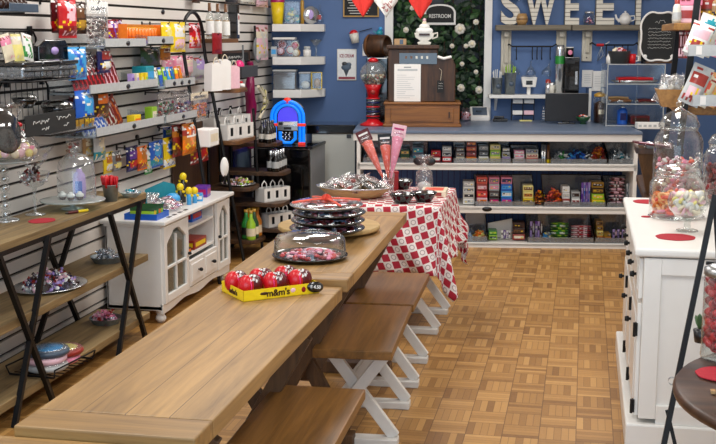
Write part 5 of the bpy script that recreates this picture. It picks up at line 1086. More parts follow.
q = TB('scoop', 'clear plastic scoop leaning in the right end bin of the top shelf', 'scoop', ub(613, 155, 1.18), 1.16, ZS['top']+.02, None); MB().tube([(.0, 0, 0), (.03, .02, .1)], .008, 'acrylic', 8).build('handle', q); MB().lathe([(.0005, 0), (.02, .005), (.024, .05)], 'acrylic', 14, X=rotm(.4, .5, 0, (.03, .02, .09))).build('scoop_cup', q)
# middle shelf
stack(463, 475, 181, 207, 'middle', [('white', 'lightgrey'), ('offwhite', 'charcoal'), ('white', 'grey'), ('lightgrey', 'white')], 4, 'white stack beside the checked cloth')
cbin(475.5, 514, 176, 207, 'middle', 'black display bin of red, pink and blue stacks on the middle counter shelf')
for a, b, c, w in ((476.5, 488, [('palepink', 'orange'), ('red', 'coral'), ('brick', 'palepink'), ('coral', 'brick')], 'red first stack of the middle bin'), (489, 500, [('charcoal', 'hotpink'), ('choc', 'grey'), ('lightgrey', 'pink'), ('pink', 'grey')], 'black second stack of the middle bin'), (501, 513, [('blue', 'hotpink'), ('sky', 'white'), ('blue', 'sky'), ('pink', 'navy')], 'blue third stack of the middle bin')): stack(a, b, 177, 204, 'middle', c, 4, w)
cbin(514.5, 535, 176, 207, 'middle', 'black display bin holding one yellow stack on the middle shelf')
stack(523, 534, 185, 204, 'middle', [('yellow', 'brown'), ('paleyellow', 'amber'), ('paleyellow', 'brown')], 3, 'yellow stack on the middle shelf')
loose(536, 543.5, 188, 207, 'middle', ['yellow', 'amber', 'orange', 'maroon'], 26, 'yellow or orange wrapped sweet between two middle shelf bins', 'yellow sweets between the middle bins', seed=56)
cbin(544.5, 606, 176, 207, 'middle', 'wide black display bin of mixed candy on the middle counter shelf')
loose(546, 563, 187, 204, 'middle', ['orange', 'coral', 'brick'], 44, 'orange wrapped sweet in the wide middle shelf bin', 'orange sweets in the wide middle bin', seed=57)
stack(562.5, 570.5, 186, 204, 'middle', [('brick', 'white'), ('white', 'lightgrey'), ('white', 'paper' if 0 else 'white')], 3, 'white narrow stack in the wide middle bin')
stack(571.5, 580.5, 191, 204, 'middle', [('white', 'brick'), ('lightgrey', 'choc')], 2, 'low stack in the wide middle bin')
bars(581.5, 591, 183, 204, 'middle', [('purple', 'lilac'), ('lilac', 'blue')], 4, 'purple candy bar standing in the wide middle bin', 'purple bars in the wide middle bin')
stack(592, 605, 182, 204, 'middle', [('yellow', 'lime'), ('lime', 'yellow'), ('choc', 'gold'), ('gold', 'choc')], 4, 'lime stack in the wide middle bin')
cbin(607.5, 634, 177, 207, 'middle', 'black display bin of maroon striped bars at the right end of the middle shelf')
bars(609, 626, 178, 204, 'middle', [('maroon', 'palepink'), ('white', 'maroon'), ('choc', 'palepink'), ('palepink', 'maroon')], 8, 'maroon and white candy bar lying in the right end middle bin', 'maroon bars in the right end middle bin', lay=True)
bars(626.5, 633, 184, 204, 'middle', [('lightgrey', 'slate'), ('grey', 'white')], 3, 'grey candy bar standing in the right end middle bin', 'grey bars in the right end middle bin')
q = TB('price_label', 'black oval price label on the middle shelf edge near the cloth', 'price label', ub(487, 210, OF), OF+.0, .317); MB().lathe([(.0005, -.001), (.02, -.001), (.02, .002), (.0005, .002)], 'charcoal', 20, X=rotm(PI/2, 0, 0), sx=2).build('label', q)
# bottom shelf
cbin(466, 487, 214, 247, 'bottom', 'dark display bin at the left of the bottom counter shelf')
loose(474, 486, 231, 245, 'bottom', ['orange', 'amber', 'paleyellow'], 24, 'orange or yellow wrapped sweet in the left bottom bin', 'orange sweets in the left bottom bin', seed=58)
stack(488.5, 497.5, 230, 246, 'bottom', [('lime', 'darkgreen'), ('green', 'lime')], 2, 'green stack on the bottom counter shelf')
q = TB('display_riser', 'plain white riser card behind the green stack on the bottom shelf', 'riser', ub(500, 235, 1.02), .98, ZS['bottom']+.001); MB().prism([(-.1, 0), (.1, 0), (.1, .16), (-.1, .12)], -.01, .01, 'paper', 'xz').build('card', q, .002)
bars(501, 511, 231, 246, 'bottom', [('white', 'charcoal'), ('purple', 'white'), ('white', 'purple')], 4, 'white and purple candy bar leaning on the bottom shelf', 'white and purple bars on the bottom shelf')
stack(512.5, 525.5, 222, 246, 'bottom', [('brick', 'cream'), ('choc', 'brown'), ('choc', 'choc')], 3, 'dark brown stack on the bottom counter shelf')
cbin(528, 594, 213, 248, 'bottom', 'wide black display bin of green and red bars on the bottom shelf')
bars(530, 543, 222, 245, 'bottom', [('lilac', 'charcoal'), ('choc', 'lightgrey'), ('purple', 'lightgrey')], 5, 'purple and grey candy bar standing in the wide bottom bin', 'purple grey bars in the wide bottom bin')
loose(543, 553, 235, 245, 'bottom', ['lightgrey', 'paleyellow', 'sky'], 16, 'grey or yellow wrapped sweet in the wide bottom bin', 'grey sweets in the wide bottom bin', seed=59)
bars(550, 569.5, 223, 245, 'bottom', [('green', 'lime'), ('lime', 'darkgreen'), ('green', 'white')], 7, 'green candy bar lying in the wide bottom bin', 'green bars in the wide bottom bin', lay=True)
bars(570.5, 592, 226, 245, 'bottom', [('red', 'palepink'), ('deepred', 'white')], 7, 'red candy bar lying in the wide bottom bin', 'red bars in the wide bottom bin', lay=True)
cbin(595.5, 634, 213, 248, 'bottom', 'black display bin at the right end of the bottom counter shelf')
stack(597, 604, 221, 245, 'bottom', [('amber', 'choc'), ('paleyellow', 'brown'), ('gold', 'choc'), ('tan', 'choc')], 4, 'tall gold stack in the right bottom bin')
stack(604.5, 611.5, 233, 245, 'bottom', [('amber', 'choc'), ('gold', 'choc')], 2, 'short gold stack in the right bottom bin')
bars(613, 627, 230, 245, 'bottom', [('lilac', 'charcoal'), ('charcoal', 'palepink')], 6, 'dark striped candy bar standing in the right bottom bin', 'dark striped bars in the right bottom bin')
# ------------------------------------------------------------------ on the counter top
def onC(x, y): return ub(x, y, 0), 0
def cpos(x, y):                            # where a base seen at this pixel meets the counter top
    p = atZ(x, y, ZC); d = p-B0; return d.dot(BE), d.dot(BN)
# till
u, o = cpos(422, 127); t = TB('cash_register', 'antique wooden cash register with a paper notice on its front', 'cash register', u, o, ZC); s = (atB(460, 115, o)-atB(385, 115, o)).length
w = s; hb = .205
MB().box((0, .2, hb*.45), (w, .40, hb*.9), 'redwood').box((0, .2, hb*.95), (w+.02, .42, hb*.1), 'redwood').box((0, .2, .012), (w+.03, .43, .024), 'redwood').build('drawer_base', t, .006)
MB().box((0, -.003, hb*.5), (w*.84, .01, hb*.6), 'redwood').build('drawer', t, .004)
MB().box((w*.36, -.012, hb*.5), (.012, .012, .05), 'darkwood').build('drawer_pull', t)
MB().prism([(-w*.46, hb), (w*.44, hb), (w*.44, hb+.30), (w*.40, hb+.36), (w*.2, hb+.37), (w*.2, hb+.44), (-w*.46, hb+.44)], .05, .38, 'darkwood', 'xz').build('body', t, .008)
MB().box((-w*.13, .21, hb+.455), (w*.7, .36, .03), 'darkwood').build('top_ledge', t, .005)
mb = MB(); mb.box((-w*.06, .044, hb+.36), (w*.5, .012, .09), 'gloss')
for k in range(5): mb.box((-w*.22+k*w*.07, .036, hb+.37), (.016, .004, .022), 'offwhite' if k > 1 else 'brown')
mb.build('amount_window', t)
q = TB('paper_notice', 'white printed paper notice taped to the cash register front', 'notice', u+(-15/75)*w, o-.04, ZC); pw = 26*9.6/1130; ph = .31
MB().box((0, 0, hb+.005+ph/2), (pw, .002, ph), 'paper').build('sheet', q); mb = MB(); rg = random.Random(1)
for k in range(12):
    l = rg.uniform(.3, .75)*pw; mb.box((-pw*.4+l/2, -.0015, hb+ph*(.72-.055*k)), (l, .001, .003), 'lightgrey')
mb.box((0, -.0015, hb+ph*.93), (.06, .001, .008), 'grey').box((0, -.0015, hb+ph*.86), (pw*.75, .001, .016), 'lightgrey'); mb.build('printed_lines', q)
q = TB('hang_tag', 'small black chalk tag on string hanging on the register side', 'tag', u+w*.24, o-.03, ZC+hb+.13); MB().box((0, 0, 0), (.055, .005, .1), 'slateboard').tube([(0, 0, .05), (.01, 0, .13), (-.01, 0, .15)], .0015, 'cream', 5).build('tag', q); mb = MB()
for k in range(3): scribble(mb, -.018, .02, .025-.02*k, -.0035, 'chalk', .006, .0009, k)
mb.build('handwriting', q)
mb = MB(); mb.tube([(w*.2, .04, hb+.375), (w*.28, .03, hb+.36), (w*.38, .04, hb+.375)], .012, 'paper', 8); mb.solo('paper_roll', 'white ribbon bow lying on the register shoulder', 'ribbon', bpt(u, o, ZC), BA)
# sundae cup sign on the till
zt = ZC+hb+.472; q = TB('sundae_sign', 'white sundae cup figure standing on top of the cash register', 'figure', u+w*.02, o-.2, zt)
MB().prism([(-.05, 0), (.05, 0), (.06, .02), (.03, .03), (.075, .06), (.085, .1), (-.085, .1), (-.075, .06), (-.03, .03), (-.06, .02)], -.012, .012, 'offwhite', 'xz').build('cup', q, .004)
MB().tube([(.075, 0, .09), (.11, 0, .1), (.11, 0, .065), (.065, 0, .05)], .008, 'offwhite', 6).build('cup_handle', q)
MB().ball((0, 0, .115), (.075, .02, .035), 'white', 14, 8).ball((0, 0, .15), (.045, .018, .03), 'white', 12, 8).ball((.0, 0, .18), (.02, .014, .022), 'cream', 10, 6).build('cream_swirl', q); MB().box((0, -.022, .085), (.09, .004, .016), 'choc').build('sauce', q); MB().ball((0, 0, .205), .016, 'palepink', 10, 6).build('cherry', q)
q = TB('figurine_box', 'small blue and tan box at the left of the register top', 'box', u-w*.3, o-.12, zt); MB().box((0, 0, .025), (.1, .06, .05), 'tan').box((.01, -.031, .025), (.03, .002, .04), 'slate').build('box', q, .003)
# gumball machine
u, o = cpos(373, 125.5); t = TB('gumball_machine', 'red gumball machine with clear globe and spiral column on the counter', 'gumball machine', u, o, ZC); k_ = 9.6/1130
H = 71*k_; r = 13*k_
MB().lathe([(.0005, 0), (.108, 0), (.112, .012), (.06, .035), (.045, .06), (.0005, .06)], 'red', 32).build('base', t)
MB().lathe([(.03, .06), (.03, .23)], 'clear', 20).build('column_tube', t)
MB().tube([(.052*math.cos(a*.55), .052*math.sin(a*.55), .06+.16*a/34) for a in range(35)], .004, 'silver', 6).build('spiral_track', t)
for k, (z, c) in enumerate(((.075, 'red'), (.115, 'navy'), (.155, 'red'), (.19, 'navy'), (.225, 'red'))): MB().lathe([(.0005, z), (.058, z), (.06, z+.004), (.058, z+.01), (.0005, z+.01)], c, 24).build('ring', t)
MB().lathe([(.0005, .235), (.045, .235), (.055, .3), (.075, .345), (.0005, .345)], 'red', 28).ball((0, -.05, .285), (.022, .018, .022), 'brick', 12, 8).build('dispenser', t)
MB().ball((0, 0, .345+r*.78), r, 'domeglass', 28, 18).build('globe', t)
MB().lathe([(.035, 0), (.05, .008), (.03, .03), (.0005, .035)], 'red', 20, (0, 0, .345+r*1.72)).build('cap', t)
c = bpt(u, o, ZC+.345+r*.78); rg = random.Random(5); gm = [MB().ball((0, 0, 0), .0105, cc, 8, 6).build('gumball') for cc in ('white', 'choc', 'cream', 'tan', 'brick', 'darkgreen')]; gd = [g.data for g in gm]
for g in gm: bpy.data.objects.remove(g)
n = 0
while n < 110:
    v = Vector((rg.uniform(-1, 1), rg.uniform(-1, 1), rg.uniform(-1, -.05)))
    if .55 < v.length < .9 or (v.length < .85 and v.z > -.2):
        g = bpy.data.objects.new('gumball', gd[n % 6]); COL.objects.link(g); g.location = c+v*r; tag(g, 'small mixed gumball in the globe of the red machine', 'gumball', 'gumballs in the globe'); n += 1
# barrel on black stand behind it
u, o = cpos(377, 122); t = TB('drink_dispenser', 'dark copper barrel lying on a black stand behind the gumball machine', 'dispenser', u, o-.02, ZC); zb = atB(377, 46, o).z-ZC
MB().box((0, .06, (zb-.1)/2), (.19, .16, zb-.1), 'gloss').build('stand', t, .01); MB().lathe([(.0005, -.1), (.085, -.1), (.095, -.085), (.1, 0), (.095, .085), (.088, .1), (.08, .1), (.078, -.02), (.0005, -.02)], 'darkwood', 32, X=rotm(0, PI/2, -.45, (0, .05, zb))).build('barrel', t)
MB().lathe([(.1025, -.08), (.104, -.075), (.104, -.065), (.1025, -.06)], 'brown', 32, X=rotm(0, PI/2, -.45, (0, .05, zb))).build('hoop', t)
# small things left to right
u, o = cpos(480, 121); t = TB('payment_terminal', 'white tilted payment terminal beside the cash register', 'terminal', u, o, ZC)
MB().prism([(0, 0), (.16, 0), (.19, .11), (.16, .12), (.0, .04)], -.085, .085, 'paint', 'yz').build('housing', t, .006); MB().box((-.01, .058, .085), (.05, .01, .008), 'gloss', rotm(0, 0, 0)).build('card_slot', t); MB().bar((0, .012, .044), (0, .14, .112), .13, .003, 'slate').build('screen', t)
u, o = cpos(465.5, 121); t = TB('glass_mug', 'small glass with red and white print beside the payment terminal', 'glass', u, o-.02+.05, ZC)
MB().lathe([(.0005, 0), (.032, 0), (.04, .03), (.036, .12), (.034, .12), (.036, .03), (.0005, .006)], 'clear', 20).build('glass', t); MB().lathe([(.0005, .008), (.034, .012), (.036, .05), (.035, .08), (.0005, .085)], 'palepink', 14).build('filling', t); 
mb = MB(); rg = random.Random(9)
for k in range(12): a = k*.52; mb.ball((.039*math.cos(a), .039*math.sin(a), .035+.05*rg.random()), (.006, .006, .009), 'brick', 6, 4)
mb.build('printed_flowers', t)
u, o = cpos(500, 121.5); t = TB('card_reader', 'flat black device on the counter beside the white terminal', 'device', u, o, ZC); MB().box((0, 0, .014), (.13, .07, .028), 'gloss').build('body', t, .006); MB().box((-.01, 0, .038), (.09, .05, .02), 'charcoal').build('top', t, .006)
u, o = cpos(519, 117.5); t = TB('card_rack', 'two tier card rack with white and pink cards on the counter', 'card rack', u, .12, ZC)
mb = MB()
for z in (.05, .15): mb.box((0, .01, z), (.2, .05, .006), 'iron')
for s in (-1, 0, 1): mb.box((s*.1, .03, .1), (.008, .01, .2), 'iron')
mb.build('frame', t)
for k, (x, z, c, lb) in enumerate(((-.05, .155, 'paper', 0), (.05, .155, 'paper', 0), (-.05, .055, 'paper', 0), (.05, .055, 'palepink', 0))):
    q = TB('business_cards', ('stack of white cards, upper left of the card rack', 'stack of white cards, upper right of the card rack', 'stack of white cards, lower left of the card rack', 'stack of pink cards, lower right of the card rack')[k], 'cards', u+x, .13, ZC+z-.001); MB().box((0, 0, .02), (.085, .045, .035), c).build('cards', q, .002)
u, o = cpos(525, 120.5); MB().box((0, 0, .004), (.11, .07, .008), 'paleyellow').solo('note_pad', 'pale yellow note pad lying on the counter below the card rack', 'note pad', bpt(u, o+.05, ZC), BA)
a, b = ub(545, 110, .45), ub(588, 110, .45); t = TB('monitor', 'black screen seen from behind standing on the counter', 'monitor', (a+b)/2, .45, ZC); w = b-a; h = atB(566, 93, .45).z-ZC-.0
MB().box((0, 0, .02+(h-.02)/2), (w, .02, h-.02), 'charcoal').build('screen', t, .005); MB().box((0, .02, .006), (w*.4, .14, .012), 'gloss').build('foot', t, .003); MB().box((0, .03, .09), (.06, .03, .18), 'gloss').build('neck', t, .003)
u, o = cpos(539.5, 119); t = TB('glass_figure', 'small clear bottle figure left of the black screen', 'bottle', u, .25, ZC); MB().lathe([(.0005, 0), (.026, 0), (.03, .03), (.02, .08), (.012, .1), (.012, .14), (.0005, .145)], 'clear', 16).build('bottle', t); mb = MB()
for k in range(4): mb.box((0, -.028, .03+.022*k), (.03, .002, .008), 'paper')
mb.build('printed_label', t)
u, o = cpos(583, 124); t = TB('candy_dish', 'footed green dish of red and white sweets on the counter', 'dish', u, o, ZC); MB().lathe([(.0005, 0), (.03, 0), (.02, .015), (.045, .03), (.065, .065), (.06, .065), (.042, .035), (.0005, .025)], 'darkgreen', 24).build('dish', t)
heap([candy('red'), candy('white'), candy('orange')], 'candy', 'red or white sweet in the footed green dish', 'candy', 'sweets in the green dish', bpt(u, o, ZC), .045, .045, 24, .025, seed=61, base=.055)
u, o = cpos(600, 123); t = TB('dark_jar', 'tall lidded glass jar of dark sweets beside the acrylic case', 'jar', u, o, ZC); MB().lathe([(.0005, 0), (.06, 0), (.064, .01), (.064, .21), (.055, .23), (.0005, .23)], 'clear', 28).build('glass_body', t); MB().lathe([(.0005, .004), (.056, .006), (.056, .17), (.0005, .2)], 'choc', 20).build('filling', t); MB().lathe([(.058, .23), (.06, .25), (.03, .265), (.0005, .27)], 'gold', 24).build('lid', t)
MB().box((0, -.062, .1), (.05, .004, .04), 'cream').build('paper_label', t)
a, b = ub(607, 95, .75), ub(664, 95, .75); t = TB('acrylic_case', 'clear three level acrylic display case on the counter', 'display case', (a+b)/2, .75, ZC); w = b-a; h = atB(630, 64, .75).z-ZC; d = .34
for z in (.006, h*.36, h*.68, h-.004): MB().box((0, d/2, z), (w, d, .006), 'acrylic').build('level', t)
for s in (-1, 1): MB().box((s*w/2, d/2, h/2), (.005, d, h), 'acrylic').build('side_panel', t)
MB().box((w*.02, 0, h*.5), (.006, .006, h), 'acrylic').build('front_post', t); MB().box((0, d, h/2), (w, .005, h), 'acrylic').build('back_panel', t)
mb = MB()
for z in (.006, h*.36, h*.68, h-.004): mb.tube([(-w/2, -.002, z), (w/2, -.002, z)], .004, 'lightgrey', 5)
for s in (-1, 1): mb.tube([(s*w/2, -.002, 0), (s*w/2, -.002, h)], .004, 'lightgrey', 5)
mb.build('edge_strips', t)
cu = (a+b)/2
def lic(u0, o0, z, w_, what, cols, n, group):
    t = TB('sweet_tray', what, 'tray', u0, o0, z); MB().lathe([(.0005, 0), (w_*.42, 0), (w_*.5, .02), (w_*.49, .024), (w_*.4, .005), (.0005, .005)], 'silver', 32, sy=.55).build('tray', t)
    for k in range(n):
        q = MB().tube([(-w_*.36, 0, 0), (-w_*.1, .01, .004), (w_*.36, 0, 0)], .011, cols[k % len(cols)], 8).solo('liquorice', group[0], 'candy', bpt(u0, o0-.06+.024*(k % 6), z+.018+.018*(k//6)), BA+.08*((k % 3)-1), group[1])
lic(cu+.02, .58, ZC+h*.68+.004, w*.86, 'silver tray of red liquorice in the upper level of the acrylic case', ['red', 'deepred'], 11, ('red liquorice rope on the upper tray of the acrylic case', 'red liquorice ropes in the acrylic case'))
lic(cu-.1, .58, ZC+h*.36+.004, w*.5, 'silver tray of tan sticks in the middle level of the acrylic case', ['tan', 'brown'], 7, ('tan stick on the middle tray of the acrylic case', 'tan sticks in the acrylic case'))
lic(cu+.12, .58, ZC+h*.36+.004, w*.42, 'silver tray of dark sticks in the middle level of the acrylic case', ['choc', 'maroon'], 6, ('dark stick on the middle right tray of the acrylic case', 'dark sticks in the acrylic case'))
small_box('pack_box', 'dark brown box at the bottom of the acrylic case', 'box', bpt(cu+.08, .5, ZC+.01), (.16, .16, .07), 'maroon', 'choc', BA)
u, o = cpos(622, 124.5); t = TB('spray_bottle', 'cobalt blue pump bottle in front of the acrylic case', 'bottle', u, o, ZC); MB().lathe([(.0005, 0), (.042, 0), (.045, .01), (.045, .12), (.02, .145), (.0005, .145)], 'blue', 22).build('bottle', t); MB().lathe([(.0185, .145), (.0185, .16), (.006, .165), (.006, .19), (.0005, .19)], 'silver', 14).box((0, -.015, .19), (.016, .045, .012), 'silver').build('pump', t); MB().box((0, -.046, .07), (.05, .003, .06), 'navy').build('printed_label', t)
a, b = ub(637, 121, .95), ub(664, 121, .95); t = TB('label_box', 'flat white box with grey print on the counter by the acrylic case', 'box', (a+b)/2, .93, ZC); MB().box((0, 0, .025), (b-a, .12, .05), 'paper').build('box', t, .003); mb = MB()
for k in range(5): mb.box((-.09+.04*k, -.0605, .026), (.024, .001, .018), 'lightgrey')
mb.build('printed_panel', t)
# on top of the acrylic case
zt = ZC+h+.0; u = ub(617, 60, .6); t = TB('dark_pot', 'dark grey metal pot of sweets on top of the acrylic case', 'pot', ub(619, 60, .6), .6, zt); MB().lathe([(.0005, 0), (.08, 0), (.095, .1), (.1, .105), (.09, .105), (.078, .008), (.0005, .006)], 'darkgrey', 28).build('pot', t)
heap([candy('cream', (.02, .018, .015)), candy('brick', (.02, .018, .014)), candy('palepink', (.02, .018, .014))], 'candy', 'red or cream sweet in the dark grey pot', 'candy', 'sweets in the dark grey pot', bpt(ub(619, 60, .6), .6, zt), .065, .065, 22, .05, seed=62, base=.085)
t = TB('red_mug', 'red mug handle cup right of the dark grey pot', 'mug', ub(632, 60, .6), .6, zt); MB().lathe([(.0005, 0), (.03, 0), (.034, .08), (.03, .08), (.028, .006)], 'red', 18).build('cup', t); MB().tube([(.03, 0, .065), (.055, 0, .06), (.055, 0, .025), (.03, 0, .02)], .006, 'white', 6).build('handle', t)
t = TB('handled_bottle', 'white bottle with handle standing left of the dark grey pot', 'bottle', ub(604.5, 65, .6), .6, zt); MB().lathe([(.0005, 0), (.028, 0), (.03, .05), (.015, .08), (.012, .1), (.0005, .1)], 'paint', 16).build('bottle', t); MB().tube([(.02, 0, .07), (.045, 0, .06), (.03, 0, .02)], .006, 'paint', 6).build('handle', t); t.location = bpt(ub(609.5, 62, .6), .6, zt)
# chalkboard
a, b = ub(641, 36, .55), ub(679, 36, .55); zb_ = atB(660, 61, .55).z; w = b-a; hh = atB(660, 12, .55).z-zb_
t = TB('chalkboard', 'black chalkboard with curly white frame and handwritten list', 'chalkboard', (a+b)/2, .52, zt, None); H0 = max(.0, zb_-zt)
n = 64; poly = []
for k in range(n):
    q = 2*PI*k/n; c_, s_ = math.cos(q), math.sin(q); m_ = (abs(c_)**5+abs(s_)**5)**(-1/5); wv = 1-.07*math.cos(4*q)**2 + .03*max(0, math.cos(4*q))**8
    poly.append((c_*m_*wv*w/2, H0+hh/2+s_*m_*wv*hh/2))
MB().prism(poly, -.008, .008, 'slateboard', 'xz').build('board', t); MB().tube([(x, -.01, z) for x, z in poly], .0085, 'paper', 8, True).build('frame', t); mb = MB()
scribble(mb, -w*.12, w*.16, H0+hh*.8, -.0105, 'chalk', .03, .0018, 71)
for k in range(7): scribble(mb, -w*.3, w*(.3 if k % 3 else .34), H0+hh*(.66-.065*k), -.0105, 'chalk', .014, .0013, 72+k)
for s in (-1, 1):
    mb.ball((s*w*.36, -.012, H0+hh*.09), (.018, .004, .018), 'paper', 8, 6)
mb.build('handwriting', t); MB().box((0, .05, .01), (w*.7, .12, .02), 'darkwood').bar((0, .008, H0+.02), (0, .09, .02), .04, .015, 'darkwood').build('easel_foot', t)
t = TB('black_board', 'black bordered board leaning behind the curly chalkboard', 'board', (a+b)/2+.02, .44, zt); MB().box((0, 0, .08+H0/2), (w*.95, .012, .16+H0), 'gloss').build('board', t, .003)
# ------------------------------------------------------------------ on the blue wall
def onwall(name, label, cat, box, o, th, m, bev=.003):
    c, w, h, zb = brect(*box, o); t = TB(name, label, cat, bu(c), o, zb); MB().box((0, th/2, h/2), (w, th, h), m).build('panel', t, bev); return t, w, h
a, b = ub(489, 93, .2), ub(588, 93, .2); zs = atB(540, 95, .2).z
t = TB('wall_shelf', 'white wall shelf above the counter holding buckets and the coffee machine', 'shelf', (a+b)/2, 0, zs-.03); MB().box((0, -.11, .015), (b-a, .22, .03), 'paint').build('board', t, .003)
for s in (-.42, .42): MB().prism([(-.0, 0), (-.16, 0), (0, -.12)], s*(b-a)-.01, s*(b-a)+.01, 'paint', 'yz').build('bracket', t)
t = TB('upright_panel', 'blue white edged panel end standing at the right of the wall shelf', 'panel', ub(590, 105, .2), .18, ZC); MB().box((0, .09, (zs-ZC+.06)/2), (.02, .18, zs-ZC+.06), 'bluewall').box((0, -.004, (zs-ZC+.06)/2), (.022, .01, zs-ZC+.06), 'paint').build('panel', t)
def bucket(x, ytop, what, r, stuff):
    u = ub(x, 85, .12); h = atB(x, ytop, .12).z-zs-.001; t = TB('metal_bucket', what, 'bucket', u, .12, zs+.0005)
    MB().lathe([(.0005, 0), (r*.75, 0), (r, h), (r*1.05, h+.004), (r*.96, h), (r*.7, .006), (.0005, .006)], 'galv', 24).build('pail', t); MB().lathe([(.0005, 0), (.022, 0), (.022, .002), (.0005, .002)], 'slate', 18, X=rotm(PI/2, 0, 0, (.01, -r*.9, h*.5))).build('round_sticker', t)
    for k in range(7):
        q = MB().tube([(0, 0, 0), (0, 0, h+.05+.01*(k % 3))], .004, stuff, 6).solo('stirrer', 'thin %s stick standing in the %s' % (stuff, what.split(' on ')[0]), 'stick', bpt(u+r*.4*math.cos(k*.9), .12+r*.4*math.sin(k*.9), zs+.008), 0, 'sticks in the '+what); q.rotation_euler = (.1*math.sin(k), .1*math.cos(k), 0)
bucket(497, 78, 'small metal bucket on the wall shelf', .05, 'white'); bucket(510, 73, 'taller metal bucket on the wall shelf', .055, 'lime')
c, w, h, zb = brect(521, 77, 537, 87, .1); t = TB('wall_scale', 'white kitchen scale with dark window hanging above the wall shelf', 'scale', bu(c), .1, zb); MB().prism([(-w*.4, 0), (w*.4, 0), (w*.5, h), (-w*.5, h)], -.03, .04, 'paint', 'xz').build('body', t, .006); MB().box((0, -.032, h*.45), (w*.4, .004, h*.4), 'gloss').build('display', t); MB().bar((0, .02, .0), (0, .02, zs-zb), .03, .03, 'paint').build('stem', t); MB().lathe([(.0005, h), (w*.4, h), (w*.5, h+.02)], 'clear', 20).build('pan', t)
for k, (x, yt, c_, lb) in enumerate(((548, 79, 'foil', 'small silver shaker on the wall shelf'), (552, 82, 'offwhite', 'small white shaker on the wall shelf'))):
    h = atB(x, yt, .12).z-zs; t = TB('shaker', lb, 'shaker', ub(x, 85, .12), .12, zs+.0005); MB().lathe([(.0005, 0), (.022, 0), (.024, h*.75), (.0005, h*.75)], c_, 16).build('body', t); MB().lathe([(.024, h*.75), (.022, h*.95), (.0005, h)], 'brick' if k == 0 else 'silver', 16).build('cap', t)
h = atB(560, 45, .12).z-zs; t = TB('cup_tower', 'tall silver cup dispenser tube on the wall shelf', 'tube', ub(559.5, 70, .12), .12, zs+.0005); MB().lathe([(.0005, 0), (.04, 0), (.04, h*.92), (.036, h), (.0005, h)], 'silver', 24).build('tube', t); MB().lathe([(.0408, h*.62), (.0408, h*.78)], 'green', 24).build('green_band', t)
h = atB(571, 57, .12).z-zs; t = TB('coffee_machine', 'black coffee machine at the right end of the wall shelf', 'coffee machine', ub(571.5, 70, .12), .15, zs+.0005); w = 15*9.9/1130; MB().box((0, .06, h/2), (w, .13, h), 'gloss').build('body', t, .006); MB().box((w*.3, -.008, h*.45), (.02, .012, h*.35), 'silver').build('handle', t); MB().box((-w*.1, -.007, h*.88), (w*.5, .006, h*.1), 'charcoal').build('control_strip', t)
z2 = zs+h; t = TB('drink_can', 'black can with a pink round label on the coffee machine', 'can', ub(570, 55, .12), .1, z2); MB().lathe([(.0005, 0), (.034, 0), (.034, .08), (.0005, .08)], 'gloss', 22).build('can', t); MB().lathe([(.0346, .08), (.0346, .088), (.0005, .088)], 'paint', 22).build('lid', t); MB().ball((.0, -.034, .04), (.02, .003, .022), 'pink', 12, 8).build('pink_label', t)
for k, (b_, lb) in enumerate((((582, 70, 593, 87), 'white paper sheet pinned on the blue wall, left of two'), ((592, 71, 604, 91), 'white paper sheet pinned on the blue wall, right of two'))):
    t, w, h = onwall('paper_sheet', lb, 'paper', b_, .012, .004, 'paper', 0); mb = MB()
    for j in range(5): mb.box((0, -.001, h*(.25+.12*j)), (w*.6, .001, .003), 'lightgrey')
    mb.build('printed_lines', t)
# letter shelves, brackets, letters
zL = atB(540, 25, .1).z
for x0, x1, lb in ((496, 571, 'left weathered plank shelf carrying the first two white letters'), (572, 640, 'right weathered plank shelf carrying the last white letters')):
    a, b = ub(x0, 28, .12), ub(x1, 28, .12); t = TB('letter_shelf', lb, 'shelf', (a+b)/2, 0, zL); MB().box((0, -.075, -.024), (b-a, .15, .048), 'greyplank').build('plank', t, .004)
for k, (x, yb) in enumerate(((506, 76), (561, 72), (587, 62), (643, 62))):
    c, w, h, zb = brect(x-5, 31.5, x+5, yb, .02); t = TB('shelf_bracket', 'whitewashed wooden bracket under the letter shelves, %s from the left' % ('first', 'second', 'third', 'fourth')[k], 'bracket', bu(c), 0, zL-.05); MB().box((0, -.012, -h/2), (w, .024, h), 'chippy').build('back_plate', t, .003); MB().box((0, -.045, -.03), (w*.55, .07, .045), 'chippy').build('arm', t, .004); MB().box((0, -.035, -h*.42), (w*.4, .022, h*.6), 'chippy').build('batten', t, .004); MB().ball((0, -.026, -h*.88), .006, 'iron', 8, 5).build('screw_head', t)
def plank_mat():
    m, nt, b = newmat('plank_letter'); tc = nt.nodes.new('ShaderNodeTexCoord'); sp = nt.nodes.new('ShaderNodeSeparateXYZ'); nt.links.new(tc.outputs['Object'], sp.inputs[0])
    def ma(op, a, c):
        k = nt.nodes.new('ShaderNodeMath'); k.operation = op; nt.links.new(a, k.inputs[0]); k.inputs[1].default_value = c; return k.outputs[0]
    fr = ma('FRACT', ma('DIVIDE', ma('ADD', sp.outputs[1], 5.0), .036), 0); lt = ma('LESS_THAN', fr, .14)
    mx = nt.nodes.new('ShaderNodeMix'); mx.data_type = 'RGBA'; nt.links.new(lt, mx.inputs[0]); mx.inputs[6].default_value = (*hx('ded9cc'), 1); mx.inputs[7].default_value = (*hx('6a6458'), 1)
    nt.links.new(mx.outputs[2], b.inputs['Base Color']); b.inputs['Roughness'].default_value = .7; return m
MC['plank_letter'] = plank_mat()
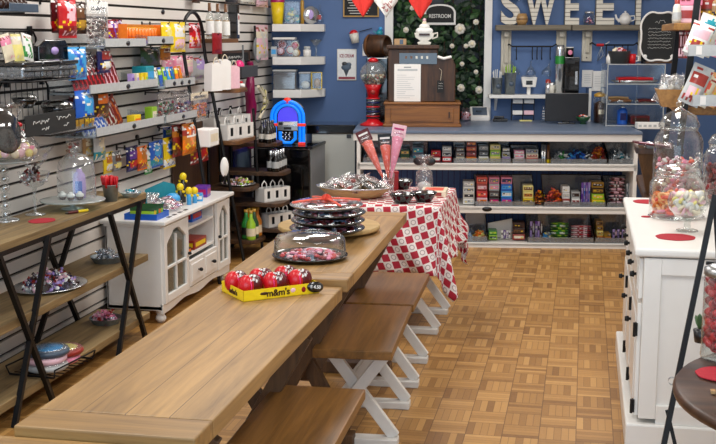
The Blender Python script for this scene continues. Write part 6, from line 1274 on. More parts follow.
for ch, x0, x1, lb in (('S', 501, 520, 'white planked letter S at the left end of the letter shelf'), ('W', 525, 556, 'white planked letter W beside the letter S'), ('E', 565, 579, 'white planked letter E beside the letter W, first of two'), ('E', 596, 614, 'white planked letter E right of the small jar, second of two'), ('T', 628, 648, 'white planked letter T at the right end of the letter shelf')):
    a, b = ub(x0, 15, .08), ub(x1, 15, .08); t = TB('wall_letter', lb, 'letter', (a+b)/2, .08, zL+.0005)
    o = text(t, ch, .42, 'plank_letter', (0, 0, .0), (PI/2, 0, 0), .02, 'letter_face', bold=.012); xs = [v.co.x for v in o.data.vertices]; ys = [v.co.y for v in o.data.vertices]; sx = (b-a)/(max(xs)-min(xs)); o.scale = (sx, 1, 1); o.location = (-sx*(max(xs)+min(xs))/2, 0, -min(ys))
    rim = o.copy(); rim.data = o.data.copy(); COL.objects.link(rim); rim.name = 'letter_rim'; rim.data.materials.clear(); rim.data.materials.append(MC['greyplank']); rim.scale = (sx*1.04, 1.02, .7); rim.location = (-sx*1.04*(max(xs)+min(xs))/2, .02, -min(ys)*1.02); rim.parent = t
t = TB('candle_ball', 'round brown rattan ball candle between the letters S and W', 'candle', ub(522, 20, .1), .1, zL+.0005); MB().lathe([(.0005, 0), (.035, 0), (.05, .03), (.05, .07), (.035, .1), (.0005, .1)], 'tan', 20).build('ball', t); mb = MB()
for k in range(4): mb.tube([(.051*math.cos(a)*math.sin(.5+.55*k), .051*math.sin(a)*math.sin(.5+.55*k), .05-.05*math.cos(.5+.55*k)) for a in [2*PI*j/16 for j in range(16)]], .004, 'brown', 5, True)
mb.build('woven_bands', t)
t = TB('sweet_jar', 'small round jar of mixed sweets between the two letters E', 'jar', ub(589, 16, .1), .1, zL+.0005); MB().lathe([(.0005, 0), (.04, 0), (.052, .03), (.052, .08), (.035, .1), (.0005, .1)], 'clear', 24).build('glass_body', t); MB().lathe([(.0005, .1), (.04, .1), (.042, .115), (.0005, .12)], 'silver', 20).build('lid', t)
heap([candy('palepink'), candy('purple'), candy('brick'), candy('slate')], 'candy', 'mixed sweet in the small round jar on the letter shelf', 'candy', 'sweets in the letter shelf jar', bpt(ub(589, 16, .1), .1, zL), .034, .034, 36, .055, seed=63, base=.014)
t = TB('teapot', 'white china teapot standing before the letter T', 'teapot', ub(625.5, 18, .13), .115, zL+.0005)
MB().lathe([(.0005, 0), (.03, 0), (.05, .025), (.055, .05), (.04, .085), (.0005, .09)], 'paint', 24).build('pot', t); MB().lathe([(.035, .087), (.025, .1), (.006, .108), (.01, .118), (.0005, .122)], 'paint', 18).build('lid', t); MB().tube([(-.045, 0, .03), (-.075, 0, .055), (-.085, 0, .09)], [.014, .01, .008], 'paint', 8).build('spout', t); MB().tube([(.045, 0, .075), (.08, 0, .08), (.085, 0, .045), (.045, 0, .03)], .006, 'paint', 6).build('handle', t)
# pot rails with hooks
for x0, x1, y, lb, hs in ((509, 556, 46.5, 'left black iron rail with five hooks under the letter shelf', (.16, .5, .6, .7, .88)), (592, 637, 45, 'right black iron rail with hooks and a red sleeve', (.32, .5, .68, .8))):
    a, b = ub(x0, y, .06), ub(x1, y, .06); z = atB((x0+x1)/2, y, .06).z; w = b-a; t = TB('hook_rail', lb, 'rail', (a+b)/2, .06, z)
    MB().tube([(-w/2-.02, .06, .0), (-w/2, .0, .02), (-w/2+.03, 0, 0), (w/2-.03, 0, 0), (w/2, 0, .02), (w/2+.02, .06, 0)], .007, 'iron', 8).build('rod', t)
    for q in hs: MB().tube([(-w/2+w*q, 0, 0), (-w/2+w*q, -.003, -.1), (-w/2+w*q, -.02, -.115), (-w/2+w*q, -.028, -.1)], .005, 'iron', 6).build('hook', t)
    if x0 > 580: MB().tube([(-w*.4, 0, 0), (-w*.24, 0, 0)], .013, 'red', 8).build('red_sleeve', t)
for k, x in enumerate((516, 531, 546)):
    c, w, h, zb = brect(x-5, 61, x+6, 76, .1); t = TB('glass_cup', 'clear glass hanging upside down above the wall shelf, %s of three' % ('left', 'middle', 'right')[k], 'glass', bu(c), .04, zb); MB().lathe([(.045, 0), (.05, .03), (.03, .07), (.006, .09), (.006, h), (.02, h+.004)], 'jarglass', 20, X=rotm(.0, .3*(k-1), 0)).build('glass', t)
t = TB('whisk', 'wire whisk hanging from the right black rail', 'whisk', ub(601, 56, .05), .05, atB(601, 61, .05).z); mb = MB()
for k in range(3): mb.tube([(0, 0, .12), (.03*math.cos(k), .02*math.sin(k), .05), (-.03, 0, 0), (-.03*math.cos(k), -.02*math.sin(k), .05), (0, 0, .12)], .002, 'steel', 5)
mb.tube([(0, 0, .12), (.07, 0, .17)], .006, 'steel', 6); mb.build('whisk', t)
# left blue wall
t, w, h = onwall('menu_board', 'gold framed black menu board cut off by the top of the photo', 'menu board', (343, -14, 379, 17), .03, .03, 'gold'); MB().box((0, -.002, h/2), (w*.92, .006, h*.9), 'slateboard').build('board', t); mb = MB()
for k in range(9): mb.box((-.02, -.0055, h*(.12+.085*k)), (w*(.5+.2*((k*7) % 3)/3), .001, .006), 'chalk')
mb.build('printed_lines', t)
t, w, h = onwall('tin_sign', 'white tin ICE CREAM sign with a cone picture on the blue wall', 'sign', (337, 49, 356.5, 80.5), .012, .01, 'offwhite', .008)
text(t, 'ICE CREAM', .042, 'deepred', (0, -.002, h*.78), (PI/2, 0, 0), .001, 'lettering', .62, bold=.0012)
MB().prism([(-.03, 0), (.03, 0), (0, -.075)], -.003, .0, 'charcoal', 'xz', rotm(0, 0, 0, (-.005, 0, h*.38))).ball((-.005, -.002, h*.42), (.045, .004, .03), 'slate', 12, 8).ball((-.02, -.002, h*.53), (.025, .004, .02), 'charcoal', 10, 6).ball((.018, -.002, h*.51), (.025, .004, .02), 'slate', 10, 6).build('cone_picture', t); MB().box((0, -.001, h*.08), (w*.86, .002, h*.08), 'deepred').build('red_band', t); MB().box((0, -.001, h*.5), (w*.92, .0015, h*.93), 'white').build('white_field', t)
c, w, h, zb = brect(350, 29, 361, 43, .08); t = TB('wall_bucket', 'small white bucket with red contents hanging on the blue wall', 'bucket', bu(c), .06, zb, None); MB().lathe([(.0005, 0), (.032, 0), (.044, h*.7), (.04, h*.7), (.0005, .01)], 'offwhite', 20).build('pail', t); MB().ball((0, 0, h*.72), (.038, .038, .03), 'red', 12, 8).build('red_filling', t); t.rotation_euler = (0, -.2, BA); MB().tube([(.05, .04, h*.75), (.17, .04, h*.8)], .004, 'iron', 6).build('wall_arm', t)
c, w, h, zb = brect(376, 26, 383, 37, .06); t = TB('bird_ornament', 'small teal bird ornament on the blue wall above the barrel', 'ornament', bu(c), .05, zb); MB().ball((0, 0, h*.35), (.03, .025, .032), 'teal', 14, 10).build('body', t); MB().ball((.008, 0, h*.75), .018, 'sky', 12, 8).build('head', t); MB().bar((-.025, 0, h*.3), (-.055, 0, h*.55), .02, .008, 'teal').build('tail', t); MB().box((0, .03, h*.4), (.02, .06, .02), 'teal').build('wall_peg', t)
t, w, h = onwall('wall_picture', 'white framed card with dark square on the blue wall behind the globe', 'picture', (362.5, 44, 372.5, 56), .012, .01, 'paper'); MB().box((.0, -.002, h*.5), (w*.5, .003, h*.4), 'brown').build('print', t)
# bunting
for k, (x0, x1, yt, cc, lb) in enumerate(((352, 374, 17, 'neoncloth', 'left bright red bandana pennant hanging at the top of the photo'), (374, 398, 17, 'white', 'white bandana pennant with red print hanging at the top'), (409, 432, 19, 'neoncloth', 'right bright red bandana pennant above the restroom sign'))):
    if 'neoncloth' not in MC: MC['neoncloth'] = plain('neoncloth', 'e0342c', .8, 0, .1, 60)
    Yp = 8.6; a = atY(x0, -4, Yp); b = atY(x1, -4, Yp); tip = atY((x0+x1)/2+1, yt, Yp); w = b.x-a.x; H = a.z-tip.z
    vs = []; fs = []; nr = 8
    for j in range(nr+1):
        f = j/nr
        for i in range(7): g = i/6-.5; wd = (1 if f < .2 else 1-(f-.2)/.8)*w*1.02; vs.append((g*wd, .012*math.sin(g*14)*(1-f*.5), -H*f))
    for j in range(nr):
        for i in range(6): q = j*7+i; fs.append((q, q+1, q+8, q+7))
    t = T('pennant', lb, 'pennant', ((a+b)/2)); o = MB().add(vs, fs, cc, True).build('cloth', t); sm = o.modifiers.new('s', 'SOLIDIFY'); sm.thickness = .003
    if cc == 'white':
        mb = MB(); rg = random.Random(3)
        for j in range(10): f = rg.uniform(.25, .7); g = rg.uniform(-.28, .28)*(1-f*.6); mb.tube([(g*w, -.014, -H*f), (g*w+.012, -.014, -H*f-.01), (g*w+.02, -.014, -H*f+.006)], .003, 'brick', 5)
        mb.build('red_print', t)
t = T('bunting_string', 'white cord carrying the bandana pennants across the shop', 'cord', (0, 8.6, atY(360, -4, 8.6).z)); MB().tube([(-2.79, 0, .05), (-1.9, 0, .012), (-1.2, 0, .012), (.2, 0, .05), (1.29, 0, .12)], .005, 'offwhite', 6).build('cord', t)
# restroom sign, ivy in the doorway
c, w, h, zb = brect(424, 4, 456, 25, -.05); t = TB('restroom_sign', 'white framed black RESTROOM sign with arched top in the doorway', 'sign', bu(c), -.08, zb)
arch_ = [(-w/2, 0), (w/2, 0), (w/2, h*.62)]+[(w/2*math.cos(q)*.94, h*.62+h*.38*math.sin(q)**.7) for q in [PI*k/12 for k in range(1, 12)]]+[(-w/2, h*.62)]
MB().prism(arch_, -.012, .012, 'paint', 'xz').build('frame', t, .004); MB().prism([(x*.86, h*.12+z*.8) for x, z in arch_], -.0155, -.0125, 'slateboard', 'xz').build('board', t)
text(t, 'RESTROOM', .047, 'chalk', (0, -.0165, h*.42), (PI/2, 0, 0), .001, 'lettering', .82, bold=.001)
mb = MB(); mb.tube([(-w*.3, .0, h*.95), (0, .01, h*1.5), (w*.3, 0, h*.95)], .003, 'iron', 5); mb.build('hanging_wire', t)
def ivy(label, strands, nl, roses, seed, ocen=-.12):
    rg = random.Random(seed); P0 = atB(strands[0][0][0], strands[0][0][1], ocen); t = T('ivy_garland', label, 'garland', P0, BA); inv = Matrix.Rotation(-BA, 3, 'Z'); st = MB(); lf = MB()
    for s in strands:
        pts = [inv @ (atB(x, y, ocen+.05*rg.uniform(-1, 1))-P0) for x, y in s]; fine = []
        for a, b in zip(pts, pts[1:]):
            for k in range(5): fine.append(a.lerp(b, k/5)+Vector((rg.uniform(-.01, .01), rg.uniform(-.01, .01), 0)))
        fine.append(pts[-1]); st.tube(fine, .006, 'stemwood', 5)
        for k in range(nl):
            p = rg.choice(fine)+Vector((rg.uniform(-.075, .075), rg.uniform(-.05, .05), rg.uniform(-.06, .06))); z = rg.uniform(.03, .055)
            X = Matrix.Translation(p) @ Matrix.Rotation(rg.uniform(-.9, .9), 4, 'X') @ Matrix.Rotation(rg.uniform(-PI, PI), 4, 'Y') @ Matrix.Rotation(rg.uniform(-.8, .8), 4, 'Z')
            lf.add([(0, 0, -z), (-z*.7, .004, -z*.25), (-z*.5, -.006, z*.4), (0, .0, z), (z*.5, -.006, z*.4), (z*.7, .004, -z*.25), (0, -.012, 0)], [(0, 6, 1), (1, 6, 2), (2, 6, 3), (3, 6, 4), (4, 6, 5), (5, 6, 0)], rg.choice(['leaf', 'leafdark', 'leafdark', 'leafdark', 'leaf']), False, X)
    st.build('vines', t); lf.build('leaves', t)
    for x, y, r in roses:
        p = inv @ (atB(x, y, ocen+.1)-P0); r = r*9.9/1130; rs = MB().ball(p, (r*.55, r*.5, r*.55), 'cream', 10, 8)
        for k in range(7): a = k*.9; rs.ball(p+Vector((r*.55*math.cos(a), .004, r*.55*math.sin(a))), (r*.5, r*.28, r*.5), 'offwhite', 8, 6)
        rs.build('rose', t)
ivy('dense ivy garland with white roses filling the right of the dark doorway', [[(452, -6), (457, 20), (452, 50), (458, 80), (462, 106)], [(470, -6), (474, 25), (468, 55), (473, 85), (476, 104)], [(481, -4), (479, 30), (480, 65), (478, 98)], [(463, 5), (462, 40), (466, 70), (462, 95)], [(446, 28), (444, 55), (455, 90)], [(436, 26), (436, 55)]], 60, [(460, 29, 5.5), (472, 44, 4), (476, 22, 3), (452, 46, 2.5), (466, 46, 2.5), (461, 88, 4), (479, 90, 4), (476, 72, 2.5), (462, 64, 2.5), (446, 60, 3)], 21)
ivy('thin ivy garland hanging at the left side of the dark doorway', [[(398, -6), (402, 15), (399, 32), (404, 46)], [(408, -6), (410, 20), (406, 44)], [(418, 10), (416, 30)]], 60, [(406, 30, 3), (412, 8, 2.5)], 22)
# ------------------------------------------------------------------ left corner: shelves, black fridge, jukebox, grey cabinet
CS = []
for k, (y0, y1) in enumerate(((24, 31.5), (57, 65), (90, 98))):
    za = atB(290, y1, .35).z; zb = atB(290, y0, .35).z; t = TB('corner_shelf', 'white corner shelf on the blue wall, %s of three' % ('top', 'middle', 'bottom')[k], 'shelf', 0, 0, za)
    MB().prism([(.05, 0), (.05, -.35), (.30, -.35), (.49, -.12), (.49, 0)], 0, zb-za, 'paint', 'xy').build('slab', t, .004); CS.append(zb)
def cs(k, x, o=.2): return ub(x, 40, o), o, CS[k]+.0005
u, o, z = cs(0, 278); t = TB('plastic_cup', 'tall yellow cup with magenta rim on the top corner shelf', 'cup', u, o, z); MB().lathe([(.0005, 0), (.045, 0), (.062, .19), (.0005, .19)], 'yellow', 24).build('cup', t); MB().lathe([(.063, .19), (.066, .25), (.0005, .25)], 'magenta', 24).build('rim', t)
u, o, z = cs(0, 293, .18); t = TB('sweet_box', 'clear box of pastel sweets on the top corner shelf', 'box', u, o, z); MB().box((0, 0, .1), (.14, .12, .2), 'acrylic').build('clear_box', t, .006)
heap([candy('teal', (.022, .02, .016)), candy('paleyellow', (.022, .02, .016)), candy('lightgrey', (.022, .02, .016))], 'candy', 'pastel sweet in the clear box on the top corner shelf', 'candy', 'pastel sweets on the top corner shelf', bpt(u, o, z), .05, .04, 40, .12, BA, seed=64, base=.022)
u, o, z = cs(0, 302.5, .2); t = TB('gold_bottle', 'slim gold bottle on the top corner shelf', 'bottle', u, o, z); MB().lathe([(.0005, 0), (.016, 0), (.016, .2), (.0005, .22)], 'gold', 14).build('bottle', t)
u, o, z = cs(0, 311, .17); t = TB('round_tin', 'round silver tin standing on edge on the top corner shelf', 'tin', u, o, z); MB().lathe([(.0005, -.02), (.075, -.02), (.08, 0), (.075, .02), (.0005, .02)], 'silver', 32, X=rotm(PI/2, 0, .5, (0, 0, .08))).build('tin', t); MB().ball((-.012, -.024, .085), (.04, .006, .045), 'lilac', 14, 8).build('printed_round', t)
u, o, z = cs(0, 320, .12); t = TB('clear_bottle', 'small clear bottle with pink label at the end of the top corner shelf', 'bottle', u, o, z); MB().lathe([(.0005, 0), (.03, 0), (.034, .03), (.03, .1), (.01, .12), (.01, .17), (.0005, .17)], 'clear', 18).build('bottle', t); MB().box((0, -.035, .06), (.03, .003, .04), 'brick').build('printed_label', t)
u, o, z = cs(1, 287, .24); t = TB('sweet_tub', 'clear tub with white lid of red and white rounds on the middle corner shelf', 'tub', u, o, z); MB().box((0, 0, .075), (.21, .12, .15), 'acrylic').build('tub', t, .008); MB().box((-.02, 0, .16), (.2, .13, .02), 'paint').build('lid', t, .006)
for k, (x, zz, c, c2) in enumerate(((-.06, .05, 'palepink', 'brick'), (.03, .06, 'offwhite', 'red'), (-.045, .11, 'brick', 'palepink'), (.07, .1, 'red', 'cream'), (.08, .035, 'cream', 'tan'))):
    q = TB('round_sweet', 'round %s lollipop pack in the clear tub, ringed in %s' % (CN(c), CN(c2)), 'candy', u+x, o-.01, z+zz); MB().lathe([(.0005, -.02), (.036, -.02), (.038, 0), (.036, .02), (.0005, .02)], c2, 20, X=rotm(PI/2, 0, 0)).build('round', q); MB().lathe([(.0005, .021), (.028, .021), (.028, .023), (.0005, .023)], c, 20, X=rotm(PI/2, 0, 0)).build('printed_face', q)
u, o, z = cs(1, 307, .2); t = TB('white_jar', 'small white jar on the middle corner shelf', 'jar', u, o, z); MB().lathe([(.0005, 0), (.034, 0), (.036, .06), (.0005, .07)], 'paint', 18).build('jar', t); MB().lathe([(.028, .07), (.028, .09), (.0005, .092)], 'lightgrey', 16).build('lid', t)
u, o, z = cs(1, 316, .14); t = TB('glass_compote', 'stemmed glass compote at the right of the middle corner shelf', 'compote', u, o, z); MB().lathe([(.0005, .001), (.04, .001), (.008, .012), (.008, .09), (.03, .11), (.06, .15), (.057, .15), (.028, .115), (.0005, .1)], 'jarglass', 24).build('glass', t)
u, o, z = cs(1, 272, .28); small_box('pale_box', 'pale blue little box at the left end of the middle corner shelf', 'box', bpt(ub(274, 55, .3), .3, CS[1]+.0005), (.05, .05, .09), 'lightgrey', 'sky', BA)
u, o, z = cs(2, 285, .25); t = TB('storage_box', 'grey clear storage box on the bottom corner shelf', 'storage box', u, o, z); MB().box((0, 0, .08), (.2, .16, .16), 'smoke').build('box', t, .008); MB().box((0, 0, .168), (.21, .17, .016), 'lightgrey').build('lid', t, .005); MB().box((0, .0, .07), (.18, .14, .12), 'grey').build('packed_contents', t)
u, o, z = cs(2, 305, .2); t = TB('storage_box', 'small clear storage box right of the grey one on the bottom corner shelf', 'storage box', u, o, z); MB().box((0, 0, .07), (.1, .14, .14), 'acrylic').build('box', t, .006); MB().box((0, 0, .147), (.105, .145, .014), 'lightgrey').build('lid', t, .004); MB().ball((0, 0, .04), (.04, .05, .034), 'offwhite', 10, 7).build('packed_contents', t)
u, o, z = cs(2, 317, .15); t = TB('storage_box', 'clear box with yellow frame at the end of the bottom corner shelf', 'storage box', u, o, z); MB().box((0, 0, .075), (.09, .1, .15), 'acrylic').build('box', t, .005); mb = MB(); mb.tube([(-.045, -.05, .002), (.045, -.05, .002), (.045, -.05, .15), (-.045, -.05, .15)], .005, 'yellow', 6, True); mb.build('yellow_frame', t); MB().ball((0, 0, .05), (.035, .04, .045), 'tan', 10, 7).build('packed_contents', t)
# fridge
FX0, FX1, FY0, FY1 = -2.66, atY(310, 148, 8.95).x, 8.95, 9.5; FZ = atY(325, 147, 8.95).z
t = T('mini_fridge', 'black mini fridge with grey side below the jukebox', 'fridge', ((FX0+FX1)/2, (FY0+FY1)/2, 0)); w = FX1-FX0; d = FY1-FY0
MB().box((0, .02, FZ/2), (w, d-.04, FZ-.02), 'fridgegrey').build('cabinet', t, .006); MB().box((0, -d/2+.012, FZ/2), (w, .05, FZ-.03), 'gloss').build('door', t, .01); MB().box((w/2+.004, -.0, FZ-.012), (.02, d*.9, .022), 'charcoal').build('top_strip', t, .003); MB().box((0, 0, FZ-.006), (w+.004, d, .012), 'gloss').build('top_plate', t, .003); MB().box((w*.36, -d/2-.02, FZ*.6), (.02, .02, .3), 'gloss').build('door_handle', t, .004)
# jukebox
jx = atY(288.5, 147, 9.1); jw = .285; jh = .372
t = T('jukebox', 'small tabletop jukebox with glowing blue tubes on the mini fridge', 'jukebox', (jx.x, 9.1, FZ+.0005), .12)
arch2 = lambda w, h, d0: [(-w/2, d0), (w/2, d0), (w/2, h-w/2)]+[(w/2*math.cos(q), h-w/2+w/2*math.sin(q)) for q in [PI*k/16 for k in range(1, 16)]]+[(-w/2, h-w/2)]
MB().prism(arch2(jw*.94, jh*.97, 0), -.03, .13, 'gloss', 'xz').build('case', t, .004)
for wd, rr in ((jw*.93, .0145), (jw*.72, .0125)):
    h_ = jh-.012-(jw*.93-wd)/2; pts = [(-wd/2, -.04, .02), (-wd/2, -.04, h_-wd/2)]+[(-wd/2*math.cos(q), -.04, h_-wd/2+wd/2*math.sin(q)) for q in [PI*k/16 for k in range(1, 16)]]+[(wd/2, -.04, h_-wd/2), (wd/2, -.04, .02)]
    MB().tube(pts, rr, 'neonblue', 10).build('neon_tube', t)
MB().prism([(x, z) for x, z in [(-jw*.29, jh*.5), (jw*.29, jh*.5)]+[(jw*.29*math.cos(q), jh*.62+jw*.29*math.sin(q)) for q in [PI*k/12 for k in range(0, 13)]]], -.036, -.03, 'neonpurple', 'xz').build('purple_dome', t)
MB().box((0, -.036, jh*.47), (jw*.58, .014, .04), 'silver').box((.01, -.0435, jh*.475), (jw*.3, .002, .022), 'paper').box((-jw*.2, -.0435, jh*.475), (.03, .002, .022), 'charcoal').build('title_panel', t)
MB().box((0, -.036, jh*.37), (jw*.58, .014, .034), 'steel').box((0, -.0435, jh*.37), (jw*.22, .002, .02), 'charcoal').build('control_panel', t)
u_ = [(-jw*.22, -.04, jh*.3), (-jw*.22, -.04, jh*.14), (-jw*.1, -.04, jh*.05), (jw*.1, -.04, jh*.05), (jw*.22, -.04, jh*.14), (jw*.22, -.04, jh*.3)]; MB().tube(u_, .014, 'neonblue', 10).build('neon_tube', t)
mb = MB()
for k in range(4):
    for j in range(2+k % 2): mb.ball((-.022*(1+k % 2)/1+.03*j+.0*(k), -.034, jh*(.13+.045*k)), (.009, .006, .009), 'silver', 6, 4)
mb.build('speaker_grille', t)
MB().ball((0, -.036, jh-.006), (.034, .02, .026), 'neonred', 14, 8).build('red_crown', t)
for s in (-1, 1):
    MB().box((s*jw*.41, -.042, jh*.45), (jw*.24, .038, .024), 'neonred').build('red_clasp', t, .004); MB().box((s*jw*.41, -.042, .012), (jw*.2, .04, .024), 'neonred').build('red_foot', t, .004)
# grey cabinet with black top
a, b = ub(312, 150, .42), ub(355, 150, .42); t = TB('grey_cabinet', 'pale grey cabinet with black top left of the counter', 'cabinet', (a+b)/2, .42, 0); w = b-a; zt = atB(340, 134, .42).z
MB().box((0, .2, zt/2), (w, .4, zt), 'cabinetgrey').build('body', t, .004); MB().box((-.02, .2, zt+.04), (w+.05, .42, .08), 'gloss').build('black_top', t, .008); MB().box((w*.36, -.004, zt-.02), (.04, .006, .03), 'charcoal').build('lock', t)
# ------------------------------------------------------------------ rack on the right behind the dresser
RYa, RYb = 6.62, 7.7
t = T('display_rack', 'dark posted display rack with wooden boards behind the white dresser, right edge', 'rack', (.9, 7.15, 0)); O6 = Vector((.9, 7.15, 0))
for k, yy in enumerate((RYa, RYb)):
    a = atY(698, -5, RYa); b = atY(684, 112, RYa); d = b-a; up_ = a+d*((2.15-a.z)/d.z); dn = a+d*((0-a.z)/d.z); sh = Vector((.0, yy-RYa, 0))
    MB().bar(up_+sh-O6, dn+sh-O6, .035, .03, 'iron', (0, 1, 0)).build('leaning_post', t)
    MB().bar(Vector((1.24, yy, 0))-O6, Vector((1.24, yy, 2.15))-O6, .03, .03, 'iron', (0, 1, 0)).build('back_post', t)
MC['rackboard'] = wood('rackboard', '7a5428', 'b58444', 'Y', 8, .08, .5)
def rboard(z, x0, x1=1.25, bm_='rackboard'):
    n = 5; r = .05; pl = [(x1, RYa+.03), (x1, RYb+.1), (x0+r, RYb+.1), (x0, RYb+.1-r), (x0, RYa+.03+r), (x0+r*.3, RYa+.03+r*.3), (x0+r, RYa+.03)]
    MB().prism([(x-O6.x, y-O6.y) for x, y in pl], z-.04, z, bm_, 'xy').build('shelf_board', t, .004)
ztop = atY(684, 23, RYa+.05).z; rboard(ztop, atY(674, 27, RYa+.05).x); zmid = atY(670, 108, RYa).z; rboard(zmid, .52); rboard(.78, .36, 1.25, 'darkwood')
q = T('drink_bottle', 'small clear bottle with red cap on the upper rack board', 'bottle', (atY(674.5, 20, RYa+.1).x+.012, RYa+.11, ztop)); MB().lathe([(.0005, 0), (.024, 0), (.026, .02), (.022, .09), (.012, .11), (.0005, .11)], 'offwhite', 16).build('bottle', q); MB().lathe([(.014, .105), (.015, .14), (.0005, .142)], 'brick', 14).build('cap', q); MB().lathe([(.0266, .02), (.0262, .06)], 'lightgrey', 16).build('paper_label', q)
small_box('candy_box', 'pale pink box with red print on the upper rack board', 'candy box', (atY(689, 15, RYa+.2).x, RYa+.22, ztop), (.12, .12, .1), 'palepink', 'brick', 0)
q = T('lettered_box', 'pink box lettered LOVE stacked above the upper rack board', 'box', (atY(690, 5, RYa+.2).x, RYa+.22, ztop+.1005)); MB().box((0, 0, .05), (.13, .12, .1), 'pink').build('box', q, .003); text(q, 'LOVE', .05, 'deepred', (0, -.0615, .04), (PI/2, 0, 0), .001, 'lettering', .9, bold=.001)
small_box('candy_box', 'silver grey candy box behind the pale pink box on the rack', 'candy box', (atY(689, 15, RYa+.4).x+.05, RYa+.42, ztop), (.14, .12, .13), 'lightgrey', 'pink', 0)
def rtray(what, x0, y, dep=.2, Y0=6.35):
    p = atY(x0, y, Y0); tt = T('rack_tray', what, 'tray', (p.x, Y0, p.z)); L = 1.3-p.x-.03
    MB().box((L/2, .15, .004), (L, .3, .008), 'acrylic').build('base', tt); MB().box((L/2, 0, .03), (L, .006, .06), 'lightgrey').build('front_lip', tt)
    for s in (0, 1): MB().box((s*L, .15, .03), (.006, .3, .06), 'lightgrey').build('end_lip', tt)
    MB().box((.05, -.004, .03), (.03, .002, .045), 'paper').build('price_tag', tt)
    MB().bar((L-.02, .29, -.01), (L-.02, .29, .12), .02, .02, 'iron').build('wall_bracket', tt); return p
p = rtray('upper white lipped tray of candy bags on the right rack', 689, 56)
for k, (x, y0, y1, cc, c2, c3, lb) in enumerate(((699, 22, 56, 'white', 'palepink', 'brick', 'white candy bag with red print, left in the upper right tray'), (706, 14, 56, 'offwhite', 'teal', 'pink', 'white and teal candy bag leaning in the upper right tray'), (713, 28, 56, 'pink', 'white', 'hotpink', 'pink candy bag lying low in the upper right tray'), (716, 18, 56, 'darkgreen', 'white', 'cream', 'dark green and white candy bag at the right photo edge'))):
    a = atY(x, y0, 6.42+.05*k); b = atY(x, y1, 6.42+.05*k); h = a.z-b.z
    o = MB().pillow(.12, h, .05, art(cc, c2, c3, k % 3), 10, 14).solo('candy_bag', lb, 'candy bag', ((a+b)/2), 0); o.rotation_euler = (-.2, .35, 0)
p = rtray('lower white lipped tray of candy bags on the right rack', 693, 106)
for k, (x, y0, y1, cc, c2, c3, lb) in enumerate(((696, 64, 106, 'lightgrey', 'brick', 'palepink', 'grey candy bag with dark red print, left in the lower right tray'), (702, 74, 106, 'cream', 'coral', 'palepink', 'cream and coral candy bag in the lower right tray'), (711, 72, 106, 'peach', 'cream', 'coral', 'peach candy bag in the lower right tray'), (716, 84, 106, 'hotpink', 'palepink', 'white', 'hot pink candy bag at the right end of the lower right tray'))):
    a = atY(x, y0, 6.42+.04*k); b = atY(x, y1, 6.42+.04*k); h = a.z-b.z
    o = MB().pillow(.115, h, .05, art(cc, c2, c3, k % 3), 10, 14).solo('candy_bag', lb, 'candy bag', ((a+b)/2), 0); o.rotation_euler = (-.2, .4, 0)
# strips hanging below the upper board
for k, (x, cc, lb) in enumerate(((682, 'maroon', 'maroon strip hanging below the upper rack board'), (687, 'brick', 'red strip hanging below the upper rack board'))):
    a = atY(x, 32, RYa+.12); b = atY(x, 60, RYa+.12); h = a.z-b.z; q = T('candy_strip', lb, 'candy strip', Vector((a.x, a.y, ztop-.04))); MB().pillow(.03, h, .012, art(cc, 'palepink', None, 2), 4, 14, rotm(0, 0, 0, (0, 0, -h/2))).build('strip', q)
# basket of clear bags on the middle board
p = Vector((atY(674, 104, RYa+.12).x, RYa+.17, zmid)); q = T('wooden_basket', 'tan wooden basket of clear white bags on the middle rack board', 'basket', p)
MB().prism([(-.07, 0), (.07, 0), (.105, .1), (.095, .1), (.063, .008), (-.063, .008), (-.095, .1), (-.105, .1)], -.08, .08, 'rackboard', 'xz').build('trough', q, .002)
for s in (-1, 1): MB().prism([(-.07, 0), (.07, 0), (.105, .1), (-.105, .1)], s*.08-.004, s*.08+.004, 'rackboard', 'xz').build('end_board', q)
for k in range(8):
    rg = random.Random(k); o = MB().ball((0, 0, -.02), (.022, .016, .05), ('white', 'offwhite', 'lightgrey', 'paleyellow')[k % 4], 9, 6).pillow(.075, .17, .05, 'film', 8, 10)
    o = o.solo('treat_bag', 'clear bag of white sweets sticking out of the tan wooden basket', 'treat bag', p+Vector((-.06+.04*(k % 4), -.03+.05*(k//4), .1)), rg.uniform(-1, 1), 'clear bags in the tan basket'); o.rotation_euler = (rg.uniform(-.5, .3), rg.uniform(-.2, .9), rg.uniform(-1, 1))
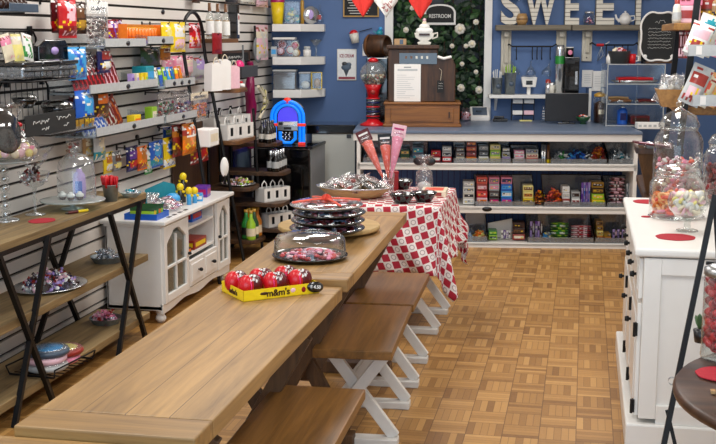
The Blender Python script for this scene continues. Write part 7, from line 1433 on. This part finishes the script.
# dark crate left of the jars
c = atY(650, 170, 6.72); z0 = .7805; q = T('wooden_crate', 'dark tapered wooden crate behind the dresser, left of the tall jar', 'crate', (c.x+.05, 6.84, z0)); h = atY(646, 149, 6.72).z-z0
mb = MB()
def ringp(w, d): return [(-w/2, -d/2), (w/2, -d/2), (w/2, d/2), (-w/2, d/2)]
A = [(x, y, 0) for x, y in ringp(.12, .14)]; Bt = [(x, y, h) for x, y in ringp(.25, .26)]; Ci = [(x, y, h) for x, y in ringp(.225, .235)]; Di = [(x, y, .015) for x, y in ringp(.1, .12)]
mb.add(A+Bt+Ci+Di, [(3, 2, 1, 0)]+[(i, (i+1) % 4, 4+(i+1) % 4, 4+i) for i in range(4)]+[(4+i, 4+(i+1) % 4, 8+(i+1) % 4, 8+i) for i in range(4)]+[(8+i, 8+(i+1) % 4, 12+(i+1) % 4, 12+i) for i in range(4)]+[(12, 13, 14, 15)], 'base_brown'); mb.build('crate', q, .002)
mb = MB()
for s in (-1, 1): mb.bar((s*.127, -.13, h*.96), (s*.127, .13, h*.96), .012, .03, 'darkwood')
mb.bar((-.13, -.132, h*.96), (.13, -.132, h*.96), .012, .03, 'darkwood'); mb.build('rim_band', q)
for k, (x, y0, y1, cc, c2, lb) in enumerate(((707, -6, 22, 'brown', 'brick', 'brown candy bag standing at the top right corner of the rack'), (714, -4, 24, 'choc', 'tan', 'dark brown candy bag at the very top right edge of the rack'))):
    a = atY(x, y0, RYa+.3); b = atY(x, y1, RYa+.3); hh_ = a.z-ztop
    MB().pillow(.11, hh_, .05, art(cc, c2, 'gold', k), 10, 14).solo('candy_bag', lb, 'candy bag', (a.x+.01, RYa+.3, ztop+hh_/2))
for k in range(6):
    o = MB().ball((0, 0, 0), (.03, .022, .018), ('white', 'brick', 'palepink')[k % 3], 9, 6).pillow(.09, .07, .045, 'film', 8, 8, rotm(-PI/2)).solo('treat_bag', 'white or pink treat bag heaped in the dark wooden crate', 'treat bag', (c.x+.0+.05*(k % 3), 6.76+.08*(k//3), z0+h+.012), .6*k, 'treat bags in the dark crate')
o = MB().box((0, 0, 0), (.2, .1, .008), 'maroon').box((0, -.02, .005), (.14, .04, .002), 'palepink').solo('candy_card', 'maroon candy card lying across the left side of the dark crate', 'card', (c.x-.0, 6.73, z0+h+.028), .1); o.rotation_euler = (0, .12, .1)
